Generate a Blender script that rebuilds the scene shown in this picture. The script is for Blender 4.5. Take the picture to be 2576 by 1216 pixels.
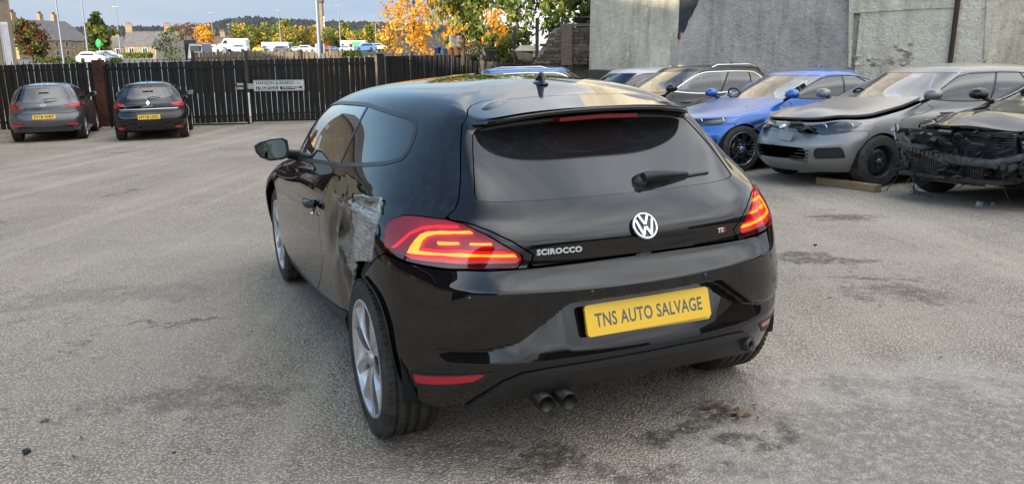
import bpy, bmesh, math, random
import numpy as np
from mathutils import Vector, Matrix
random.seed(7); np.random.seed(7)
R = math.radians
C = bpy.context.scene
COL = C.collection
for o_ in list(bpy.data.objects): bpy.data.objects.remove(o_)

# ---------------------------------------------------------------- camera
CAM_F = 2020.57851/2575.0
PITCH = R(14.1)
CAM_POS = Vector((0, 0, 1.5))
FW = Vector((0, math.cos(PITCH), -math.sin(PITCH))); CR = Vector((1, 0, 0)); CU = CR.cross(FW)
def basis(r, u, f, p): return Matrix(((r.x, u.x, -f.x, p.x), (r.y, u.y, -f.y, p.y), (r.z, u.z, -f.z, p.z), (0, 0, 0, 1)))
cam = bpy.data.cameras.new('camera'); camo = bpy.data.objects.new('camera', cam); COL.objects.link(camo)
CW = basis(CR, CU, FW, CAM_POS); camo.matrix_world = CW
# how the foreground car stands on the sloping yard (its own axes: x ahead, y left, z up)
_y, _t, _r = R(-23.0306080), R(13.2630241), R(-1.31512756)
_fw = Vector((math.cos(_y)*math.cos(_t), math.sin(_y)*math.cos(_t), -math.sin(_t)))
_rt = Vector((math.sin(_y), -math.cos(_y), 0)); _up = _rt.cross(_fw)
CAR_M = CW @ basis(_rt*math.cos(_r)+_up*math.sin(_r), -_rt*math.sin(_r)+_up*math.cos(_r), _fw, Vector((-3.03706746, 1.52983649, 1.50393824))).inverted()
PX = 2575.0
def at(px, py, Z):
    """the point Z metres ahead of the camera on the line of sight through a point of the 2575-wide photograph"""
    return CAM_POS+FW*Z+CR*((px-1287.5)/2020.58*Z)-CU*((py-608)/2020.58*Z)
def gz(x, y):
    """height of the yard and the land beyond"""
    r = math.hypot(x, y-6)
    e = np.interp(y, [5.0, 7, 9.4, 11, 14, 20, 26], [0, .06, .17, .22, .29, .44, .47])
    z = -.0153*y+.0232*x-e
    if y < 0: z = z*max(0, 1+y/30)
    if y > 27:
        k = min(1, (y-27)/15)
        far = np.interp(y, [27, 60, 130, 200, 400, 900], [-1.0, -1.3, -1.8, -3.0, -12, -30])
        z = z*(1-k)+far*k
    if abs(x) > 20 and y < 27: z = z*max(.2, 1-(abs(x)-20)/60)
    return float(z)
def ground_hit(px, py):
    """where the line of sight meets the ground"""
    d = FW+CR*((px-1287.5)/2020.58)-CU*((py-608)/2020.58); t = 2.0
    for _ in range(4000):
        p = CAM_POS+d*t
        if p.z <= gz(p.x, p.y): break
        t *= 1.0015
    return p
cam.sensor_fit = 'HORIZONTAL'; cam.sensor_width = 36; cam.lens = 36*CAM_F
cam.clip_start = .05; cam.clip_end = 9000
C.camera = camo
C.render.resolution_x = 1024; C.render.resolution_y = 483

# ---------------------------------------------------------------- sky, sun, exposure
SUN_EL, SUN_AZ = R(10), R(238)      # direction towards the sun: low, behind the camera, to its left
sun_dir = Vector((math.cos(SUN_EL)*math.cos(SUN_AZ), math.cos(SUN_EL)*math.sin(SUN_AZ), math.sin(SUN_EL)))
world = bpy.data.worlds.new('World'); C.world = world; world.use_nodes = True
nt = world.node_tree; nt.nodes.clear()
def wn(t, **k):
    n = nt.nodes.new(t)
    for a, b in k.items(): setattr(n, a, b)
    return n
wout = wn('ShaderNodeOutputWorld'); bg = wn('ShaderNodeBackground'); bg.inputs['Strength'].default_value = .15
sky = wn('ShaderNodeTexSky', sky_type='NISHITA', sun_disc=False, sun_elevation=SUN_EL, sun_rotation=math.pi/2-SUN_AZ, air_density=1.0, dust_density=.3, ozone_density=1.6)
tc = wn('ShaderNodeTexCoord'); sep = wn('ShaderNodeSeparateXYZ'); nt.links.new(tc.outputs['Generated'], sep.inputs[0])
# flatten the direction so that clouds crowd towards the horizon
zc = wn('ShaderNodeMath', operation='MAXIMUM'); zc.inputs[1].default_value = .0; nt.links.new(sep.outputs['Z'], zc.inputs[0])
za = wn('ShaderNodeMath', operation='ADD'); za.inputs[1].default_value = .16; nt.links.new(zc.outputs[0], za.inputs[0])
dx = wn('ShaderNodeMath', operation='DIVIDE'); nt.links.new(sep.outputs['X'], dx.inputs[0]); nt.links.new(za.outputs[0], dx.inputs[1])
dy = wn('ShaderNodeMath', operation='DIVIDE'); nt.links.new(sep.outputs['Y'], dy.inputs[0]); nt.links.new(za.outputs[0], dy.inputs[1])
cmb = wn('ShaderNodeCombineXYZ'); nt.links.new(dx.outputs[0], cmb.inputs[0]); nt.links.new(dy.outputs[0], cmb.inputs[1])
no = wn('ShaderNodeTexNoise'); no.inputs['Scale'].default_value = .75; no.inputs['Detail'].default_value = 7; no.inputs['Roughness'].default_value = .55; no.inputs['Distortion'].default_value = .3
nt.links.new(cmb.outputs[0], no.inputs['Vector'])
# fewer clouds to the left of the yard, thicker to the right and overhead
bias = wn('ShaderNodeMath', operation='MULTIPLY'); bias.inputs[1].default_value = .5; nt.links.new(sep.outputs['X'], bias.inputs[0])
ad = wn('ShaderNodeMath', operation='ADD'); nt.links.new(no.outputs['Fac'], ad.inputs[0]); nt.links.new(bias.outputs[0], ad.inputs[1])
ramp = wn('ShaderNodeValToRGB'); ramp.color_ramp.elements[0].position = .36; ramp.color_ramp.elements[1].position = .56
nt.links.new(ad.outputs[0], ramp.inputs[0])
no2 = wn('ShaderNodeTexNoise'); no2.inputs['Scale'].default_value = 1.3; no2.inputs['Detail'].default_value = 5
nt.links.new(cmb.outputs[0], no2.inputs['Vector'])
cr2 = wn('ShaderNodeValToRGB'); cr2.color_ramp.elements[0].position = .35; cr2.color_ramp.elements[1].position = .68
CLOUD_K = 1.0
cr2.color_ramp.elements[0].color = (2.9, 3.2, 3.8, 1); cr2.color_ramp.elements[1].color = (7.6, 7.6, 7.5, 1)
nt.links.new(no2.outputs['Fac'], cr2.inputs[0])
# an overcast sky is about three times brighter overhead than at the horizon
zf = wn('ShaderNodeMath', operation='MULTIPLY_ADD'); zf.inputs[1].default_value = .95; zf.inputs[2].default_value = .30; nt.links.new(zc.outputs[0], zf.inputs[0])
vm = wn('ShaderNodeVectorMath', operation='SCALE'); nt.links.new(cr2.outputs[0], vm.inputs[0]); nt.links.new(zf.outputs[0], vm.inputs['Scale'])
skb = wn('ShaderNodeVectorMath', operation='SCALE'); skb.inputs['Scale'].default_value = 1.0; nt.links.new(sky.outputs[0], skb.inputs[0])
mixc = wn('ShaderNodeMix', data_type='RGBA'); nt.links.new(ramp.outputs[0], mixc.inputs[0]); nt.links.new(skb.outputs[0], mixc.inputs[6]); nt.links.new(vm.outputs[0], mixc.inputs[7])
# blue-grey distance just above the horizon
hz_ = wn('ShaderNodeMapRange'); hz_.inputs['From Min'].default_value = .05; hz_.inputs['From Max'].default_value = .26; hz_.inputs['To Min'].default_value = 1.0; hz_.inputs['To Max'].default_value = 0; nt.links.new(sep.outputs['Z'], hz_.inputs['Value'])
no3 = wn('ShaderNodeTexNoise'); no3.inputs['Scale'].default_value = .9; no3.inputs['Detail'].default_value = 4; nt.links.new(cmb.outputs[0], no3.inputs['Vector'])
hcol = wn('ShaderNodeValToRGB'); hcol.color_ramp.elements[0].position = .35; hcol.color_ramp.elements[1].position = .65; hcol.color_ramp.elements[0].color = (1.14, 1.45, 1.86, 1); hcol.color_ramp.elements[1].color = (1.45, 1.60, 1.80, 1)
nt.links.new(no3.outputs['Fac'], hcol.inputs[0])
mixh = wn('ShaderNodeMix', data_type='RGBA'); nt.links.new(hz_.outputs[0], mixh.inputs[0]); nt.links.new(mixc.outputs[2], mixh.inputs[6]); nt.links.new(hcol.outputs[0], mixh.inputs[7])
nt.links.new(mixh.outputs[2], bg.inputs['Color']); nt.links.new(bg.outputs[0], wout.inputs['Surface'])
sl = bpy.data.lights.new('sun', 'SUN'); sl.energy = 3.2; sl.angle = R(.6); sl.color = (1.0, .9, .76)
so = bpy.data.objects.new('sun', sl); COL.objects.link(so); so.rotation_euler = (-sun_dir).to_track_quat('-Z', 'Y').to_euler()
C.view_settings.view_transform = 'Standard'; C.view_settings.look = 'None'; C.view_settings.gamma = 1
C.view_settings.use_curve_mapping = False
C.view_settings.exposure = 1.5
C.render.engine = 'CYCLES'

# ---------------------------------------------------------------- objects
def link(name, me, parent=None, loc=None):
    o = bpy.data.objects.new(name, me); COL.objects.link(o)
    if parent: o.parent = parent
    if loc is not None: o.location = loc
    return o
def tag(o, label=None, cat=None, group=None, kind=None):
    if label: o['label'] = label
    if cat: o['category'] = cat
    if group: o['group'] = group
    if kind: o['kind'] = kind
    return o
def thing(name, label, cat, loc=(0, 0, 0), rz=0, group=None):
    o = link(name, None, loc=loc); o.rotation_euler.z = rz; o.empty_display_size = .2
    return tag(o, label, cat, group)
def copy_tree(o, parent=None):
    c = o.copy(); COL.objects.link(c)
    if parent: c.parent = parent
    for ch in list(o.children): copy_tree(ch, c)
    return c
def from_arrays(name, m, mat, parent=None, flat=False):
    me = bpy.data.meshes.new(name)
    me.from_pydata(m['V'].tolist(), [], m['F'].tolist())
    if mat: me.materials.append(mat)
    if not flat:
        me.polygons.foreach_set('use_smooth', [True]*len(me.polygons))
        me.normals_split_custom_set_from_vertices(m['N'].tolist())
    me.update()
    return link(name, me, parent)
class MB:
    """collects plain solids and links them as one mesh"""
    def __init__(s): s.v = []; s.f = []; s.sm = []
    def add(s, v, f, smooth=False):
        n = len(s.v); s.v += [tuple(p) for p in v]; s.f += [tuple(i+n for i in q) for q in f]; s.sm += [smooth]*len(f); return s
    def box(s, c, d, rz=0, ry=0, rx=0, taper=1.0):
        M = Matrix.Translation(c) @ Matrix.Rotation(rz, 4, 'Z') @ Matrix.Rotation(ry, 4, 'Y') @ Matrix.Rotation(rx, 4, 'X')
        v = []
        for z in (-.5, .5):
            k = 1 if z < 0 else taper
            for x, y in ((-.5, -.5), (.5, -.5), (.5, .5), (-.5, .5)): v.append(M @ Vector((x*d[0]*k, y*d[1]*k, z*d[2])))
        return s.add(v, [(3, 2, 1, 0), (4, 5, 6, 7), (0, 1, 5, 4), (1, 2, 6, 5), (2, 3, 7, 6), (3, 0, 4, 7)])
    def tube(s, pts, rad, n=8, cap=True, smooth=True):
        pts = [Vector(p) for p in pts]; rr = rad if hasattr(rad, '__len__') else [rad]*len(pts)
        ring = []; v = []; up = None
        for i, p in enumerate(pts):
            t = (pts[min(i+1, len(pts)-1)]-pts[max(i-1, 0)]).normalized()
            if up is None: up = Vector((0, 0, 1)) if abs(t.z) < .9 else Vector((1, 0, 0))
            a = t.cross(up).normalized(); b = a.cross(t).normalized(); up = b
            for k in range(n):
                w = 2*math.pi*k/n; v.append(p+(a*math.cos(w)+b*math.sin(w))*rr[i])
        f = []
        for i in range(len(pts)-1):
            for k in range(n):
                f.append((i*n+k, i*n+(k+1) % n, (i+1)*n+(k+1) % n, (i+1)*n+k))
        s.add(v, f, smooth)
        if cap: s.add([v[k] for k in range(n)], [tuple(range(n))]); s.add([v[-n+k] for k in range(n)], [tuple(range(n-1, -1, -1))])
        return s
    def lathe(s, prof, axis_o, axis, n=32, closed=False, smooth=True):
        """prof: (radius, along) pairs"""
        ax = Vector(axis).normalized(); o = Vector(axis_o)
        a = ax.orthogonal().normalized(); b = ax.cross(a)
        v = []
        for r_, h in prof:
            for k in range(n):
                w = 2*math.pi*k/n; v.append(o+ax*h+(a*math.cos(w)+b*math.sin(w))*r_)
        m = len(prof); f = []
        for i in range(m if closed else m-1):
            j = (i+1) % m
            for k in range(n): f.append((i*n+k, j*n+k, j*n+(k+1) % n, i*n+(k+1) % n))
        return s.add(v, f, smooth)
    def prism(s, poly, o, ex, ey, depth):
        """flat polygon in the plane (ex, ey) at o, extruded along ex x ey by depth"""
        o, ex, ey = Vector(o), Vector(ex), Vector(ey); nrm = ex.cross(ey).normalized()
        a = [o+ex*x+ey*y for x, y in poly]; b = [p+nrm*depth for p in a]; n = len(a)
        f = [tuple(range(n-1, -1, -1)), tuple(range(n, 2*n))]+[(i, (i+1) % n, n+(i+1) % n, n+i) for i in range(n)]
        return s.add(a+b, f)
    def build(s, name, mat, parent=None, bevel=0):
        me = bpy.data.meshes.new(name); me.from_pydata([tuple(p) for p in s.v], [], s.f)
        if mat: me.materials.append(mat)
        me.polygons.foreach_set('use_smooth', s.sm)
        me.update()
        o = link(name, me, parent)
        if bevel:
            md = o.modifiers.new('bevel', 'BEVEL'); md.width = bevel; md.segments = 2; md.limit_method = 'ANGLE'; md.angle_limit = R(40)
        return o
# ---------------------------------------------------------------- materials
def mat(name, col=(.5, .5, .5), rough=.5, metal=0, coat=0, spec=.5, emit=None, es=0, alpha=1, trans=0, ior=1.45, coat_r=.03):
    m = bpy.data.materials.new(name); m.use_nodes = True; b = m.node_tree.nodes['Principled BSDF']
    b.inputs['Base Color'].default_value = (*col, 1); b.inputs['Roughness'].default_value = rough; b.inputs['Metallic'].default_value = metal
    b.inputs['Coat Weight'].default_value = coat; b.inputs['Coat Roughness'].default_value = coat_r
    b.inputs['Specular IOR Level'].default_value = spec; b.inputs['IOR'].default_value = ior
    b.inputs['Transmission Weight'].default_value = trans; b.inputs['Alpha'].default_value = alpha
    if emit: b.inputs['Emission Color'].default_value = (*emit, 1); b.inputs['Emission Strength'].default_value = es
    return m
class NT:
    """small node-graph helper"""
    def __init__(s, m): s.t = m.node_tree; s.b = s.t.nodes['Principled BSDF']; s.out = s.t.nodes['Material Output']
    def n(s, ty, ins=None, **k):
        x = s.t.nodes.new(ty)
        for a, b in k.items(): setattr(x, a, b)
        for a, b in (ins or {}).items(): s.put(x.inputs[a], b)
        return x
    def put(s, sock, v):
        if isinstance(v, bpy.types.NodeSocket): s.t.links.new(v, sock)
        elif isinstance(v, (tuple, list)) and len(v) == 3 and sock.type == 'RGBA': sock.default_value = (*v, 1)
        else: sock.default_value = v
    def coord(s, sc=(1, 1, 1), space='Object', rot=(0, 0, 0), loc=(0, 0, 0)):
        c = s.n('ShaderNodeTexCoord') if space in ('Object', 'Generated') else None
        src = c.outputs[space] if c else s.n('ShaderNodeNewGeometry').outputs['Position']
        return s.n('ShaderNodeMapping', {'Vector': src, 'Scale': sc, 'Rotation': rot, 'Location': loc}).outputs[0]
    def noise(s, vec, scale, detail=4, rough=.5, dist=0): return s.n('ShaderNodeTexNoise', {'Vector': vec, 'Scale': scale, 'Detail': detail, 'Roughness': rough, 'Distortion': dist}).outputs['Fac']
    def vor(s, vec, scale, feat='F1', out='Distance'): return s.n('ShaderNodeTexVoronoi', {'Vector': vec, 'Scale': scale}, feature=feat).outputs[out]
    def ramp(s, fac, a, b, ca=(0, 0, 0), cb=(1, 1, 1)):
        r = s.n('ShaderNodeValToRGB', {'Fac': fac}); e = r.color_ramp.elements
        e[0].position = a; e[1].position = b; e[0].color = (*ca, 1); e[1].color = (*cb, 1); return r.outputs[0]
    def mix(s, f, a, b, mode='MIX'):
        x = s.n('ShaderNodeMix', data_type='RGBA', blend_type=mode)
        s.put(x.inputs[0], f); s.put(x.inputs[6], a); s.put(x.inputs[7], b); return x.outputs[2]
    def math(s, op, a, b=0, clamp=False):
        x = s.n('ShaderNodeMath', operation=op, use_clamp=clamp); s.put(x.inputs[0], a); s.put(x.inputs[1], b); return x.outputs[0]
    def madd(s, a, b, c, clamp=False):
        x = s.n('ShaderNodeMath', operation='MULTIPLY_ADD', use_clamp=clamp); s.put(x.inputs[0], a); s.put(x.inputs[1], b); s.put(x.inputs[2], c); return x.outputs[0]
    def bump(s, h, dist=.01, strength=1.0): return s.n('ShaderNodeBump', {'Height': h, 'Distance': dist, 'Strength': strength}).outputs[0]
    def set(s, **k):
        for a, b in k.items(): s.put(s.b.inputs[a.replace('_', ' ')], b)

def paint(name, col, dust=.25, flake=0.0, rough=.35, dcol=(.22, .2, .17), spec=.5, coat=1.0, blur=.10):
    """car paint: base, clear coat, patchy dust and fine water marks"""
    m = mat(name, col, rough, 0, coat, spec); g = NT(m); p = g.coord(space='World')
    n1 = g.noise(p, 2.3, 6, .6); n2 = g.noise(p, 34, 4, .6); sep = g.n('ShaderNodeSeparateXYZ', {0: g.n('ShaderNodeNewGeometry').outputs['Normal']}).outputs['Z']
    up = g.madd(sep, .5, .5); g.b.inputs['Coat IOR'].default_value = 1.62
    f = g.math('MULTIPLY', g.ramp(n1, .35, .75), g.ramp(n2, .35, .7))
    f = g.math('MULTIPLY', g.madd(f, .7, .12), dust)
    f = g.math('MULTIPLY', f, up, True)
    g.set(Base_Color=g.mix(f, col, dcol), Metallic=flake)
    upw = g.math('POWER', g.math('MAXIMUM', sep, 0.0), 5.0)
    g.set(Coat_Roughness=g.madd(upw, blur, g.madd(g.ramp(n1, .3, .8), .04, .012)))
    return m
def grimy(name, col, rough=.6, col2=None, sc=6, bump=.0, metal=0):
    m = mat(name, col, rough, metal); g = NT(m); p = g.coord(space='World')
    n = g.ramp(g.noise(p, sc, 8, .65), .35, .7)
    g.set(Base_Color=g.mix(n, col, col2 or tuple(min(1, c*1.8+.02) for c in col)))
    if bump: g.set(Normal=g.bump(g.noise(p, sc*12, 6, .7), bump, .6))
    return m
def pieces(name, c1, c2):
    m = mat(name, c1, .92, spec=.2); g = NT(m); r = g.n('ShaderNodeObjectInfo').outputs['Random']; p = g.coord(space='World'); n = g.ramp(g.noise(p, 9, 6, .7), .4, .7)
    g.set(Base_Color=g.mix(g.math('MULTIPLY', n, .5), g.mix(r, c1, c2), tuple(q*.35 for q in c1)), Normal=g.bump(g.noise(p, 30, 5), .012, .7)); return m
def tinted(name, tint=(.3, .33, .32), dens=.5, refl=1.0, k=1.7):
    """car glass: a thin pane that mirrors by angle and passes tinted light"""
    m = bpy.data.materials.new(name); m.use_nodes = True; t = m.node_tree; t.nodes.clear()
    out = t.nodes.new('ShaderNodeOutputMaterial'); mx = t.nodes.new('ShaderNodeMixShader'); fr = t.nodes.new('ShaderNodeFresnel'); fr.inputs['IOR'].default_value = 1.55
    gl = t.nodes.new('ShaderNodeBsdfGlossy'); gl.inputs['Roughness'].default_value = .008; gl.inputs['Color'].default_value = (refl, refl, refl, 1)
    tr = t.nodes.new('ShaderNodeBsdfTransparent'); tr.inputs['Color'].default_value = (*[c*(1-dens)for c in tint], 1)
    mul = t.nodes.new('ShaderNodeMath'); mul.operation = 'MULTIPLY_ADD'; mul.inputs[1].default_value = k; mul.inputs[2].default_value = .03; mul.use_clamp = True
    t.links.new(fr.outputs[0], mul.inputs[0]); t.links.new(mul.outputs[0], mx.inputs[0]); t.links.new(tr.outputs[0], mx.inputs[1]); t.links.new(gl.outputs[0], mx.inputs[2]); t.links.new(mx.outputs[0], out.inputs[0])
    return m
M_ = {}
M_['black_paint'] = paint('black_paint', (.003, .003, .004), .08, spec=.0, blur=.05)
M_['trim'] = grimy('black_trim', (.012, .012, .013), .55, (.03, .03, .03), 14)
M_['satin'] = mat('satin_black', (.02, .02, .021), .35)
M_['under'] = mat('underbody', (.004, .004, .004), .9)
M_['gap'] = mat('panel_gap', (.001, .001, .001), .9, spec=0)
M_['privacy'] = tinted('privacy_glass', (.05, .05, .055), .6, 1.0)
M_['rear_glass'] = paint('rear_glass', (.010, .010, .011), .22, spec=0, rough=.1, dcol=(.2, .2, .2))
M_['dark_glass'] = tinted('dark_quarter_glass', (.03, .03, .035), .3, 1.0, 1.25)
M_['clear'] = tinted('clear_glass', (.72, .8, .76), .15)
M_['chrome'] = mat('chrome', (.85, .86, .88), .2, 1)
M_['alloy'] = grimy('alloy', (.70, .70, .72), .30, (.5, .48, .45), 9, metal=.75)
M_['alloy_dark'] = mat('alloy_dark', (.05, .05, .055), .35, .6)
M_['rubber'] = grimy('tyre_rubber', (.018, .018, .018), .75, (.065, .06, .053), 16, .002)
M_['brake'] = grimy('brake_steel', (.25, .22, .2), .45, (.12, .06, .03), 9, metal=.8)
M_['red_lens'] = tinted('red_lens', (.97, .42, .44), .03, 1, .65)
M_['lamp_base'] = mat('lamp_housing', (.26, .008, .018), .3, .1)
M_['lamp_dark'] = mat('lamp_dark', (.06, .003, .006), .3)
M_['lamp_lit'] = mat('lamp_lit', (.9, .3, .02), .4, emit=(1.0, .36, .01), es=1.6)
M_['lamp_red'] = mat('lamp_red', (.8, .02, .06), .4, emit=(1.0, .02, .06), es=.22)
M_['lamp_clear'] = mat('lamp_clear', (.7, .62, .62), .2, .3)
M_['reflector'] = mat('red_reflector', (.50, .015, .03), .25, coat=.6)
M_['yellow'] = mat('plate_yellow', (.85, .52, .015), .3, coat=.6)
M_['white'] = mat('plate_white', (.75, .75, .72), .35, coat=.4)
M_['ink'] = mat('plate_ink', (.012, .012, .015), .4)
M_['grey_ink'] = mat('grey_ink', (.12, .12, .12), .4)
M_['seat'] = mat('seat_cloth', (.03, .03, .033), .85)
M_['white_paint'] = paint('white_paint', (.62, .63, .65), .3)
M_['airbag'] = mat('airbag', (.6, .68, .66), .8)
M_['mirror'] = mat('mirror_glass', (.35, .42, .42), .02, 1)
M_['brakelamp'] = mat('high_brake_lens', (.30, .008, .01), .3, coat=.5)
M_['badge_dark'] = mat('badge_dark', (.05, .05, .055), .25)
M_['lamp_red_off'] = mat('red_letter', (.5, .02, .02), .3)
M_['exhaust'] = grimy('exhaust_steel', (.05, .045, .04), .4, (.02, .018, .016), 30, metal=.8)
M_['sign_white'] = grimy('sign_white', (.62, .64, .62), .45, (.45, .5, .5), 6)
M_['sign_grey'] = mat('sign_edge', (.28, .31, .32), .5)
M_['white_dull'] = mat('dull_white', (.35, .36, .35), .6)
M_['pipe'] = grimy('pipe_brown', (.03, .018, .012), .6, (.06, .035, .02), 6)
M_['brickish'] = pieces('weathered_brick', (.09, .065, .045), (.24, .19, .13))
M_['clad'] = grimy('pale_cladding', (.50, .53, .56), .5, (.42, .45, .48), .5)
M_['wood_plank'] = grimy('sawn_timber', (.20, .13, .06), .8, (.32, .23, .12), 5, .002)
M_['wreck_grey'] = grimy('broken_plastic_grey', (.035, .035, .036), .5, (.13, .13, .13), 12)
M_['lamp_base_far'] = mat('lamp_red_plastic', (.70, .02, .035), .3, coat=.6)
M_['badge_chrome'] = mat('badge_chrome', (.82, .83, .85), .32, .5)
M_['pavement'] = grimy('pale_concrete', (.42, .40, .36), .9, (.52, .49, .43), .8)
M_['sign_green'] = mat('sign_green', (.03, .40, .10), .5)
M_['brown_tile'] = grimy('brown_tile', (.11, .07, .05), .8, (.18, .12, .09), 1.2)
M_['pale_pane'] = grimy('frosted_pane', (.45, .45, .50), .3, (.65, .65, .68), 3)
M_['wreck_dark'] = grimy('broken_black_plastic', (.012, .012, .013), .42, (.045, .045, .045), 12)
M_['lamp_mid'] = mat('lamp_mid', (.42, .015, .03), .3)
# ---------------------------------------------------------------- surface toolkit (numpy)
def bspl_matrix(n, per, creases, mir0, mir1, k=1.0):
    """even/odd evaluation matrices of a piecewise cubic B-spline through n control points.
    creases: indices where the curve is sharp; mir0/mir1: the end is a mirror plane."""
    outs = []
    for par in (1.0, -1.0):
        cr = [0] + sorted(c for c in creases if 0 < c < n-1) + [n-1]
        rows = []; ts = []
        for a, b in zip(cr[:-1], cr[1:]):
            m = b-a+1
            E = np.zeros((m+2, n))
            for i in range(m): E[i+1, a+i] = 1
            if a == 0 and mir0: E[0, 1] = par
            else: E[0] = 2*E[1]-E[2]
            if b == n-1 and mir1: E[m+1, n-2] = par
            else: E[m+1] = 2*E[m]-E[m-1]
            Q = E.copy()
            for i in range(1, m+1):
                Q[i] = E[i]-(E[i-1]-2*E[i]+E[i+1])*k/6
            if a == 0 and mir0: Q[0] = 0; Q[0, :] = Q[2, :]*par
            else: Q[0] = 2*Q[1]-Q[2]
            if b == n-1 and mir1: Q[m+1] = Q[m-1]*par
            else: Q[m+1] = 2*Q[m]-Q[m-1]
            for s in range(m-1):
                p = per[a+s] if hasattr(per, '__len__') else per
                for j in range(p + (1 if (b == n-1 and s == m-2) else 0)):
                    t = j/p
                    w = np.array([(1-t)**3, 3*t**3-6*t*t+4, -3*t**3+3*t*t+3*t+1, t**3])/6
                    rows.append(w@Q[s:s+4]); ts.append(a+s+t)
        outs.append(np.array(rows))
    return outs[0], outs[1], np.array(ts)

class Surf:
    """half of a car skin: rings (low to high) x stations (rear centre -> side -> front centre)"""
    def __init__(self, P, peru=10, perv=8, cru=(), crv=(), k=1.0):
        P = np.array(P, float); self.P = P
        nr, ns = P.shape[:2]; self.nr = nr; self.ns = ns
        Ue, Uo, tu = bspl_matrix(ns, peru, cru, True, True, k)
        Ve, Vo, tv = bspl_matrix(nr, perv, crv, False, True, k)
        X = Ve@P[:, :, 0]@Ue.T; Z = Ve@P[:, :, 2]@Ue.T; Y = Vo@P[:, :, 1]@Uo.T
        Y[:, 0] = 0; Y[:, -1] = 0; Y[-1, :] = 0
        self.G = np.stack([X, Y, Z], -1); self.tu = tu; self.tv = tv
        self.make_normals()
    def make_normals(self):
        G = self.G
        M = np.array([1, -1, 1.0])
        left = G[:, 1:2]*M; right = G[:, -2:-1]*M
        H = np.concatenate([left, G, right], 1)
        du = H[:, 2:]-H[:, :-2]
        top = G[-2:-1]*M
        K = np.concatenate([2*G[:1]-G[1:2], G, top], 0)
        dv = K[2:]-K[:-2]
        N = np.cross(dv, du)
        L = np.linalg.norm(N, axis=-1, keepdims=True)
        bad = L[..., 0] < 1e-9
        N = N/np.maximum(L, 1e-12); N[bad] = (0, 0, 1)
        self.N = N
    def displace(self, D):
        self.G = self.G+D; self.make_normals()
    def ev(self, uv):
        """position at (u, v) by bilinear lookup"""
        uv = np.atleast_2d(np.array(uv, float))
        iu = np.interp(np.clip(uv[:, 0], 0, self.ns-1), self.tu, np.arange(len(self.tu)))
        iv = np.interp(np.clip(uv[:, 1], 0, self.nr-1), self.tv, np.arange(len(self.tv)))
        a = np.minimum(iu.astype(int), len(self.tu)-2); b = np.minimum(iv.astype(int), len(self.tv)-2)
        fu = (iu-a)[:, None]; fv = (iv-b)[:, None]
        def bl(A): return (A[b, a]*(1-fu)+A[b, a+1]*fu)*(1-fv)+(A[b+1, a]*(1-fu)+A[b+1, a+1]*fu)*fv
        n = bl(self.N); n /= np.linalg.norm(n, axis=1, keepdims=True)
        return bl(self.G), n
    def mesh(self):
        nv, nu = self.G.shape[:2]
        idx = np.arange(nv*nu).reshape(nv, nu)
        a = idx[:-1, :-1].ravel(); b = idx[:-1, 1:].ravel(); c = idx[1:, 1:].ravel(); d = idx[1:, :-1].ravel()
        F = np.concatenate([np.stack([a, d, c], 1), np.stack([a, c, b], 1)])
        UU, VV = np.meshgrid(self.tu, self.tv)
        return dict(V=self.G.reshape(-1, 3).copy(), N=self.N.reshape(-1, 3).copy(),
                    D=np.stack([UU.ravel(), VV.ravel()], 1), F=F, names=['u', 'v'])

def smooth_poly(pts, closed=True, n=6, sharp=()):
    """Catmull-Rom rounding of a polyline in uv"""
    p = np.array(pts, float); m = len(p); out = []
    rng = range(m) if closed else range(m-1)
    for i in rng:
        p0 = p[(i-1) % m] if (closed or i > 0) else p[i]
        p1 = p[i]; p2 = p[(i+1) % m]
        p3 = p[(i+2) % m] if (closed or i+2 < m) else p2
        if i in sharp: p0 = p1-(p2-p1)*.3
        if (i+1) % m in sharp: p3 = p2+(p2-p1)*.3
        for j in range(n):
            t = j/n
            out.append(.5*((2*p1)+(-p0+p2)*t+(2*p0-5*p1+4*p2-p3)*t*t+(-p0+3*p1-3*p2+p3)*t**3))
    if not closed: out.append(p[-1])
    return np.array(out)

def in_poly(q, poly):
    x, y = q[:, 0], q[:, 1]; inside = np.zeros(len(q), bool)
    j = len(poly)-1
    for i in range(len(poly)):
        xi, yi = poly[i]; xj, yj = poly[j]
        if yi != yj:
            c = ((yi > y) != (yj > y)) & (x < (xj-xi)*(y-yi)/(yj-yi)+xi)
            inside ^= c
        j = i
    return inside

def add_sdf(m, surf, name, poly, closed=True):
    """signed distance in metres to a closed uv polygon: negative inside"""
    poly = np.array(poly, float)
    seg = []
    m_ = len(poly)
    for i in range(m_):
        a = poly[i]; b = poly[(i+1) % m_]
        k = max(1, int(np.ceil(max(abs(a-b))/.12)))
        for j in range(k): seg.append(a+(b-a)*j/k)
    q = np.array(seg)
    P, _ = surf.ev(q)
    ns, nr = surf.ns-1, surf.nr-1
    out = (q[:, 0] < -1e-6) | (q[:, 0] > ns+1e-6) | (q[:, 1] < -1e-6) | (q[:, 1] > nr+1e-6)
    A = P; B = np.roll(P, -1, 0)
    bad = out | np.roll(out, -1)
    A = A[~bad]; B = B[~bad]
    V = m['V']; best = np.full(len(V), 9.0)
    for s in range(0, len(A)):
        ab = B[s]-A[s]; L = ab@ab
        if L < 1e-12: continue
        w = V-A[s]
        t = np.clip((w@ab)/L, 0, 1)
        d = w-t[:, None]*ab
        best = np.minimum(best, np.einsum('ij,ij->i', d, d))
    d = np.sqrt(best)
    ins = in_poly(m['D'][:, :2], poly)
    d = np.where(ins, -d, d)
    m['D'] = np.concatenate([m['D'], d[:, None]], 1); m['names'] = m['names']+[name]

def add_field(m, name, d):
    m['D'] = np.concatenate([m['D'], d[:, None]], 1); m['names'] = m['names']+[name]

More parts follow.
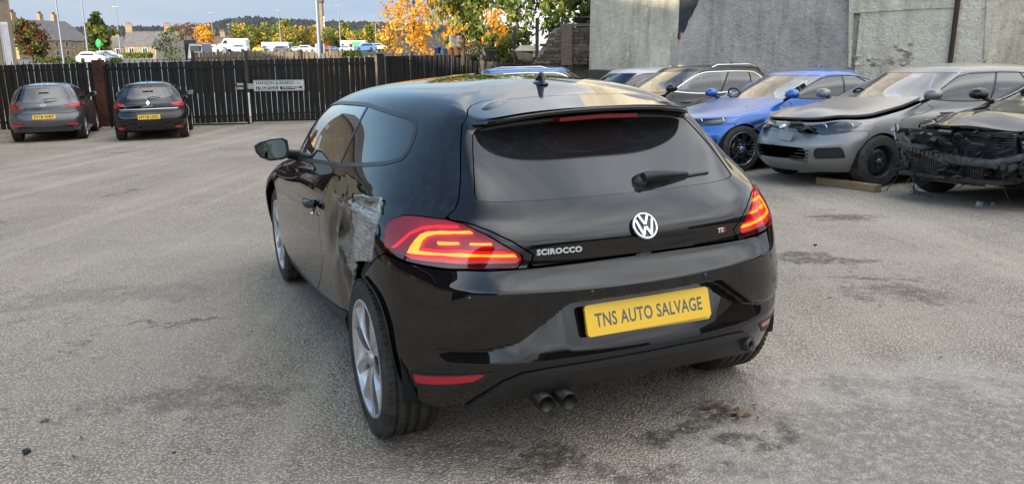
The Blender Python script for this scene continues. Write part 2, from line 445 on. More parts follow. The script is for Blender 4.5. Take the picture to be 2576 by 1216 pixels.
def clip(m, name, off=0.0, side=-1):
    """keep the part where side*(d-off) > 0"""
    d = (m['D'][:, m['names'].index(name)]-off)*side
    d = np.where(np.abs(d) < 2e-5, 0, d)
    F = m['F']; dF = d[F]
    pos = dF > 0
    cnt = pos.sum(1)
    neg = (dF < 0).sum(1)
    keep = F[(neg == 0) & (cnt > 0)]
    mix = F[(neg > 0) & (cnt > 0)]
    if len(mix) == 0:
        return compact(dict(V=m['V'], N=m['N'], D=m['D'], F=keep, names=m['names']))
    dm = d[mix]
    E = []; newtris = []
    n0 = len(m['V'])
    keys = {}; ea = []; eb = []
    def cutv(a, b):
        kk = (a, b) if a < b else (b, a)
        if kk not in keys:
            keys[kk] = n0+len(ea); ea.append(kk[0]); eb.append(kk[1])
        return keys[kk]
    for t, dd in zip(mix.tolist(), dm.tolist()):
        poly = []
        for i in range(3):
            a, b = t[i], t[(i+1) % 3]; da, db = dd[i], dd[(i+1) % 3]
            if da >= 0: poly.append(a)
            if (da > 0 and db < 0) or (da < 0 and db > 0): poly.append(cutv(a, b))
        for i in range(1, len(poly)-1): newtris.append((poly[0], poly[i], poly[i+1]))
    V, N, D = m['V'], m['N'], m['D']
    if ea:
        ea = np.array(ea); eb = np.array(eb)
        t = (d[ea]/(d[ea]-d[eb]))[:, None]
        V = np.concatenate([V, V[ea]+(V[eb]-V[ea])*t])
        nn = N[ea]+(N[eb]-N[ea])*t; nn /= np.maximum(np.linalg.norm(nn, axis=1, keepdims=True), 1e-9)
        N = np.concatenate([N, nn]); D = np.concatenate([D, D[ea]+(D[eb]-D[ea])*t])
    Fn = np.concatenate([keep, np.array(newtris, int).reshape(-1, 3)]) if newtris else keep
    return compact(dict(V=V, N=N, D=D, F=Fn, names=m['names']))

def compact(m):
    F = m['F']
    if len(F) == 0: return dict(V=np.zeros((0, 3)), N=np.zeros((0, 3)), D=np.zeros((0, m['D'].shape[1])), F=F.reshape(0, 3), names=m['names'])
    used = np.unique(F); mp = np.full(len(m['V']), -1); mp[used] = np.arange(len(used))
    return dict(V=m['V'][used], N=m['N'][used], D=m['D'][used], F=mp[F], names=m['names'])

def cut(m, *conds):
    for c in conds:
        nm, side, off = (c+(0.0,))[:3] if isinstance(c, tuple) else (c, -1, 0.0)
        m = clip(m, nm, off, side)
        if len(m['F']) == 0: break
    return m

def mirror(m):
    s = np.array([1, -1, 1.0])
    return dict(V=m['V']*s, N=m['N']*s, D=m['D'], F=m['F'][:, ::-1], names=m['names'])

def join_m(a, b):
    n = len(a['V'])
    return dict(V=np.concatenate([a['V'], b['V']]), N=np.concatenate([a['N'], b['N']]),
                D=np.concatenate([a['D'], b['D']]), F=np.concatenate([a['F'], b['F']+n]), names=a['names'])

def both(m): return join_m(m, mirror(m))

def offset(m, h):
    r = dict(m); r['V'] = m['V']+m['N']*h; return r

def flange(m, depth):
    """turn the free edges inward so that a panel has thickness"""
    F = m['F']
    e = np.concatenate([F[:, [0, 1]], F[:, [1, 2]], F[:, [2, 0]]])
    # weld key by position, so mirrored halves do not get a flange at y=0
    key = np.round(m['V']*1e5).astype(np.int64)
    _, inv = np.unique(key, axis=0, return_inverse=True)
    inv = np.asarray(inv).ravel()
    ek = np.sort(inv[e], axis=1)
    ek1 = ek[:, 0].astype(np.int64)*(inv.max()+1)+ek[:, 1]
    u, ii, ct = np.unique(ek1, return_index=True, return_counts=True)
    b = e[ii[ct == 1]]
    b = b[inv[b[:, 0]] != inv[b[:, 1]]]
    if len(b) == 0: return m
    n = len(m['V'])
    A, B = m['V'][b[:, 0]], m['V'][b[:, 1]]
    NA, NB = m['N'][b[:, 0]], m['N'][b[:, 1]]
    C = A-NA*depth; Dd = B-NB*depth
    t = B-A; nf = np.cross(t, -(NA+NB)); nf /= np.maximum(np.linalg.norm(nf, axis=1, keepdims=True), 1e-9)
    k = len(b)
    V = np.concatenate([m['V'], A, B, Dd, C]); N = np.concatenate([m['N'], -nf, -nf, -nf, -nf])
    i = np.arange(k)+n
    Fn = np.concatenate([np.stack([i+k, i, i+3*k], 1), np.stack([i+k, i+3*k, i+2*k], 1)])
    Dn = np.concatenate([m['D'], m['D'][b[:, 0]], m['D'][b[:, 1]], m['D'][b[:, 1]], m['D'][b[:, 0]]])
    return dict(V=V, N=N, D=Dn, F=np.concatenate([F, Fn]), names=m['names'])

def refine(m):
    """split every triangle in four"""
    F = m['F']; e = np.concatenate([F[:, [0, 1]], F[:, [1, 2]], F[:, [2, 0]]]); e = np.sort(e, 1)
    u, inv = np.unique(e, axis=0, return_inverse=True); inv = np.asarray(inv).ravel(); n = len(m['V']); k = len(F)
    h = lambda A: np.concatenate([A, (A[u[:, 0]]+A[u[:, 1]])/2])
    N = h(m['N']); N = N/np.maximum(np.linalg.norm(N, axis=1, keepdims=True), 1e-9)
    a, b, c = inv[:k]+n, inv[k:2*k]+n, inv[2*k:]+n
    F2 = np.concatenate([np.stack([F[:, 0], a, c], 1), np.stack([a, F[:, 1], b], 1), np.stack([c, b, F[:, 2]], 1), np.stack([a, b, c], 1)])
    return dict(V=h(m['V']), N=N, D=h(m['D']), F=F2, names=m['names'])
# main car control net: rings x stations
MAIN = [
 [(-0.6,0,0.31),(-0.59,0.3,0.31),(-0.52,0.58,0.275),(-0.42,0.74,0.255),(-0.3,0.83,0.3),(0,0.87,0.3),(0.45,0.87,0.3),(1,0.87,0.27),(1.6,0.87,0.24),(2.2,0.87,0.21),(2.6,0.87,0.2),(3.1,0.82,0.2),(3.3,0.6,0.2),(3.4,0,0.2)],
 [(-0.679,0,0.41),(-0.669,0.3,0.405),(-0.592,0.58,0.39),(-0.46,0.76,0.38),(-0.3,0.86,0.39),(0,0.895,0.41),(0.45,0.895,0.4),(1,0.895,0.345),(1.6,0.893,0.31),(2.2,0.893,0.27),(2.6,0.885,0.3),(3.08,0.87,0.32),(3.35,0.62,0.33),(3.45,0,0.35)],
 [(-0.69,0,0.52),(-0.685,0.3,0.52),(-0.615,0.58,0.52),(-0.47,0.775,0.52),(-0.3,0.88,0.54),(0,0.91,0.56),(0.45,0.9,0.55),(1,0.905,0.5),(1.6,0.905,0.45),(2.2,0.905,0.43),(2.6,0.9,0.45),(3.05,0.895,0.46),(3.37,0.62,0.47),(3.47,0,0.48)],
 [(-0.695,0,0.63),(-0.685,0.3,0.63),(-0.62,0.58,0.63),(-0.48,0.755,0.63),(-0.3,0.875,0.65),(0,0.912,0.68),(0.45,0.9,0.67),(1,0.91,0.64),(1.6,0.91,0.6),(2.2,0.91,0.57),(2.6,0.905,0.58),(3,0.905,0.57),(3.36,0.6,0.57),(3.46,0,0.58)],
 [(-0.7,0,0.702),(-0.69,0.3,0.708),(-0.625,0.56,0.715),(-0.49,0.725,0.72),(-0.31,0.855,0.77),(0,0.905,0.79),(0.45,0.895,0.77),(1,0.905,0.75),(1.6,0.905,0.71),(2.2,0.9,0.68),(2.6,0.895,0.68),(2.97,0.895,0.64),(3.32,0.58,0.64),(3.43,0,0.65)],
 [(-0.64,0,0.79),(-0.628,0.3,0.79),(-0.588,0.53,0.79),(-0.49,0.695,0.8),(-0.31,0.825,0.85),(0,0.885,0.865),(0.45,0.875,0.86),(1,0.885,0.84),(1.6,0.885,0.8),(2.2,0.88,0.77),(2.6,0.87,0.75),(2.92,0.855,0.7),(3.25,0.54,0.7),(3.38,0,0.71)],
 [(-0.652,0,0.86),(-0.637,0.3,0.865),(-0.576,0.53,0.87),(-0.46,0.675,0.88),(-0.28,0.79,0.92),(0,0.85,0.935),(0.45,0.855,0.93),(1,0.865,0.91),(1.6,0.865,0.865),(2.2,0.85,0.82),(2.55,0.83,0.815),(2.9,0.74,0.78),(3.1,0.46,0.775),(3.2,0,0.79)],
 [(-0.6,0,0.935),(-0.585,0.3,0.935),(-0.52,0.53,0.94),(-0.42,0.66,0.955),(-0.26,0.745,0.99),(0,0.81,1),(0.45,0.84,0.985),(1,0.845,0.955),(1.6,0.84,0.91),(2.1,0.84,0.87),(2.4,0.76,0.875),(2.6,0.55,0.875),(2.75,0.35,0.88),(2.8,0,0.885)],
 [(-0.53,0,0.997),(-0.51,0.3,0.997),(-0.44,0.53,0.998),(-0.35,0.6,1.02),(-0.24,0.66,1.06),(0,0.755,1.075),(0.45,0.825,1.035),(1,0.83,0.99),(1.55,0.84,0.945),(2,0.825,0.925),(2.2,0.69,0.945),(2.25,0.45,0.96),(2.3,0.25,0.965),(2.32,0,0.97)],
 [(-0.375,0,1.114),(-0.36,0.3,1.114),(-0.335,0.5,1.114),(-0.27,0.56,1.13),(-0.18,0.59,1.16),(0,0.66,1.165),(0.4,0.745,1.14),(0.95,0.78,1.12),(1.45,0.785,1.1),(1.74,0.775,1.1),(1.88,0.67,1.12),(1.9,0.4,1.135),(1.93,0.2,1.14),(1.94,0,1.14)],
 [(-0.22,0,1.255),(-0.21,0.28,1.25),(-0.2,0.46,1.225),(-0.17,0.505,1.235),(-0.1,0.55,1.25),(0.03,0.59,1.262),(0.4,0.665,1.275),(0.9,0.7,1.27),(1.25,0.705,1.26),(1.43,0.695,1.265),(1.55,0.56,1.275),(1.55,0.35,1.29),(1.57,0.18,1.295),(1.58,0,1.295)],
 [(-0.345,0,1.275),(-0.335,0.28,1.268),(-0.27,0.45,1.242),(-0.15,0.48,1.255),(-0.07,0.515,1.28),(0.05,0.545,1.285),(0.4,0.632,1.305),(0.9,0.665,1.31),(1.22,0.66,1.3),(1.4,0.62,1.295),(1.49,0.52,1.295),(1.51,0.32,1.307),(1.53,0.16,1.31),(1.54,0,1.312)],
 [(-0.35,0,1.295),(-0.34,0.28,1.285),(-0.27,0.445,1.262),(-0.14,0.465,1.275),(-0.05,0.48,1.3),(0.07,0.505,1.305),(0.4,0.585,1.33),(0.9,0.62,1.34),(1.2,0.61,1.33),(1.33,0.57,1.32),(1.42,0.47,1.315),(1.47,0.3,1.32),(1.49,0.15,1.325),(1.5,0,1.325)],
 [(0,0,1.333),(0,0.22,1.33),(0,0.35,1.318),(0.03,0.41,1.317),(0.08,0.44,1.334),(0.17,0.46,1.346),(0.42,0.49,1.361),(0.85,0.5,1.368),(1.07,0.48,1.361),(1.18,0.41,1.358),(1.27,0.33,1.358),(1.32,0.22,1.361),(1.35,0.11,1.363),(1.36,0,1.363)],
 [(0.2,0,1.372),(0.205,0.11,1.37),(0.22,0.18,1.366),(0.25,0.22,1.366),(0.29,0.245,1.372),(0.36,0.26,1.379),(0.52,0.27,1.385),(0.78,0.27,1.392),(0.92,0.25,1.392),(1,0.22,1.391),(1.06,0.17,1.392),(1.1,0.11,1.394),(1.12,0.05,1.395),(1.12,0,1.396)],
 [(0.35,0,1.385),(0.37,0,1.386),(0.39,0,1.387),(0.42,0,1.388),(0.46,0,1.39),(0.52,0,1.392),(0.6,0,1.395),(0.72,0,1.399),(0.8,0,1.401),(0.85,0,1.401),(0.89,0,1.401),(0.92,0,1.401),(0.94,0,1.401),(0.95,0,1.401)],
]
PERU = [18, 26, 18, 16, 12, 12, 10, 8, 8, 8, 8, 8, 8]
PERV = [8, 16, 18, 10, 8, 8, 8, 8, 8, 10, 4, 3, 8, 8, 8]
def sstep(x): x = np.clip(x, 0, 1); return x*x*(3-2*x)
def main_surface():
    S = Surf(MAIN, PERU, PERV, (), (4, 11, 12))
    G = S.G; x, y, z = G[..., 0], np.abs(G[..., 1]), G[..., 2]
    # number-plate recess: a ledge under the upper bumper, running out along the flanks
    L = np.interp(y, [0, .315, .49, .60, .9], [.655, .653, .532, .507, .500])
    A = np.interp(y, [0, .30, .49, .60, .70, .79, .82], [.078, .078, .040, .027, .026, .008, 0])
    rear = (x < -.3)
    w = sstep((L-z)/.010+.5)*np.clip((z-.452)/(L-.452), 0, 1)*rear
    D = np.zeros_like(G); D[..., 0] = A*w
    S.displace(D)
    # fair the roof and quarter so that reflections run smoothly
    G = S.G; U, V = np.meshgrid(S.tu, S.tv)
    w = np.clip((U-3.15)/.7, 0, 1)*np.clip((11.6-U)/1.5, 0, 1)*np.clip((V-6.6)/1.2, 0, 1)
    w = w[..., None]*.5
    for _ in range(70):
        K = np.concatenate([G, G[-2:-1]*np.array([1, -1, 1.0])], 0)
        L = np.zeros_like(G)
        L[1:, 1:-1] = (K[:-2, 1:-1]+K[2:, 1:-1])[:, :]*.25+(G[1:, :-2]+G[1:, 2:])*.25-G[1:, 1:-1]
        G = G+L*w
    S.G = G; S.make_normals()
    return S
UV_lamp = [(4.31, 5.61), (4.23, 5.98), (3.98, 6.38), (3.61, 6.6), (3.02, 6.83), (2.61, 6.79), (2.19, 6.4), (1.9, 5.92), (1.65, 5.46), (1.67, 5.24), (1.75, 4.97), (2.15, 4.98), (2.6, 4.93), (3.18, 4.75), (3.66, 4.56), (4.15, 4.53), (4.26, 4.99)] 
UV_cbar = [(2.52, 6.54), (3.13, 6.29), (3.43, 6.06), (3.56, 5.86), (3.65, 5.53), (3.71, 5.2), (3.74, 4.89), (3.1, 5.31), (2.37, 5.47), (1.74, 5.44), (1.79, 5.56), (2.03, 5.57), (2.74, 5.55), (3.55, 5.17), (3.55, 5.28), (3.51, 5.65), (3.42, 5.9), (3.26, 6.08), (2.85, 6.32), (2.45, 6.45)] 
UV_bar1 = [(3.21, 5.8), (2.78, 5.98), (2.78, 5.89), (3.2, 5.68)] 
UV_bar2 = [(2.55, 6.01), (2.14, 6.06), (2.15, 5.98), (2.56, 5.92)] 
UV_glow1 = [(4.07, 4.78), (4.09, 4.79), (3.8, 5.77), (3.56, 6.21), (3.21, 6.51), (2.77, 6.72), (2.73, 6.63), (3.27, 6.37), (3.55, 6.11), (3.79, 5.68), (3.99, 4.94)] 
UV_glow2 = [(3.53, 5.24), (3.46, 5.35), (2.74, 5.69), (1.97, 5.7), (1.84, 5.61), (2.03, 5.59), (2.74, 5.57), (3.55, 5.19)] 
UV_glow3 = [(3.78, 4.77), (3.1, 5.25), (2.37, 5.43), (1.71, 5.39), (1.7, 5.34), (2.38, 5.35), (3.09, 5.16), (3.75, 4.75)] 
UV_clearrow = [(3.75, 4.73), (3.09, 5.15), (2.38, 5.33), (1.69, 5.32), (1.75, 5.18), (2.38, 5.2), (3.08, 5.02), (3.63, 4.72)] 
UV_dred = [(4.14, 4.53), (3.78, 4.77), (3.63, 4.71), (3.08, 5.01), (2.37, 5.18), (1.75, 5.17), (1.68, 5.26), (1.75, 4.97), (2.6, 4.94), (3.18, 4.75), (3.66, 4.57)] 
UV_upl = [(4.3, 5.62), (4.23, 5.97), (3.97, 6.37), (3.61, 6.6), (3.02, 6.82), (2.68, 6.8), (2.77, 6.73), (3.21, 6.52), (3.56, 6.23), (3.81, 5.78), (4.09, 4.79), (4.2, 4.68), (4.26, 4.99)] 
UV_lampgap = [(3.03, 6.87), (2.6, 6.86), (2.4, 6.8), (2.11, 6.57), (1.8, 6.15), (1.49, 5.51), (1.59, 5.25), (1.68, 4.99)] 
UV_open = [(4.37, 3.87), (4.7, 3.68), (5.11, 3.3), (5.17, 3.1), (5.46, 2.55), (5.61, 1.96), (5.64, 1.48), (5.9, 0.68)] 
UV_scr = [(5.44, 6.16), (4.65, 6.64), (4.51, 6.02), (4.46, 5.23), (4.36, 3.89), (5.12, 3.3), (5.58, 2.03), (5.91, 3.52), (5.49, 5.23)] 
# ---------------------------------------------------------------- shared car pieces
def text_mesh(s, size=1.0, bold=0.0, spacing=1.0, shear=0.0, xs=1.0):
    cu = bpy.data.curves.new('lettering', 'FONT'); cu.body = s; cu.size = size; cu.offset = bold; cu.space_character = spacing; cu.shear = shear
    cu.align_x = 'CENTER'; cu.align_y = 'CENTER'; cu.extrude = .0; cu.resolution_u = 3
    o = bpy.data.objects.new('lettering', cu); COL.objects.link(o)
    dg = bpy.context.evaluated_depsgraph_get(); me = bpy.data.meshes.new_from_object(o.evaluated_get(dg))
    COL.objects.unlink(o); bpy.data.objects.remove(o)
    v = np.zeros(len(me.vertices)*3); me.vertices.foreach_get('co', v); v = v.reshape(-1, 3)
    f = [tuple(p.vertices) for p in me.polygons]
    bpy.data.meshes.remove(me)
    v[:, 0] *= xs
    return v, f
def text_obj(name, s, width, height, o, ex, ey, mat_, parent, bold=.0, depth=.0015, spacing=1.0, shear=0, lift=.0):
    """lettering of given width/height centred at o, reading along ex with ey up"""
    v, f = text_mesh(s, 1.0, bold, spacing, shear)
    lo, hi = v.min(0), v.max(0); c = (lo+hi)/2
    v = (v-c)/np.array([hi[0]-lo[0], hi[1]-lo[1], 1])*np.array([width, height, 1])
    ex = Vector(ex).normalized(); ey = Vector(ey); ey = (ey-ex*ey.dot(ex)).normalized(); nz = ex.cross(ey); o = Vector(o)
    top = [o+ex*p[0]+ey*p[1]+nz*(lift+depth) for p in v]; bot = [o+ex*p[0]+ey*p[1]+nz*lift for p in v]
    m = MB(); n = len(v)
    edges = {}
    for q in f:
        for i in range(len(q)):
            a, b = q[i], q[(i+1) % len(q)]; edges[(a, b)] = 1
    side = [(a, b, b+n, a+n) for (a, b) in edges if (b, a) not in edges]
    m.add(top+bot, f+[(b, a, c_, d_) for (a, b, d_, c_) in [(a, b, b+n, a+n) for (a, b) in edges if (b, a) not in edges]])
    # straighten winding of the side faces: (b, a, a+n, b+n)
    return m.build(name, mat_, parent)

def wheel(parent, cx, cy, cz, side, style='blade', r=.322, w=.225, rim=.24, spokes=10, smat=None, name='wheel', steer=0, seg=72):
    """a wheel hung at (cx, cy, cz); side=+1 shows its face towards +y. cy is the outer face"""
    root = link(name, None, parent, (cx, cy, cz)); root.rotation_euler.z = steer+(0 if side > 0 else math.pi)
    root.empty_display_size = .1
    # local frame: face looks to +y, tyre runs from y=-w to y=0
    t = MB()
    prof = [(rim-.004, -.010), (rim+.012, -.003), (rim+.022, -.006), (r-.040, 0.004), (r-.022, -.004), (r-.008, -.016), (r-.002, -.028)]
    tread = [(.040, 0), (.042, 1), (.050, 1), (.052, 0), (.086, 0), (.088, 1), (.098, 1), (.100, 0), (.126, 0), (.128, 1), (.138, 1), (.140, 0), (.172, 0), (.174, 1), (.182, 1), (.184, 0)]
    prof += [(r-(.013 if g else 0), -a*w/.225) for a, g in tread]
    prof += [(r-.003, -w+.028), (r-.012, -w+.010), (r-.04, -w), (rim, -w+.01)]
    t.lathe([(a, b) for a, b in prof], (0, 0, 0), (0, 1, 0), seg)
    # tread blocks: short raised bars across the shoulder
    nb = 70 if r > .3 and seg > 60 else 0
    for k in range(nb):
        a = 2*math.pi*k/nb
        for y0, y1 in ((-.038, -.012),):
            c = Vector((math.cos(a)*(r-.0035), (y0+y1)/2, math.sin(a)*(r-.0035)))
            t.box(c, (.0085, abs(y1-y0), .020), ry=-a)
    ty = t.build('tyre', M_['rubber'], root)
    b = MB()
    b.lathe([(rim+.002, -.012), (rim-.002, -.002), (rim-.010, -.006), (rim-.016, -.022), (rim-.028, -.06), (rim-.04, -w+.02)], (0, 0, 0), (0, 1, 0), seg)
    rb = b.build('rim', smat or M_['alloy'], root)
    s = MB()
    if style == 'blade':
        for k in range(spokes):
            a0 = 2*math.pi*k/spokes+.15
            tw = .11 if k % 2 else -.11
            # each blade: wide and tapering, one edge raised
            pts = []
            for rr, hw, y, tt in ((.035, .012, -.030, 0), (.09, .015, -.018, .25), (.15, .022, -.013, .6), (.20, .030, -.014, .9), (rim-.012, .038, -.010, 1.0)):
                aa = a0+tw*(1-tt)*1.6
                ca, sa = math.cos(aa), math.sin(aa)
                for q, dy in ((-1, 0.0 if k % 2 else -.014), (0, .004), (1, -.014 if k % 2 else 0.0)):
                    pts.append(Vector((ca*rr-sa*hw*q, y+dy, sa*rr+ca*hw*q)))
                for q in (1, -1):
                    pts.append(Vector((ca*rr-sa*hw*q*.7, y-.03, sa*rr+ca*hw*q*.7)))
            f = []
            for i in range(4):
                for j in range(5): f.append((i*5+j, i*5+(j+1) % 5, (i+1)*5+(j+1) % 5, (i+1)*5+j))
            m1 = MB(); m1.add(pts, f, False); m1.build('spoke', smat or M_['alloy'], root)
    elif style == 'multi':
        for k in range(spokes):
            for dd in (-.09, .09):
                a = 2*math.pi*k/spokes+dd; ca, sa = math.cos(a), math.sin(a)
                a2 = 2*math.pi*k/spokes+dd*1.75; c2, s2 = math.cos(a2), math.sin(a2)
                hw = .0085; m1 = MB()
                p0 = Vector((ca*.045, -.030, sa*.045)); p1 = Vector((ca*.13, -.012, sa*.13)); p2 = Vector((c2*(rim-.012), -.010, s2*(rim-.012)))
                for u_, v_ in ((p0, p1), (p1, p2)):
                    d = (v_-u_).normalized(); nrm = Vector((-d.z, 0, d.x)).normalized()*hw; dn = Vector((0, -.022, 0))
                    m1.add([u_-nrm, u_+nrm, v_+nrm, v_-nrm, u_-nrm*1.4+dn, u_+nrm*1.4+dn, v_+nrm*1.4+dn, v_-nrm*1.4+dn], [(0, 3, 2, 1), (0, 4, 7, 3), (1, 2, 6, 5), (4, 5, 6, 7)])
                m1.build('spoke', smat or M_['alloy'], root)
    elif style == 'steel':
        m1 = MB(); m1.lathe([(.0, -.045), (.03, -.045), (.055, -.052), (.085, -.035), (.12, -.03), (.15, -.06), (rim-.02, -.07)], (0, 0, 0), (0, 1, 0), 40)
        for k in range(14):
            a = 2*math.pi*k/14; m1.box((math.cos(a)*.152, -.050, math.sin(a)*.152), (.022, .01, .016), ry=-a)
        m1.build('wheel_disc', M_['satin'], root)
    h = MB(); h.lathe([(0, -.012), (.026, -.013), (.031, -.018), (.034, -.035)], (0, 0, 0), (0, 1, 0), 28)
    if style == 'steel':
        for k in range(5):
            a = 2*math.pi*k/5; h.tube([(math.cos(a)*.055, -.05, math.sin(a)*.055), (math.cos(a)*.055, -.02, math.sin(a)*.055)], .011, 6)
    h.build('hub_cap', M_['alloy'] if style != 'steel' else M_['brake'], root)
    if style != 'steel':
        nn = MB()
        for k in range(5):
            a = 2*math.pi*k/5+.3; nn.tube([(math.cos(a)*.055, -.05, math.sin(a)*.055), (math.cos(a)*.055, -.026, math.sin(a)*.055)], .009, 6)
        nn.lathe([(.045, -.028), (.07, -.03), (.072, -.055), (.045, -.055)], (0, 0, 0), (0, 1, 0), 28, True)
        nn.build('wheel_nuts', smat or M_['alloy_dark'], root)
    d = MB(); d.lathe([(.06, -.075), (.135, -.075), (.135, -.09), (.06, -.09)], (0, 0, 0), (0, 1, 0), 36, True)
    d.build('brake_disc', M_['brake'], root)
    k = MB(); k.lathe([(0, -.11), (rim-.03, -.11)], (0, 0, 0), (0, 1, 0), 30); k.build('wheel_back', M_['under'], root)
    return root
def seat(parent, x, y, name='seat', z=.30):
    m = MB(); m.box((x, y, z+.12), (.5, .48, .18)); m.box((x-.27, y, z+.45), (.14, .46, .62), ry=-.25); m.box((x-.36, y, z+.86), (.10, .26, .17), ry=-.2)
    return m.build(name, M_['seat'], parent, .04)
def steering(parent, x, y, z):
    m = MB(); a = Vector((-.9, 0, .42)).normalized(); m_ = []
    e1 = Vector((0, 1, 0)); e2 = a.cross(e1)
    pts = [Vector((x, y, z))+(e1*math.cos(t)+e2*math.sin(t))*.18 for t in np.linspace(0, 2*math.pi, 25)]
    m.tube(pts, .015, 8, False); m.tube([Vector((x, y, z))-e1*.17, Vector((x, y, z))+e1*.17], .02, 6); m.tube([Vector((x, y, z)), Vector((x, y, z))-a*.25], .05, 8)
    return m.build('steering_wheel', M_['satin'], parent)

# ---------------------------------------------------------------- the black hatchback in the foreground
def scraped_paint():
    m = mat('scraped_black_paint', (.004, .004, .005), .35, 0, 1.0, 0); g = NT(m)
    at = g.n('ShaderNodeAttribute', attribute_name='scrape').outputs['Fac']
    p2 = g.coord((1, 1, 1))
    st = g.noise(g.coord((1.6, 1.6, 60), rot=(0, .30, 0)), 5.0, 7, .7)
    st2 = g.noise(g.coord((14, 14, 2.6), rot=(0, -.16, 0)), 3.0, 5, .6)
    big = g.noise(p2, 7, 4, .6)
    w = g.math('ADD', at, g.math('MULTIPLY', g.math('SUBTRACT', big, .5), .09))   # at: metres inside the scraped patch
    body = g.ramp(w, .0, .018)
    s = g.math('MAXIMUM', g.ramp(st, .50, .66), g.math('MULTIPLY', g.ramp(st2, .45, .7), .30))
    ox = g.n('ShaderNodeSeparateXYZ', {0: p2}).outputs['X']; fade = g.ramp(g.math('ADD', ox, g.math('MULTIPLY', big, .18)), .30, .66, (1, 1, 1), (.0, .0, .0))
    f = g.math('MULTIPLY', g.math('MULTIPLY', body, fade), g.madd(s, .70, .24, True))
    dustn = g.math('MULTIPLY', g.ramp(g.noise(p2, 30, 4, .6), .35, .75), .02)
    g.set(Base_Color=g.mix(g.math('MAXIMUM', f, dustn), (.004, .004, .005), (.66, .64, .58)), Coat_Weight=g.math('SUBTRACT', 1.0, g.math('MULTIPLY', f, .85), True),
          Roughness=.45, Coat_Roughness=g.madd(g.noise(p2, 3, 4), .05, .0), Coat_IOR=1.62)
    return m

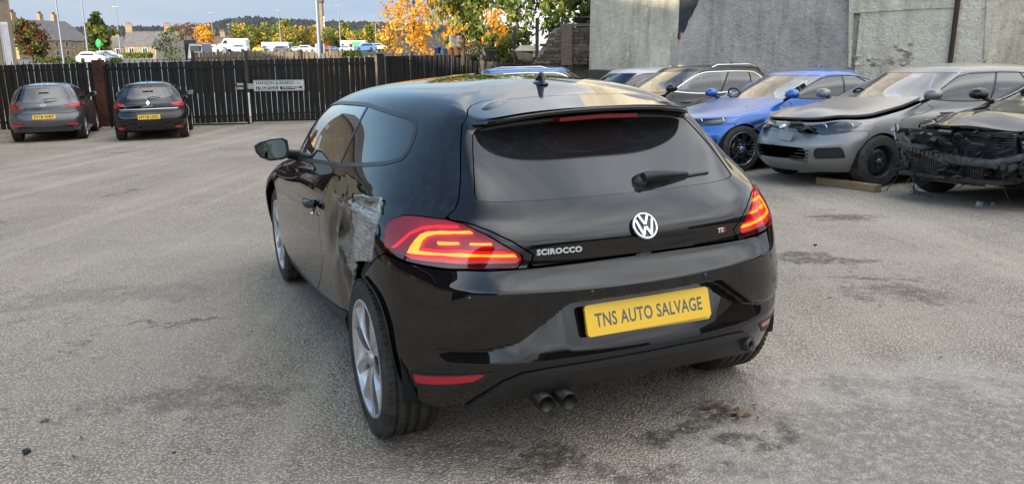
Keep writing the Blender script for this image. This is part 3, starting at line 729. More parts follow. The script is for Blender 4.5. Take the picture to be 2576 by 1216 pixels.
def build_main_car():
    root = thing('hatchback_car', 'large black three-door hatchback in the foreground with scraped left rear quarter', 'car')
    root.matrix_world = CAR_M
    S = main_surface(); SL = main_surface()
    # crash damage on the left flank: a deep dent with folds ahead of the wheel
    G = SL.G; x, z, y = G[..., 0], G[..., 2], G[..., 1]
    side = np.clip((y-.70)/.10, 0, 1)
    def ga(cx, cz, sx, sz, r=0):
        c, s_ = math.cos(r), math.sin(r); a = (x-cx)*c+(z-cz)*s_; b = -(x-cx)*s_+(z-cz)*c
        return np.exp(-(a/sx)**2-(b/sz)**2)
    dep = -.055*ga(.22, .74, .16, .14)-.028*ga(.47, .80, .07, .12, .3)+.026*ga(.37, .72, .028, .20, -.35)-.024*ga(.10, .80, .04, .12, .15)
    dep += .013*ga(.04, .80, .018, .13, -.1)-.012*ga(.62, .86, .025, .07)+.006*np.sin(x*42+z*13)*ga(.30, .72, .22, .16)+.018*ga(.18, .905, .24, .016)+.005*np.sin(x*60+z*25)*ga(.25, .75, .14, .12)
    dep += -.03*ga(.3, .5, .1, .16)+.014*ga(.16, .70, .016, .2, -.2)-.016*ga(.28, .66, .03, .22, -.3)
    D = np.zeros_like(G); D[..., 1] = dep*side*(x > -.25)*(z < 1.0)
    SL.displace(D)
    UV_door = [(6.35, 7.95), (6.53, 5.45), (6.65, 4.3), (6.63, 3.28), (6.58, 2.24), (6.78, 1.6), (7.05, .98), (7.26, .62), (9.73, .22), (9.54, 1.96), (9.33, 3.5), (9.5, 5.0), (9.74, 6.12), (9.9, 7.2), (9.2, 8.1)]
    UV_dlo = [(9.5, 7.62), (9.25, 8.6), (8.95, 9.6), (8.72, 10.15), (7.9, 10.5), (7.26, 10.56), (6.53, 10.66), (5.87, 10.31), (5.42, 10.09), (5.1, 9.88), (4.96, 9.6), (4.85, 9.1), (4.82, 8.8), (4.84, 8.4), (5.11, 8.14), (5.6, 7.95), (6.29, 7.77), (8.0, 7.6)]
    UV_hatch = [(-1, 12.85), (1.2, 12.86), (1.5, 12.95), (2.1, 12.98), (2.6, 12.75), (2.86, 12.44), (3.05, 12.0), (3.02, 11), (3.0, 10.4), (2.88, 9.5), (2.82, 8.75), (2.82, 7.75), (2.86, 7.36), (3.07, 6.84), (2.61, 6.87), (2.4, 6.81), (2.11, 6.57), (1.8, 6.15), (1.49, 5.51), (1.53, 5.2), (1.6, 4.99), (.33, 5.05), (-1, 5.05)]
    UV_glass = [(-1, 10.15), (1.7, 10.15), (2.05, 10.08), (2.2, 9.8), (2.23, 9), (2.26, 8.1), (2.2, 7.95), (1.9, 7.93), (-1, 7.95)]
    UV_open_ = UV_open+[(5.9, -1), (3.9, -1), (3.82, .4), (3.82, 1.18), (3.85, 2.08), (4.06, 2.73), (4.30, 3.05), (4.64, 3.19)]
    UV_openR = [(5.95, -1), (5.75, 1.0), (5.6, 2.0), (5.3, 2.9), (5.0, 3.15), (4.64, 3.19), (4.3, 3.05), (4.06, 2.73), (3.85, 2.08), (3.82, 1.18), (3.82, .4), (3.9, -1)]
    UV_bumper = [(-1, 5.0), (.33, 5.0), (1.68, 4.93), (2.6, 4.88), (3.18, 4.70), (3.68, 4.50), (4.16, 4.46), (4.64, 3.19), (4.30, 3.05), (4.06, 2.73), (3.85, 2.08), (3.82, 1.18), (3.82, .4), (3.8, -1), (-1, -1)]
    UV_sill = [(5.80, 1.06), (7.26, .62), (9.73, .2), (9.73, -1), (5.80, -1)]
    UV_val = [(2.52, -1), (2.36, 0.0), (2.1, .42), (1.84, .90), (1.6, 1.14), (1.2, 1.2), (-1, 1.16), (-1, -1)]
    UV_refl = [(3.42, 1.03), (2.1, 1.22), (2.12, 1.12), (2.27, .96), (2.6, .88), (3.39, .74)]
    UV_reflb = [(3.5, 1.08), (1.96, 1.27), (1.99, 1.2), (2.25, .82), (2.6, .74), (3.42, .60)]
    UV_split = [(6.48, 12), (6.48, 10.3), (6.3, 8.06), (6.28, 7), (12, 7), (12, 12)]
    UV_ws = [(10.15, 8.1), (10.3, 9.0), (10.25, 9.9), (10.6, 10.05), (20, 10.05), (20, 8.1)]
    # arch lips and lamp reflector details
    polys = dict(door=UV_door, dlo=UV_dlo, hatch=UV_hatch, glass=UV_glass, bumper=UV_bumper, sill=UV_sill, val=UV_val, refl=UV_refl, reflb=UV_reflb, split=UV_split, ws=UV_ws, lamp=UV_lamp)
    sharp = dict(hatch=(), )
    def prep(S_, left):
        m = S_.mesh()
        for k, p in polys.items(): add_sdf(m, S_, k, p)
        add_sdf(m, S_, 'open', UV_open_ if left else UV_openR)
        add_sdf(m, S_, 'scr', UV_scr)
        V = m['V']
        f = np.sqrt((V[:, 0]-2.585)**2+(V[:, 2]-.33)**2)-.365; f = np.where(V[:, 1] < .6, 1, f); add_field(m, 'farch', f)
        return m
    g = .0028
    mL = prep(SL, True); mR = prep(S, False)
    def pair(*conds):
        return join_m(cut(mL, *conds), mirror(cut(mR, *conds)))
    def part(name, m, matl, depth=.009, off=0, parent=root):
        if off: m = offset(m, off)
        if depth: m = flange(m, depth)
        return from_arrays(name, m, matl, parent)
    P = M_['black_paint']
    shellc = [('hatch', 1, g), ('bumper', 1, g), ('door', 1, g), ('dlo', 1, .001), ('lamp', 1, g), ('open', 1, 0), ('sill', 1, g), ('ws', 1, .002), ('farch', 1, 0)]
    ml = cut(mL, *shellc); mr = mirror(cut(mR, *shellc)); ml['D'] = ml['D'].copy()
    mm = flange(join_m(ml, mr), .010)
    sh = from_arrays('body_shell', mm, scraped_paint(), root)
    scr = -mm['D'][:, mm['names'].index('scr')]; scr = np.where(mm['V'][:, 1] > 0, scr, -1)
    at = sh.data.attributes.new('scrape', 'FLOAT', 'POINT'); at.data.foreach_set('value', scr.astype(np.float32))
    for sd, m_ in ((1, mL), (-1, mR)):
        fx = (lambda a: a) if sd > 0 else mirror
        part('door', fx(cut(m_, ('door', -1, -g), ('dlo', 1, .001), ('sill', 1, g))), P)
        part('sill_trim', fx(cut(m_, ('sill', -1, -g), ('farch', 1, .01), ('open', 1, 0))), M_['trim'], .012, .004)
        part('window_surround', fx(cut(m_, ('dlo', -1, 0), ('dlo', 1, -.020))), M_['satin'], .006, .002)
        part('door_window', fx(cut(m_, ('dlo', -1, -.021), ('split', -1, -.005))), M_['clear'], 0, -.003)
        part('quarter_window', fx(cut(m_, ('dlo', -1, -.021), ('split', 1, .005))), M_['dark_glass'], 0, -.001)
        part('window_pillar', fx(cut(m_, ('dlo', -1, -.020), ('split', -1, .009), ('split', 1, -.009))), M_['satin'], .004, .0015)
        # tail lamp
        base = cut(m_, ('lamp', -1, -.001))
        base = refine(refine(base))
        lo = part('tail_light', fx(cut(m_, ('lamp', -1, -.003))), M_['red_lens'], .02, .004)
        from_arrays('lamp_housing', fx(offset(base, -.016)), M_['lamp_base'], lo)
        for nm, pts, mt, dz in (('light_guide', UV_cbar, 'lamp_lit', -.004), ('light_bar', UV_bar1, 'lamp_lit', -.004), ('light_bar', UV_bar2, 'lamp_lit', -.004),
                                ('upper_reflector', UV_glow1, 'lamp_red', -.006), ('inner_reflector', UV_glow2, 'lamp_red', -.007), ('lower_reflector', UV_glow3, 'lamp_red', -.007),
                                ('reversing_strip', UV_clearrow, 'lamp_clear', -.006), ('lower_lens', UV_dred, 'lamp_dark', -.004), ('corner_lens', UV_upl, 'lamp_mid', -.005)):
            mm_ = dict(base); mm_['names'] = list(base['names']); add_sdf(mm_, S, 'q', pts)
            q = cut(mm_, ('q', -1, 0))
            if len(q['F']): from_arrays(nm, fx(flange(offset(q, dz), .006)), M_[mt], lo)
    part('tailgate', pair(('hatch', -1, -g), ('glass', 1, 0.001), ('lamp', 1, .004)), P)
    part('rear_window', pair(('glass', -1, -.003)), M_['rear_glass'], .004, -.003)
    part('rear_bumper', pair(('bumper', -1, -g), ('val', 1, .001), ('reflb', 1, .0), ('lamp', 1, .002)), P)
    part('bumper_valance', pair(('val', -1, 0)), M_['trim'], .02, .008)
    part('bumper_lip', pair(('val', 1, -.020), ('val', -1, 0.0)), M_['satin'], .01, .013)
    part('windscreen', pair(('ws', -1, -.002)), M_['clear'], 0, -.003)
    for sd in (1, -1):
        fx = (lambda a: a) if sd > 0 else mirror
        o = part('bumper_reflector', fx(cut(mR, ('refl', -1, 0))), M_['reflector'], .01, .0)
        part('reflector_bezel', fx(cut(mR, ('reflb', -1, 0), ('refl', 1, .001))), M_['trim'], .01, .003, o)
    # dark liner behind every gap
    def liner(m_, cs): return offset(cut(m_, *cs), -.022)
    part('inner_shell', join_m(liner(mL, [('dlo', 1, .0), ('ws', 1, 0), ('open', 1, .01), ('farch', 1, .01), ('v', -1, 12.6)]), mirror(liner(mR, [('dlo', 1, .0), ('ws', 1, 0), ('open', 1, .01), ('farch', 1, .01), ('v', -1, 12.6)]))), M_['gap'], 0)
    # wheel housings, floor
    u = MB(); u.box((1.6, 0, .27), (3.0, 1.25, .04)); u.box((1.0, 0, .30), (1.1, 1.62, .03)); u.box((1.3, 0, .27), (1.75, 1.66, .05))
    u.box((-.30, 0, .42), (.45, 1.1, .06)); u.build('underbody', M_['under'], root)
    for cx in (0, 2.578):
        for s in (1, -1):
            w = MB(); arcp = [R(a_) for a_ in range(-12, 193, 8)]; vv = []
            for a_ in arcp:
                for dy_ in (-.27, .0): vv.append((cx+.385*math.cos(a_), s*(.845+dy_), .33+.385*math.sin(a_)))
            ff = [(2*i, 2*i+1, 2*i+3, 2*i+2) for i in range(len(arcp)-1)]
            w.add(vv, ff, True); w.add(vv[::2], [tuple(range(len(arcp)))])
            w.build('wheel_housing', M_['under'], root)
    # torn liner seen through the gap in the left quarter
    t = MB(); t.add([(-.17, .83, .78), (.02, .85, .73), (.10, .86, .66), (.14, .85, .60), (-.02, .82, .60), (-.16, .82, .66)], [(0, 1, 2, 3, 4, 5)])
    t.add([(.0, .84, .72), (.05, .875, .66), (.06, .87, .58), (.03, .85, .54), (-.02, .84, .62)], [(0, 1, 2, 3, 4)]); t.build('torn_arch_liner', M_['satin'], root)
    # pale torn edge along the top of the scrape
    tr_ = smooth_poly([UV_scr[0], (5.2, 6.42), (4.95, 6.48), UV_scr[1], (4.60, 6.3), UV_scr[2]], False, 10); pts, nn = SL.ev(tr_); rr_ = random.Random(2); e_ = MB(); v = []
    for i, (p, n_) in enumerate(zip(pts, nn)):
        p = Vector(p); n_ = Vector(n_); up_ = Vector((0, 0, 1)); k_ = math.sin(math.pi*i/(len(pts)-1))
        v += [p+n_*.006+up_*.006, p+n_*(.012+rr_.uniform(0, .008)*k_), p+n_*.003-up_*(.004+.016*k_*rr_.random())]
    e_.add(v, [(i*3+j, i*3+j+1, i*3+j+4, i*3+j+3) for i in range(len(pts)-1) for j in range(2)]); e_.build('torn_edge', M_['sign_grey'], root)
    # bumper wheel-arch lip
    for sd, SS in ((1, SL), (-1, S)):
        uvs = smooth_poly([(4.62, 3.22), (4.30, 3.07), (4.06, 2.75), (3.87, 2.1), (3.84, 1.18), (3.80, .5), (3.55, .06)], False, 5)
        pts, nn = SS.ev(uvs); lip = MB(); v = []
        for p, n_ in zip(pts, nn):
            p = Vector(p); n_ = Vector(n_); inn = Vector((.03, -.004, -.012))
            for q in (p+n_*.004-inn*.6, p+n_*.006+inn*.1, p-n_*.03+inn*.3): v.append((q.x, q.y*sd, q.z))
        f = []
        for i in range(len(pts)-1):
            for j in range(2): f.append((i*3+j, i*3+j+1, i*3+j+4, i*3+j+3) if sd > 0 else (i*3+j, i*3+j+3, i*3+j+4, i*3+j+1))
        lip.add(v, f, True); lip.build('wheel_arch_lip', M_['trim'], root)
    for cx, st in ((0, 0), (2.578, 0)):
        for s in (1, -1):
            wheel(root, cx, s*.893, .318, s, 'blade', seg=96)
    # interior
    for x_, y_ in ((1.25, .36), (1.25, -.36)): seat(root, x_, y_)
    m = MB(); m.box((.35, 0, .62), (.3, 1.2, .7)); m.build('rear_bench', M_['seat'], root, .05)
    m = MB(); m.box((1.95, 0, .78), (.4, 1.45, .25)); m.build('dashboard', M_['satin'], root, .06); steering(root, 1.62, -.36, .92)
    # door handles
    for s in (1, -1):
        h = MB(); c = Vector((.96, .905, .798))
        pts = [(1.06, .900, .792), (1.03, .925, .800), (.96, .934, .802), (.89, .928, .806), (.865, .905, .806)]
        h.tube([(a, b*s, c_) for a, b, c_ in pts], [.010, .017, .020, .019, .012], 10)
        ho = h.build('door_handle', P, root)
        k = MB(); k.lathe([(0, .012), (.03, .008), (.045, .0)], (.95, .895*s, .775), (0, s, 0), 20); k.build('handle_recess', M_['satin'], ho)
        if s > 0:
            q = MB(); q.tube([(.89, .915, .765), (.885, .918, .758)], .010, 8); q.build('lock_barrel', M_['chrome'], ho)
    # mirrors
    for s in (1, -1):
        out = [(1.075, 1.018), (1.05, 1.040), (.985, 1.055), (.92, 1.058), (.893, 1.040), (.888, .975), (.90, .945), (.93, .935), (1.0, .932), (1.05, .955), (1.072, .985)]
        m = MB(); rings = []
        cy_, cz_ = .98, .995
        for dx_, k in ((0, 1.0), (.02, 1.03), (.06, .98), (.10, .80), (.125, .45)):
            rings.append([(1.71+dx_, s*(cy_+(a-cy_)*k), cz_+(b-cz_)*k) for a, b in out])
        n = len(out); v = [p for r_ in rings for p in r_]; f = []
        for i in range(len(rings)-1):
            for j in range(n): f.append((i*n+j, i*n+(j+1) % n, (i+1)*n+(j+1) % n, (i+1)*n+j))
        f.append(tuple((len(rings)-1)*n+j for j in range(n)))
        m.add(v, f, True); mo = m.build('door_mirror', M_['satin'] if s < 0 else P, root)
        rim_ = MB(); rim_.add([(1.712, s*(cy_+(a-cy_)*k), cz_+(b-cz_)*k) for k in (1.0, .86) for a, b in out], [(j, (j+1) % n, n+(j+1) % n, n+j) for j in range(n)]); rim_.build('mirror_rim', M_['satin'], mo)
        gl = MB(); gl.add([(1.722, s*(cy_+(a-cy_)*.87), cz_+(b-cz_)*.87) for a, b in out], [tuple(range(n))]); gl.build('mirror_glass', M_['mirror'], mo)
        st = MB(); st.tube([(1.80, s*.90, .960), (1.83, s*.85, .945), (1.86, s*.80, .93)], [.028, .032, .04], 10); st.build('mirror_stalk', M_['satin'], mo)
    # roof aerial
    a = MB(); a.lathe([(.040, 0), (.038, .008), (.02, .014), (0, .016)], (0, 0, 0), (0, 0, 1), 24)
    for i in range(len(a.v)): p = a.v[i]; a.v[i] = (p[0]*1.5, p[1]*.8, p[2])
    a.prism([(-.045, .008), (-.030, .050), (-.012, .052), (.045, .010)], (0, .007, 0), (1, 0, 0), (0, 0, 1), .014)
    ao = a.build('roof_aerial', P, root, .003); pp, _ = S.ev([(0, 13.9)]); ao.location = (pp[0][0]+.02, 0, pp[0][2]-.002)
    # third brake light
    b = MB()
    for k in range(1):
        b.add([(-.318, .168, 1.247), (-.332, 0, 1.253), (-.318, -.168, 1.247), (-.322, .170, 1.262), (-.337, 0, 1.268), (-.322, -.170, 1.262),
               (-.25, .168, 1.25), (-.25, 0, 1.255), (-.25, -.168, 1.25), (-.25, .17, 1.27), (-.25, 0, 1.275), (-.25, -.17, 1.27)],
              [(0, 3, 4, 1), (1, 4, 5, 2), (0, 1, 7, 6), (1, 2, 8, 7), (3, 9, 10, 4), (4, 10, 11, 5), (0, 6, 9, 3), (2, 5, 11, 8)])
    b.build('high_brake_light', M_['brakelamp'], root)
    # roof bumps at the hinge corners
    for s in (1, -1):
        hb = MB(); hb.lathe([(0, .010), (.03, .009), (.06, .005), (.08, .0)], (0, 0, 0), (0, 0, 1), 32)
        hb.v = [(p[0]*.55, p[1]*1.1, p[2]) for p in hb.v]
        ho = hb.build('hinge_cover', P, root); pp, nn = S.ev([(1.62, 12.72)]); ho.location = (pp[0][0], pp[0][1]*s, pp[0][2]-.001)
        ho.rotation_euler = Vector((nn[0][0], nn[0][1]*s, nn[0][2])).to_track_quat('Z', 'Y').to_euler()
    # rear wiper
    w = MB(); w.lathe([(0, .045), (.022, .042), (.030, .02), (.032, -.01)], (-.475, -.075, 1.008), (-.70, 0, .72), 20)
    wo = w.build('rear_wiper', M_['satin'], root)
    w = MB(); w.tube([(-.515, -.075, 1.043), (-.510, -.10, 1.045), (-.495, -.20, 1.042), (-.475, -.30, 1.034)], [.019, .018, .014, .008], 8); w.build('wiper_arm', M_['trim'], wo)
    w = MB(); w.tube([(-.495, -.10, 1.024), (-.480, -.25, 1.024), (-.448, -.415, 1.026)], [.007, .009, .007], 6); w.build('wiper_blade', M_['satin'], wo)
    # number plates
    def plate(name, txt, c, tilt, w_, h_, roll, mt, par, lab=None):
        ex = Vector((0, -math.cos(roll), -math.sin(roll))); up = Vector((math.sin(tilt)*1.0, 0, math.cos(tilt))); ey = (up-ex*up.dot(ex)).normalized(); nz = ex.cross(ey)
        rr = .012; pl = []
        for cx_, cy_, a0 in ((w_/2-rr, h_/2-rr, 0), (-w_/2+rr, h_/2-rr, 90), (-w_/2+rr, -h_/2+rr, 180), (w_/2-rr, -h_/2+rr, 270)):
            for k in range(5): an = R(a0+k*22.5); pl.append((cx_+rr*math.cos(an), cy_+rr*math.sin(an)))
        m = MB(); m.prism(pl, Vector(c), ex, ey, .006); o = m.build(name, mt, par)
        return o, ex, ey, nz
    o2, *_ = plate('backing_plate', '', (-.673, -.005, .576), R(17), .522, .111, .020, M_['yellow'], root)
    po, ex, ey, nz = plate('number_plate', '', (-.684, -.002, .585), R(17), .520, .111, .0, M_['yellow'], root)
    text_obj('plate_lettering', 'TNS AUTO SALVAGE', .450, .050, Vector((-.684, -.002, .583))+nz*.0062, ex, ey, M_['grey_ink'], po, bold=.022, depth=.0006, spacing=1.05)
    # badges
    def surf_frame(u_, v_, s=1):
        p, n_ = S.ev([(u_, v_)]); p = Vector((p[0][0], p[0][1]*s, p[0][2])); n_ = Vector((n_[0][0], n_[0][1]*s, n_[0][2])).normalized()
        ex_ = Vector((0, -1, 0)); ex_ = (ex_-n_*ex_.dot(n_)).normalized(); return p, ex_, n_.cross(ex_), n_
    p, ex, ey, nz = surf_frame(0, 6.40); p = Vector((-.648, 0, .891))
    ring = MB(); RO = .0505
    ring.lathe([(RO, 0), (RO, .006), (RO-.003, .009), (RO-.0075, .009), (RO-.009, .004), (RO-.009, 0)], p, nz, 48)
    ring.lathe([(0, .001), (RO-.008, .001)], p, nz, 48)
    bo = ring.build('round_badge', M_['chrome'], root)
    dk = MB(); dk.lathe([(0, .0022), (RO-.0085, .0022)], p, nz, 48); dk.build('badge_field', M_['badge_dark'], bo)
    def stroke(a, b, wd, m):
        a = Vector(a); b = Vector(b); d = (b-a).normalized(); q = Vector((-d.y, d.x))*wd/2
        m.prism([tuple(a-q), tuple(b-q), tuple(b+q), tuple(a+q)], p+nz*.002, ex, ey, .006)
    sv = MB(); k = RO-.009
    for sx in (1, -1):
        stroke((sx*.0172, .038), (sx*.0013, .006), .0082, sv)             # V
        stroke((sx*.0336, .024), (sx*.0155, -.0345), .0082, sv)              # W outer
        stroke((sx*.0164, -.0353), (sx*.0017, -.0035), .0082, sv)             # W inner
    sv.box(p+nz*.005+ey*.006, (.003, .006, .004)); sv.build('badge_letters', M_['chrome'], bo)
    p, ex, ey, nz = surf_frame(1.12, 5.62)
    text_obj('model_lettering', 'SCIROCCO', .165, .021, p+nz*.001, ex, ey, M_['badge_chrome'], root, bold=.04, depth=.003, spacing=1.08)
    p, ex, ey, nz = surf_frame(1.22, 5.60, -1)
    text_obj('engine_lettering', 'TS', .030, .019, p+nz*.001-ex*.008, ex, ey, M_['badge_chrome'], root, bold=.04, depth=.003)
    text_obj('engine_lettering', 'I', .006, .019, p+nz*.001+ex*.013, ex, ey, M_['lamp_red_off'], root, bold=.03, depth=.003)
    # parking sensors
    for s in (1, -1):
        for uv_ in ((2.43, 3.72), (.78, 3.77)):
            p, ex, ey, nz = surf_frame(*uv_, s); m = MB(); m.lathe([(0, .0015), (.009, .0012), (.0095, -.002), (.0115, -.002), (.012, .0005)], p, nz, 20); m.build('parking_sensor', P, root)
    # exhaust
    ex_ = MB()
    for y_, x_ in ((.385, -.640), (.302, -.655)):
        e = MB(); e.lathe([(.0, .08), (.029, .08), (.029, .25), (.033, .25), (.033, .03), (.026, -.1)], (x_+.25, y_, .297), (-1, .02, -.06), 28); e.build('exhaust_tip', M_['exhaust'], root)
    e = MB(); e.lathe([(0, 0), (.045, 0), (.05, .03), (.05, .25)], (-.30, .345, .30), (1, 0, 0), 20); e.build('exhaust_box', M_['brake'], root)
    # towing-eye hole cover
    e = MB(); e.lathe([(.016, .0), (.016, .012), (.024, .012), (.028, .004), (.028, -.02)], (-.628, -.505, .352), (-.93, -.35, .05), 24); e.build('towing_eye_socket', M_['satin'], root)
    return root, S
build_main_car()
# ---------------------------------------------------------------- the yard
def asphalt():
    m = mat('worn_asphalt', (.3, .29, .27), .9, spec=.25); g = NT(m); p = g.coord(space='World')
    fine = g.vor(p, 80); fine2 = g.noise(p, 160, 3, .6); trk = g.noise(g.coord((3.2, .10, 1), 'World', rot=(0, 0, .12)), .8, 3, .5); cst = g.noise(p, 9, 3, .7); mid = g.noise(p, 26, 5, .65); big = g.noise(p, .55, 6, .6); huge = g.noise(g.coord((.5, .16, 1), 'World', rot=(0, 0, .35)), .9, 4, .6)
    cell = g.n('ShaderNodeTexVoronoi', {'Vector': p, 'Scale': 80}).outputs['Color']
    cv = g.n('ShaderNodeSeparateColor', {0: cell}).outputs[0]
    stone = g.mix(g.ramp(cv, 0, 1), (.30, .275, .24), (.66, .605, .53))
    c = g.mix(g.ramp(fine, .38, .62), stone, (.07, .062, .052))
    c = g.mix(g.math('MULTIPLY', g.ramp(fine2, .4, .7), .35), c, (.62, .57, .49))
    c = g.mix(g.math('MULTIPLY', g.ramp(mid, .35, .75), .35), c, (.26, .24, .21))
    c = g.mix(g.math('MULTIPLY', g.ramp(big, .35, .7), .38), c, (.60, .555, .48))
    c = g.mix(g.math('MULTIPLY', g.ramp(huge, .45, .7), .30), c, (.24, .225, .20))
    c = g.mix(g.math('MULTIPLY', g.ramp(trk, .50, .72), .26), c, (.66, .61, .53))
    c = g.mix(g.math('MULTIPLY', g.ramp(cst, .60, .72), .5), c, (.15, .135, .115))
    c = g.mix(1.0, c, (1.08, 1.005, .92), 'MULTIPLY')
    # a smoother, darker repair patch at the lower right
    sp_ = g.n('ShaderNodeSeparateXYZ', {0: g.n('ShaderNodeNewGeometry').outputs['Position']}); hp = ground_hit(2420, 1120)
    ex_ = g.math('DIVIDE', g.math('SUBTRACT', sp_.outputs['X'], hp.x), 1.25); ey_ = g.math('DIVIDE', g.math('SUBTRACT', sp_.outputs['Y'], hp.y), 1.0)
    dd_ = g.math('ADD', g.math('ADD', g.math('MULTIPLY', ex_, ex_), g.math('MULTIPLY', ey_, ey_)), g.math('MULTIPLY', g.math('SUBTRACT', big, .5), 1.2))
    patch = g.ramp(g.math('ADD', dd_, g.math('MULTIPLY', g.math('SUBTRACT', mid, .5), .5)), .55, 1.15, (1, 1, 1), (0, 0, 0)); c = g.mix(g.math('MULTIPLY', patch, .62), c, g.mix(g.ramp(mid, .3, .7), (.42, .385, .34), (.30, .275, .24)))
    # darker, tarry patches and oil spots where the photograph shows them
    sep = g.n('ShaderNodeSeparateXYZ', {0: g.n('ShaderNodeNewGeometry').outputs['Position']})
    wob = g.n('ShaderNodeTexNoise', {'Vector': p, 'Scale': 3.5, 'Detail': 9, 'Roughness': .68}).outputs['Color']
    wv = g.n('ShaderNodeSeparateColor', {0: wob})
    for (px, py, rx, ry, k, ang) in ((2115, 545, .33, .16, .75, 0), (2050, 655, .42, .10, .7, -.25), (2285, 742, .40, .13, .55, -.2), (1795, 1040, .16, .07, .8, 0), (1390, 1150, .17, .07, .6, .3), (2400, 1120, 1.1, .5, .35, 0), (1130, 1150, .5, .12, .45, 0), (1920, 1100, .25, .05, .7, .6), (480, 1000, .5, .1, .45, .2), (1700, 1090, .22, .05, .75, .4), (2200, 700, .3, .05, .6, -.3), (2010, 640, .2, .05, .75, 0), (250, 750, .8, .2, .3, .3), (1500, 1190, .3, .06, .6, -.2), (295, 384, .5, .06, .7, 0), (1990, 300, 2.5, .8, .3, 0)):
        h = ground_hit(px, py)
        ca, sa = math.cos(ang), math.sin(ang)
        dx_ = g.math('SUBTRACT', g.madd(wv.outputs[0], rx*3.4, -1.7*rx), g.math('SUBTRACT', h.x, sep.outputs['X'])); dy_ = g.math('SUBTRACT', g.madd(wv.outputs[1], rx*2.4, -1.2*rx), g.math('SUBTRACT', h.y, sep.outputs['Y']))
        a = g.math('ADD', g.math('MULTIPLY', dx_, ca/rx), g.math('MULTIPLY', dy_, sa/rx)); b = g.math('ADD', g.math('MULTIPLY', dx_, -sa/ry*.6), g.math('MULTIPLY', dy_, ca/ry*.6))
        d = g.math('ADD', g.math('POWER', g.math('ABSOLUTE', a), 2), g.math('POWER', g.math('ABSOLUTE', b), 2))
        c = g.mix(g.math('MULTIPLY', g.math('MULTIPLY', g.ramp(d, .25, 1.2, (1, 1, 1), (0, 0, 0)), g.ramp(mid, .30, .55)), k), c, (.045, .038, .03))
    # cracks
    cr = g.n('ShaderNodeTexVoronoi', {'Vector': g.n('ShaderNodeVectorMath', {0: p, 1: wob}, operation='ADD').outputs[0], 'Scale': .33}, feature='DISTANCE_TO_EDGE').outputs[0]
    ck = g.math('MULTIPLY', g.ramp(cr, .0, .006, (1, 1, 1), (0, 0, 0)), g.ramp(g.noise(p, .8, 3), .60, .66))
    c = g.mix(g.math('MULTIPLY', ck, .5), c, (.05, .045, .04))
    h = g.math('ADD', g.math('MULTIPLY', g.ramp(fine, .1, .6, (1, 1, 1), (0, 0, 0)), .7), g.math('MULTIPLY', mid, .6)); h = g.math('MULTIPLY', g.math('SUBTRACT', h, g.math('MULTIPLY', ck, 1.0)), g.math('SUBTRACT', 1.0, g.math('MULTIPLY', patch, .6)))
    g.set(Base_Color=c, Normal=g.bump(h, .011, 1.0))
    return m
def sheet(name, xs, ys, fz, m, kind='structure'):
    v = [(x, y, fz(x, y)) for y in ys for x in xs]; nx = len(xs)
    f = [(j*nx+i, j*nx+i+1, (j+1)*nx+i+1, (j+1)*nx+i) for j in range(len(ys)-1) for i in range(nx-1)]
    b = MB(); b.add(v, f, True); o = b.build(name, m); tag(o, kind=kind); return o
xs = list(np.unique(np.concatenate([np.linspace(-30, 30, 61), np.linspace(-60, 60, 13)]))); ys = list(np.unique(np.concatenate([np.linspace(-45, 27, 73), [28.2]])))
M_['asphalt'] = asphalt()
sheet('yard_ground', xs, ys, gz, M_['asphalt'])
M_['grass'] = grimy('meadow', (.045, .06, .015), .95, (.11, .10, .03), .3)
M_['far_asphalt'] = grimy('car_park_asphalt', (.10, .10, .10), .9, (.16, .155, .15), .2)
M_['woodland'] = grimy('hill_woodland', (.022, .030, .034), 1, (.05, .052, .04), .012)
xs = list(np.concatenate([np.linspace(-2500, -200, 10), np.linspace(-180, 120, 31), np.linspace(200, 3200, 12)])); ys = list(np.concatenate([[28.2, 32, 38, 45, 60, 80], np.linspace(100, 400, 16), [600, 900, 1300, 1900]]))
sheet('land_beyond', xs, ys, lambda x, y: gz(x, y)-.0, M_['grass'])
sheet('pavement_behind', list(np.linspace(-30, 12, 12)), list(np.linspace(28.3, 50, 8)), lambda x, y: gz(x, y)+.02, M_['pavement'])
# car park surface just above it
sheet('car_park_ground', list(np.linspace(-95, 10, 22)), list(np.linspace(48, 176, 27)), lambda x, y: gz(x, y)+.03, M_['far_asphalt'])
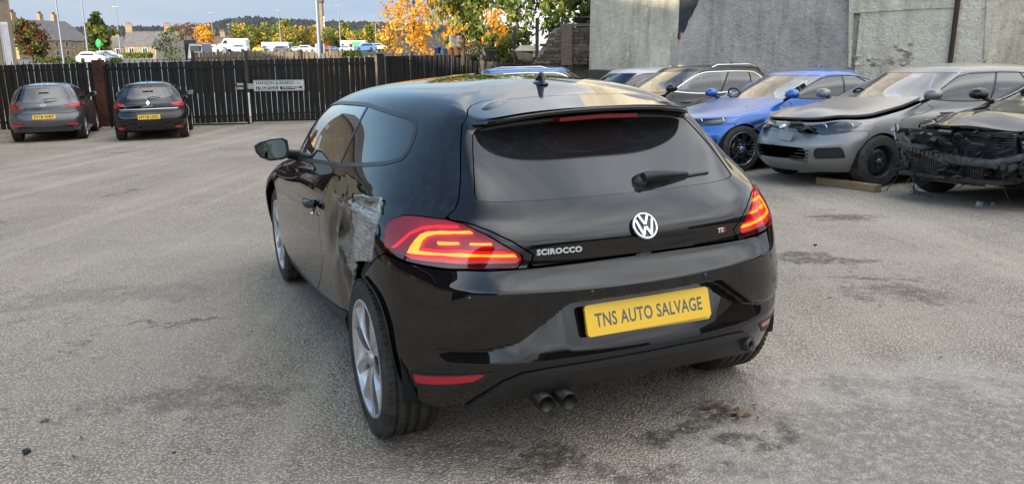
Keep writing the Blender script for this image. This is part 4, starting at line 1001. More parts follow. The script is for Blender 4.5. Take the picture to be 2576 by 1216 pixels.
# the hill on the skyline
prof = [(-1400, 95), (-700, 80), (0, 72), (250, 65), (430, 67), (520, 60), (560, 50), (600, 43), (640, 41), (700, 46), (800, 52), (960, 56), (1100, 62), (1290, 70), (1700, 78), (2600, 80), (4000, 90)]
def hill():
    pxs = np.linspace(-1400, 4000, 180); b = MB(); v = []; rows = [(900, 0, .0), (1050, .25, .0), (1200, .55, 0), (1400, .85, 0), (1600, 1.0, 0), (1900, 1.0, 0), (2300, .75, 0), (2800, .3, 0)]
    for (Y, k, _) in rows:
        for px in pxs:
            top = np.interp(px, [a for a, _ in prof], [c for _, c in prof])+2; T = at(px, top, 1600.0)
            h0 = -32.0; z = h0+(T.z-h0)*k
            z += 3.0*k*(math.sin(px*.031+Y*.01)+math.sin(px*.073+2))*(.3 if Y == 1600 else 1)
            v.append((T.x*Y/1600, Y*T.y/1600, z))
    n = len(pxs); f = [(j*n+i, j*n+i+1, (j+1)*n+i+1, (j+1)*n+i) for j in range(len(rows)-1) for i in range(n-1)]
    b.add(v, f, True); tag(b.build('hill', M_['woodland']), kind='structure')
    # woods on the hillside, massed
    r = random.Random(5); t = MB()
    for k in range(2200):
        px = r.uniform(150, 1500); kk = r.uniform(.25, .80)
        top = np.interp(px, [a for a, _ in prof], [c for _, c in prof]); T = at(px, top, 1600.0); Y = 1100+500*kk
        z = -32+(T.z+32)*np.interp(Y, [a for a, _, _ in rows], [b_ for _, b_, _ in rows]); s = r.uniform(3, 6)
        if r.random() < .35 and kk < .9: continue
        c = Vector((T.x*Y/1600, Y*T.y/1600, z)); vv = [c+Vector((math.cos(a)*s*r.uniform(.7, 1.2), math.sin(a)*s, 0)) for a in (0, 1.57, 3.14, 4.71)]+[c+Vector((0, 0, s*r.uniform(.8, 1.3)))]
        t.add(vv, [(0, 1, 4), (1, 2, 4), (2, 3, 4), (3, 0, 4)], True)
    tag(t.build('hillside_wood', M_['woodland']), 'dark wood covering the far hillside', 'woodland', kind='stuff')
hill()

# ---------------------------------------------------------------- steel palisade fence and gates
M_['pale'] = grimy('black_steel', (.003, .003, .003), .55, (.012, .010, .009), 5, .001)
M_['rust'] = grimy('rusty_steel', (.02, .012, .010), .7, (.12, .035, .012), 3)
def gpt(px, Y): 
    """ground point under picture column px at distance Y"""
    x = (px-1287.5)/2020.58*(Y*math.cos(PITCH)+1.5*math.sin(PITCH)+.5); return Vector((x, Y, gz(x, Y)))
pale_me = None
def pale_mesh(h):
    """W-section pale with a three-point head"""
    b = MB(); w = .077; sec = [(-w, .012), (-w*.62, 0), (-w*.25, 0), (0, -.012), (w*.25, 0), (w*.62, 0), (w, .012)]
    v = []
    for z in (0, h-.09): v += [(x, y, z) for x, y in sec]
    f = [(i, i+1, 8+i, 7+i) for i in range(6)]; n = len(v)
    v += [(-.014, -.004, h-.09), (.014, -.004, h-.09), (.009, -.004, h-.02), (0, -.004, h+.02), (-.009, -.004, h-.02)]
    f += [(n, n+1, n+2, n+3, n+4)]
    b.add(v, f); b2 = [(p[0], p[1]+.004, p[2]) for p in v]; b.add(b2, [tuple(reversed(q)) for q in f]); return b
def palisade(name, label, cat, A, B, h, gap, m=None, posts=(), rails=True, zt=None, boards=False):
    root = thing(name, label, cat, A, 0); L = (B-A).length; d = (B-A).normalized(); a = math.atan2(d.y, d.x); root.rotation_euler.z = a
    n = int(round(L*math.hypot(d.x, d.y)/gap)); Lh = math.hypot((B-A).x, (B-A).y); me = None; dz = B.z-A.z
    rr = random.Random(hash(label) % 1000 if False else len(label)); 
    for i in range(n):
        if me is None: o = pale_mesh(h).build('pale', M_['pale'], root); me = o.data
        else: o = link('pale', me, root)
        t = (i+.5)/n; o.location = (t*Lh, rr.uniform(-.006, .006), .07+dz*t+rr.uniform(-.006, .006)); o.rotation_euler = (rr.uniform(-.004, .004), rr.uniform(-.008, .008), rr.uniform(-.16, .16))
    for z in (.25, h-.22):
        b = MB(); b.add([(0, .022, z), (Lh, .022, z+dz), (Lh, .022, z+.05+dz), (0, .022, z+.05), (0, .07, z), (Lh, .07, z+dz), (Lh, .07, z+.05+dz), (0, .07, z+.05)], [(0, 1, 2, 3), (7, 6, 5, 4), (3, 2, 6, 7), (0, 4, 5, 1), (0, 3, 7, 4), (1, 5, 6, 2)]); b.build('rail', M_['pale'], root)
    for t in posts:
        b = MB(); b.box((t*Lh, .06, h/2+dz*t), (.09, .09, h-.05)); b.build('post', M_['pale'], root)
    return root
def gate_frame(root, L, h, mt):
    for z in (.09, h-.16):
        b = MB(); b.box((L/2, -.018, z), (L, .03, .05)); b.build('gate_rail', mt, root)
    for x in (.025, L-.025):
        b = MB(); b.box((x, -.018, h/2-.03), (.05, .05, h-.12)); b.build('gate_stile', mt, root)
FY = [24.0, 24.6, 25.2, 26.2, 27.4]
fpt = lambda px: gpt(px, float(np.interp(px, [0, 280, 640, 950, 1200], FY)))
HF = 1.98
palisade('palisade_fence', 'black steel palisade fence left of the rusty post behind the grey hatchback', 'fence', fpt(-60), fpt(262), HF, .165, posts=(.02, .35, .7, .99))
g1 = palisade('steel_gate', 'left leaf of the black steel gate behind the black hatchback', 'gate', fpt(290), fpt(634), HF-.02, .165); gate_frame(g1, (fpt(634)-fpt(290)).length, HF-.02, M_['pale'])
g2 = palisade('steel_gate', 'right leaf of the black steel gate carrying the white company board', 'gate', fpt(640), fpt(952), HF-.02, .165); gate_frame(g2, (fpt(952)-fpt(640)).length, HF-.02, M_['pale'])
palisade('palisade_fence', 'black steel palisade fence between the dark post and the stone wall', 'fence', fpt(980), fpt(1215), HF, .155, posts=(.01, .5, .99))
for px, lb, mt, w in ((276, 'tall rusty square post between the left fence and the gate', 'rust', .30), (966, 'dark peeling square post right of the gate', 'pale', .20)):
    p = fpt(px); b = MB(); b.box((0, 0, 1.05), (w, .2, 1.96)); b.box((0, 0, 2.03), (w+.03, .23, .03)); o = b.build('gate_post', M_[mt], None, .008); o.location = p; tag(o, lb, 'post')
# locking hardware and drop bolt in the middle of the gates
p = fpt(637); t = thing('drop_bolt', 'rusty drop bolt and latch plates where the gate leaves meet', 'bolt', p+Vector((0, -.10, 0)))
b = MB(); b.tube([(0, 0, .02), (0, 0, 1.1)], .014, 8); b.tube([(0, -.0, .02), (.05, 0, 0.01)], .02, 8); b.build('bolt_rod', M_['rust'], t)
for dx, dz in ((-.20, 1.22), (-.20, 1.10), (.13, 1.16)):
    b = MB(); b.box((dx, 0, dz), (.20, .02, .07 if dx < 0 else .16)); b.build('latch_plate', M_['white_dull'] if 'white_dull' in M_ else M_['white'], t)
# the company board
p0 = fpt(640); p1 = fpt(952); dd = (p1-p0).normalized(); an = math.atan2(dd.y, dd.x)
c = at(701, 214, (at(701, 300, 25).y+1.0)); 
def on_fence(px, py, off=-.10):
    """point on the plane of the right gate leaf, off metres in front"""
    n = Vector((-dd.y, dd.x, 0)).normalized(); o = p0+n*off; d = at(px, py, 1.0)-CAM_POS; s = (o-CAM_POS).dot(n)/d.dot(n); return CAM_POS+d*s
tl, tr, bl = on_fence(637, 201), on_fence(765.5, 201), on_fence(637, 229)
W_, H_ = (tr-tl).length, (bl-tl).length
sg = thing('company_board', 'white HANSON & BEARDS LTD direction board fixed to the steel gate'.replace('HANSON & BEARDS LTD ', ''), 'sign', (tl+tr)/2+(bl-tl)/2, an)
b = MB(); b.box((0, 0, 0), (W_, .02, H_)); b.build('board', M_['sign_white'], sg)
for s in (1, -1):
    b = MB(); b.box((0, -.014, s*(H_/2-.012)), (W_, .012, .024)); b.build('board_edge', M_['sign_grey'], sg)
    b = MB(); b.box((s*(W_/2-.012), -.014, 0), (.024, .012, H_-.05)); b.build('board_edge', M_['sign_grey'], sg)
for s in (1, -1):
    b = MB(); b.box((s*W_*.235, -.0125, -H_*.23), (W_*.43, .004, H_*.30)); b.build('black_panel', M_['ink'], sg)
ex, ez = (1, 0, 0), (0, 0, 1)
text_obj('board_lettering', 'HANSON & BEARDS', W_*.74, H_*.30, (-W_*.07, -.0115, H_*.22), ex, ez, M_['ink'], sg, bold=.01, depth=.002)
text_obj('board_lettering', 'LTD', W_*.10, H_*.13, (W_*.37, -.0115, H_*.19), ex, ez, M_['ink'], sg, bold=.01, depth=.002)
text_obj('board_lettering', 'RECEPTION', W_*.34, H_*.20, (-W_*.215, -.0150, -H_*.20), ex, ez, M_['sign_white'], sg, bold=.02, depth=.002)
text_obj('board_lettering', 'DELIVERIES', W_*.34, H_*.20, (W_*.235, -.0150, -H_*.20), ex, ez, M_['sign_white'], sg, bold=.02, depth=.002)
b = MB(); b.prism([(-.02, -.045), (.02, -.045), (0, .045)], (-W_*.42, -.0150, -H_*.22), ex, ez, .002); b.build('arrow', M_['sign_white'], sg)
b = MB(); b.prism([(-.10, -.01), (.05, -.01), (.05, -.03), (.10, .0), (.05, .03), (.05, .01), (-.10, .01)], (W_*.38, -.0150, -H_*.335), ex, ez, .002); b.build('arrow', M_['sign_white'], sg)
b = MB(); b.box((-W_*.20, -.0152, -H_*.335), (W_*.34, .003, .012)); b.build('rule', M_['sign_white'], sg)
# ---------------------------------------------------------------- walls and buildings round the yard
def render_mat(name, c1, c2, c3, bump=.012, sc=1.0, streak=.5):
    m = mat(name, c1, .92, spec=.2); g = NT(m); p = g.coord(space='World')
    a = g.noise(p, 1.1*sc, 9, .68, .4); b = g.noise(g.coord((2.6, 2.6, .35), 'World'), 1.6*sc, 6, .65); d = g.noise(p, 9*sc, 8, .7); e = g.noise(p, 3.1, 7, .62)
    c = g.mix(g.ramp(a, .38, .62), c1, c2); c = g.mix(g.math('MULTIPLY', g.ramp(b, .48, .72), streak), c, c3)
    c = g.mix(g.math('MULTIPLY', g.ramp(d, .52, .75), .55), c, c3); c = g.mix(g.math('MULTIPLY', g.ramp(e, .60, .66), .4), c, tuple(min(1, q*1.25) for q in c1))
    v = g.vor(p, 22); h = g.math('ADD', g.math('MULTIPLY', d, .8), g.math('ADD', g.math('MULTIPLY', e, 1.2), g.math('MULTIPLY', v, .3)))
    g.set(Base_Color=c, Normal=g.bump(h, bump*3, .8)); return m
M_['wall_cream'] = render_mat('weathered_cream_render', (.68, .61, .47), (.52, .46, .35), (.15, .13, .10))
M_['wall_grey'] = render_mat('grey_render', (.36, .335, .30), (.50, .465, .42), (.14, .13, .115), .016, 1.2)
M_['wall_yellow'] = render_mat('yellowed_render', (.70, .65, .53), (.57, .53, .42), (.19, .16, .12), .018)
M_['tar'] = grimy('tar_paint', (.010, .010, .012), .6, (.05, .05, .055), 5, .002)
M_['beige'] = render_mat('beige_render', (.50, .46, .34), (.46, .42, .31), (.36, .33, .25), .004, .5, .2)
M_['dark_brick'] = render_mat('dark_brick', (.05, .04, .035), (.08, .06, .05), (.03, .025, .02))
M_['stone'] = render_mat('sandstone', (.36, .28, .18), (.28, .22, .14), (.10, .08, .06), .006)
M_['stone_grey'] = pieces('weathered_stone', (.075, .07, .058), (.20, .175, .14))
M_['stone_dim'] = render_mat('stone_dim', (.30, .24, .17), (.24, .19, .13), (.12, .10, .08), .008, 2)
M_['slate'] = grimy('roof_slate', (.11, .10, .10), .7, (.19, .17, .155), .8, .01)
M_['pane'] = mat('window_pane', (.03, .035, .04), .05, spec=.9)
M_['mortar'] = grimy('mortar', (.20, .19, .16), .95, (.30, .28, .24), 8)
M_['upvc'] = mat('white_frame', (.7, .7, .7), .4)
M_['wood'] = grimy('weathered_wood', (.10, .075, .05), .85, (.21, .165, .11), 3, .002)
M_['wood_dark'] = grimy('dark_post_wood', (.035, .03, .025), .9, (.07, .06, .045), 5)
M_['terracotta'] = grimy('terracotta', (.26, .09, .045), .8, (.20, .10, .06), 9)
def rgb_mat(n, c, r=.6): M_[n] = mat(n, c, r); return M_[n]
for n, c in (('band_red', (.5, .03, .03)), ('band_orange', (.6, .2, .02)), ('band_yellow', (.65, .5, .04)), ('band_green', (.04, .3, .05)), ('band_blue', (.05, .12, .45)), ('band_violet', (.16, .05, .28))): rgb_mat(n, c)
def slab(name, A, B, z0, z1, thick, m, parent=None, back=True):
    """upright wall between plan points A and B; thickness goes to the far side (left of A->B if positive)"""
    A = Vector((A[0], A[1], 0)); B = Vector((B[0], B[1], 0)); n = Vector((-(B-A).y, (B-A).x, 0)).normalized()*thick
    b = MB(); v = [A, B, B+n, A+n]; b.add([(p.x, p.y, z0) for p in v]+[(p.x, p.y, z1) for p in v], [(3, 2, 1, 0), (4, 5, 6, 7), (0, 1, 5, 4), (1, 2, 6, 5), (2, 3, 7, 6), (3, 0, 4, 7)])
    return b.build(name, m, parent)
# workshop along the left of the yard: beige render, rainbow band, dark roof
def workshop():
    A = Vector((-15.9, 23.2, 0)); B = Vector((-10.5, -9.0, 0)); z0 = -1.3
    t = thing('workshop', 'long beige rendered workshop with a rainbow band along the left side of the yard', 'building', (A.x, A.y, 0)); inv = Vector((A.x, A.y, 0))
    d = (B-A).normalized(); n = Vector((d.y, -d.x, 0))   # n points away from the yard
    if n.x > 0: n = -n
    L = (B-A).length; ang = math.atan2(d.y, d.x); t.rotation_euler.z = ang
    sg = 1 if Vector((-math.sin(ang), math.cos(ang), 0)).dot(n) > 0 else -1
    def bx(name, x0, x1, y0, y1, z_0, z_1, m, par=t):
        b = MB(); b.box(((x0+x1)/2, sg*(y0+y1)/2, (z_0+z_1)/2), (x1-x0, abs(y1-y0), z_1-z_0)); return b.build(name, m, par)
    bx('wall', 0, L, 0, 9, z0, 2.0, M_['beige']); bx('fascia', 0, L, .01, 9, 2.002, 2.9, M_['dark_brick'])
    b = MB(); b.add([(-.2, -sg*.25, 2.9), (L+.2, -sg*.25, 2.9), (L+.2, sg*4.5, 4.0), (-.2, sg*4.5, 4.0), (L+.2, sg*9.3, 2.9), (-.2, sg*9.3, 2.9)], [(0, 1, 2, 3), (3, 2, 4, 5), (0, 3, 5), (1, 4, 2)]); b.build('roof', M_['slate'], t)
    names = ['band_red', 'band_orange', 'band_yellow', 'band_green', 'band_blue', 'band_violet']; hb = .85/6
    for i, nme in enumerate(names): bx('rainbow_stripe', 6, L-1, -.03, -.004, 1.95-(i+1)*hb, 1.95-i*hb-.001, M_[nme])
    for x in (10.5, 19.5, 26): bx('notice', x, x+1.3, -.05, -.032, 1.10, 1.94, M_['sign_white'])
    for x in (9, 21): 
        f = bx('doorway', x, x+2.2, -.02, -.002, z0, .95, M_['wood_dark']); bx('roller_door', x+.12, x+2.08, -.035, -.021, z0, .85, M_['wall_grey'], f)
    for x in (12, 24): bx('chimney', x, x+.9, 3.5, 4.4, 3.0, 5.0, M_['dark_brick'])
    return t
workshop()
def rear_shade_building():  # unseen block added behind the camera, sized so its shadow covers the yard
    t = thing('shade_building', 'tall dark brick building added out of view behind the camera to shade the yard', 'building', (-29, -30, 0))
    b = MB(); b.box((0, 0, 5.2), (50, 8, 12.6)); b.build('wall', M_['dark_brick'], t)
    for k in range(5):
        x = -20+k*10; b = MB(); b.add([(x-5, -4.2, 11.5), (x+5, -4.2, 11.5), (x, -4.2, 12.9), (x-5, 4.2, 11.5), (x+5, 4.2, 11.5), (x, 4.2, 12.9)], [(0, 1, 2), (5, 4, 3), (0, 2, 5, 3), (2, 1, 4, 5)]); b.build('roof_bay', M_['slate'], t)
    me = None
    for r_ in range(2):
        for k in range(9):
            x = -23+k*4.8+4; z = 1.5+r_*3.8
            if me is None:
                b = MB(); b.box((0, 0, 0), (1.6, .06, 2.0)); o = b.build('window', M_['pane'], t); me = o.data
            else: o = link('window', me, t)
            o.location = (x, 4.03, z)
rear_shade_building()
# low sheds and a hedge behind the photographer, on the right
def shed(x, y, w, d_, h, lb, mt='dark_brick'):
    t = thing('shed', lb, 'building', (x, y, 0)); b = MB(); b.box((0, 0, h/2-.5), (w, d_, h)); b.build('wall', M_[mt], t)
    b = MB(); b.add([(-w/2-.2, -d_/2-.2, h-.5), (w/2+.2, -d_/2-.2, h-.5), (w/2+.2, 0, h+1), (-w/2-.2, 0, h+1), (w/2+.2, d_/2+.2, h-.5), (-w/2-.2, d_/2+.2, h-.5)], [(0, 1, 2, 3), (3, 2, 4, 5), (0, 3, 5), (1, 4, 2)]); b.build('roof', M_['slate'], t)
shed(14, -16, 14, 8, 4.2, 'low dark shed with pitched roof behind the photographer'); shed(26, 2, 8, 18, 4.5, 'dark shed to the right of the yard beyond the picture edge')

# rendered walls on the right
def plan(px, Y): return Vector(((px-1287.5)/2020.58*(Y*math.cos(PITCH)+.35), Y))
WA, WB, WC, WD = plan(1483, 20.2), plan(1697, 18.3), plan(2138, 16.6), plan(3000, 14.6)
tw = thing('rendered_wall', 'tall grey rendered wall behind the blue saloon and black crossover', 'wall', (WB.x, WB.y, 0))
def wslab(name, A, B, z0, z1, th, m, par, off=0):
    d = (B-A).normalized(); n = Vector((-d.y, d.x)); A2 = A-n*off; B2 = B-n*off; o = slab(name, A2, B2, z0, z1, th, m); 
    if par:
        o.parent = par; o.location = -par.location
    return o
wslab('wall', WB, WC, -1.2, 6, .5, M_['wall_grey'], tw)
def on_wall(px, py, A, B, off=0):
    d = (B-A).normalized(); n = Vector((-d.y, d.x, 0)); o = Vector((A.x, A.y, 0))-n*off; r = at(px, py, 1)-CAM_POS; s = (o-CAM_POS).dot(n)/r.dot(n); return CAM_POS+r*s
def wall_patch(name, pts, A, B, off, th, m, par):
    P_ = [on_wall(px, py, A, B, off) for px, py in pts]; d = (B-A).normalized(); n = Vector((-d.y, d.x, 0))
    k = len(P_); b = MB(); b.add(P_+[p+n*th for p in P_], [tuple(range(k-1, -1, -1)), tuple(range(k, 2*k))]+[(i, (i+1) % k, k+(i+1) % k, k+i) for i in range(k)])
    o = b.build(name, m, par); 
    if par: o.location = -par.location
    return o
r_ = random.Random(3)
tarp = [(1697, -60), (1760, -60), (1757, 0), (1752, 14), (1745, 26), (1741, 40), (1733, 50), (1727, 62), (1724, 75), (1718, 84), (1712, 82), (1706, 85), (1698, 80), (1700, 60), (1696, 40), (1699, 20)]
wall_patch('tar_patch', [(x+r_.uniform(-1.5, 1.5), y) for x, y in tarp], WB, WC, .012, .02, M_['tar'], tw)
av = wall_patch('air_brick', [(1693, 83), (1711, 84), (1711, 100), (1693, 99)], WB, WC, .02, .04, M_['terracotta'], tw)
for i in range(3):
    for j in range(2): wall_patch('air_slot', [(1695.5+j*7.5, 86+i*4.6), (1701+j*7.5, 86+i*4.6), (1701+j*7.5, 88.6+i*4.6), (1695.5+j*7.5, 88.6+i*4.6)], WB, WC, .023, .01, M_['gap'], None).parent = None
for o_ in [o for o in COL.objects if o.name.startswith('air_slot')]: o_.parent = av
tl_ = thing('rendered_wall', 'weathered cream gable wall between the stepped brick wall and the black tar patch', 'wall', (WA.x, WA.y, 0))
wslab('wall', WA, WB, -1.2, 6, .5, M_['wall_cream'], tl_, .05)
wall_patch('plaster_edge', [(1686, 95), (1697, 90), (1697, 170), (1684, 172)], WA, WB, .056, .02, M_['wall_grey'], tl_)
tr_ = thing('rendered_wall', 'cream rendered wall with cracked plaster at the right edge of the picture', 'wall', (WC.x, WC.y, 0))
wslab('wall', WC, WD, -1.2, 6, .5, M_['wall_yellow'], tr_, .06)
wall_patch('plaster_band', [(2146, -60), (2420, -60), (2420, 19), (2300, 23), (2146, 34)], WC, WD, .085, .05, M_['wall_yellow'], tr_)
wall_patch('plaster_band', [(2136, -60), (2147, -60), (2146, 60), (2140, 170), (2133, 170)], WC, WD, .10, .06, M_['wall_yellow'], tr_)
wall_patch('flat_panel', [(2484, -60), (2620, -60), (2620, 190), (2472, 180)], WC, WD, .085, .05, M_['wall_cream'], tr_)
# spalled plaster: stones proud of the wall
for k in range(46):
    px = r_.uniform(2150, 2300); py = 165-abs(r_.gauss(0, 1))*16+(2300-px)*.0
    if k > 34: px = r_.uniform(2225, 2300); py = r_.uniform(110, 150)
    w_, h_ = r_.uniform(4, 11), r_.uniform(2.5, 5); wall_patch('stone', [(px-w_, py-h_*.6), (px+w_*.4, py-h_), (px+w_, py+h_*.3), (px-w_*.2, py+h_)], WC, WD, r_.uniform(.066, .085), .04, M_[('wall_yellow', 'wall_grey', 'stone_dim')[k % 3]], tr_)
# rust-brown pipe down the wall
pt, pb = on_wall(2417, -60, WC, WD, .13), on_wall(2402, 160, WC, WD, .13)
b = MB(); b.tube([(pt.x, pt.y, 5), (pt.x, pt.y, -1)], .045, 12); o = b.build('drain_pipe', M_['pipe'], None); tag(o, 'dark brown drainpipe running down the cream wall on the right', 'pipe')

# stone retaining wall from the palisade to the gable
RA, RB = plan(1188, 27.9), plan(1484, 20.9)
def coursed(name, label, A, B, z0, z1, hrow, wl, m, top=None, depth=.22, seed=1, cat='wall', stepf=None, mort=True):
    t = thing(name, label, cat, (A.x, A.y, 0)); d = (B-A); L = d.length; ang = math.atan2(d.y, d.x); t.rotation_euler.z = ang; rr = random.Random(seed)
    if mort:
        prof = [(0, z0)]+([(x, stepf(x)-.02) for x in np.linspace(0, L, 14)] if stepf else [(0, z1), (L, z1)])+[(L, z0)]
        b = MB(); b.prism(prof, (0, .03+depth, 0), (1, 0, 0), (0, 0, 1), depth); b.build('mortar_core', M_['mortar'], t)
    z = z0; meshes = {}
    while z < z1-.01:
        h = hrow*rr.uniform(.85, 1.15); x = -rr.uniform(0, wl)
        while x < L:
            w = wl*rr.uniform(.7, 1.35); xa, xb = max(0, x), min(L, x+w)
            if xb-xa > .04 and (stepf is None or z+h <= stepf((xa+xb)/2)+.02):
                key = (round((xb-xa)*20), round(h*50))
                if key not in meshes:
                    b = MB(); b.box((0, 0, 0), (xb-xa-.022, .12, h-.020)); 
                    b.v = [(p[0]+rr.uniform(-.004, .004), p[1]+(rr.uniform(-.008, .008)), p[2]+rr.uniform(-.004, .004)) for p in b.v]
                    o = b.build('stone' if 'stone' in label else 'brick', m, t); meshes[key] = o.data
                else: o = link('stone' if 'stone' in label else 'brick', meshes[key], t)
                o.location = ((xa+xb)/2, .05+rr.uniform(-.012, .014), z+h/2)
            x += w
        z += h
    if top:
        x = 0
        while x < L:
            w = min(.62, L-x); b = MB(); b.box((x+w/2, .12, top+.04), (w-.012, .42, .08)); b.build('coping_stone', M_['stone_grey'], t, 0); x += w
    return t
coursed('retaining_wall', 'dark stone retaining wall with coping below the garden trees', RA, RB, -1.2, .86, .19, .42, M_['stone_grey'], top=.87, seed=4)
slab('lower_wall', WA+Vector((-.1, -.4)), WB+Vector((0, -.35)), -1.3, .80, .3, M_['stone_grey']); tag(COL.objects['lower_wall'], 'low dark stone plinth at the foot of the cream gable wall', 'wall')
QA, QB = plan(1335, 21.4), plan(1484, 20.6); LQ = (QB-QA).length
def stepf(x):
    t = x/LQ
    return .90+(0 if t < .03 else min(.90, (math.floor(max(0, t-.03)/.055)+1)*.13)) if t < .45 else 1.82
sw = coursed('brick_wall', 'stepped brown brick wall with a pier beside the cream gable', QA, QB, .90, 1.82, .085, .23, M_['brickish'], seed=9, stepf=stepf)
b = MB(); b.box((LQ*.62, -.01, 1.35), (.30, .14, .94)); b.build('pier', M_['brickish'], sw)
b = MB(); b.box((LQ*.76, .1, 1.86), (LQ*.5, .34, .07)); b.build('coping', M_['stone_grey'], sw)
# garden ground on top
gb = MB(); gp_ = [(RA.x+.3, RA.y+.45), (RB.x+.1, RB.y+.45), (3.9, 18.7), (14, 17.5), (14, 46), (RA.x+.3, 46)]
gb.add([(x, y, .83+.004*(y-20)) for x, y in gp_], [tuple(range(6))]); gb.add([(x, y, -1.2) for x, y in gp_[-2:]]+[(x, y, .93) for x, y in gp_[-2:]], [(0, 1, 3, 2)]); gb.add([(gp_[0][0], gp_[0][1], -1.5), (gp_[5][0], 46, -1.5), (gp_[5][0], 46, .93), (gp_[0][0], gp_[0][1], .86)], [(0, 1, 2, 3)])
tag(gb.build('garden_ground', M_['grass']), kind='structure')
# posts, pots and boxes in the garden
def post(px, pyt, Y, zb, lb, r=.05):
    p = at(px, pyt, Y); b = MB(); b.box((0, 0, (p.z-zb)/2), (r*2, r*2, p.z-zb)); o = b.build('garden_post', M_['wood_dark'], None, .008); o.location = (p.x, p.y, zb); tag(o, lb, 'post')
post(1232, 75, 24.5, .85, 'short weathered post left of the compost box, nearest the cherry tree'); post(1294, 66, 23.2, .8, 'weathered wooden post between the bushes and the compost box'); post(1351, 45, 22.2, .8, 'tall weathered post beside the stepped brick wall'); post(1423, 50, 22.0, .8, 'post standing behind the brick wall coping')
def pot(px, py, Y, r, h, m, lb, rim=True):
    p = at(px, py, Y); b = MB(); b.lathe([(0, 0), (r*.72, 0), (r*.95, h*.82), (r*1.05, h*.82), (r*1.08, h), (r*.92, h), (r*.9, h*.9), (0, h*.88)], (0, 0, 0), (0, 0, 1), 20); o = b.build('plant_pot', m, None); o.location = p; tag(o, lb, 'pot', 'plant pots along the garden wall')
M_['blue_glaze'] = mat('blue_glaze', (.03, .05, .16), .3); M_['dull_green'] = mat('dull_green', (.05, .09, .06), .6); M_['black_plastic'] = mat('black_plastic', (.03, .03, .032), .5)
for a in ((1100, 135, 26.5, .13, .22, 'blue_glaze', 'dark blue pot, leftmost on the garden wall'), (1122, 136, 26.2, .11, .2, 'blue_glaze', 'small blue pot between the clay pots'), (1134, 138, 26.0, .14, .24, 'terracotta', 'terracotta pot beside the small blue pot'), (1150, 139, 25.8, .14, .26, 'terracotta', 'terracotta pot, rightmost under the cherry tree'),
          (1253, 147, 24.2, .26, .26, 'dull_green', 'wide green planter with terracotta saucer beside the little house'), (1470, 75, 21.4, .20, .34, 'black_plastic', 'black plastic tub on top of the brick wall'), (1481, 72, 21.3, .10, .2, 'terracotta', 'small terracotta pot wedged against the cream gable')):
    pot(a[0], a[1], a[2], a[3], a[4], M_[a[5]], a[6])
p = at(1322, 150, 22.6); t = thing('compost_box', 'pale sloping-lidded compost box on the garden wall', 'box', p); t.scale = (.48, .5, .55)
b = MB(); b.add([(-.42, -.3, 0), (.36, -.3, 0), (.36, .3, 0), (-.42, .3, 0), (-.62, -.4, .42), (.42, -.4, .30), (.42, .4, .50), (-.62, .4, .52)], [(3, 2, 1, 0), (0, 1, 5, 4), (1, 2, 6, 5), (2, 3, 7, 6), (3, 0, 4, 7)]); b.build('box_body', M_['stone'], t)
b = MB(); b.add([(-.66, -.44, .42), (.46, -.44, .42), (.66, .42, .66), (-.30, .42, .66), (-.66, -.44, .46), (.46, -.44, .46), (.66, .42, .70), (-.30, .42, .70)], [(3, 2, 1, 0), (4, 5, 6, 7), (0, 1, 5, 4), (1, 2, 6, 5), (2, 3, 7, 6), (3, 0, 4, 7)]); b.build('box_lid', M_['beige'], t)
p = at(1233, 148, 24.3); t = thing('bird_house', 'small dark bird house on the garden wall', 'bird house', p)
b = MB(); b.box((0, 0, .16), (.24, .2, .32)); b.build('house_body', M_['wood_dark'], t); b = MB(); b.prism([(-.17, .32), (.17, .32), (0, .48)], (0, .14, 0), (1, 0, 0), (0, 0, 1), .28); b.build('house_roof', M_['dull_green'], t)
# pale warehouse far behind the garden
def boxthing(name, label, cat, c, d, m, rz=0):
    t = thing(name, label, cat, (c[0], c[1], c[2]), rz); b = MB(); b.box((0, 0, d[2]/2), d); b.build('wall', M_[m], t); return t
q = at(1345, 60, 62); wh = boxthing('warehouse', 'pale metal-clad warehouse glimpsed behind the garden trees', 'building', (q.x, q.y, -3), (13, 8, 11), 'clad', .1)
for k in range(12): b = MB(); b.box((0, -4.03, .6+k*.86), (13, .04, .05)); b.build('cladding_joint', M_['sign_grey'], wh)
for dx in (-6.3, -2, 2.2, 6.3): b = MB(); b.box((dx, -4.06, 5.5), (.12, .1, 11)); b.build('downpipe', M_['sign_grey'], wh)

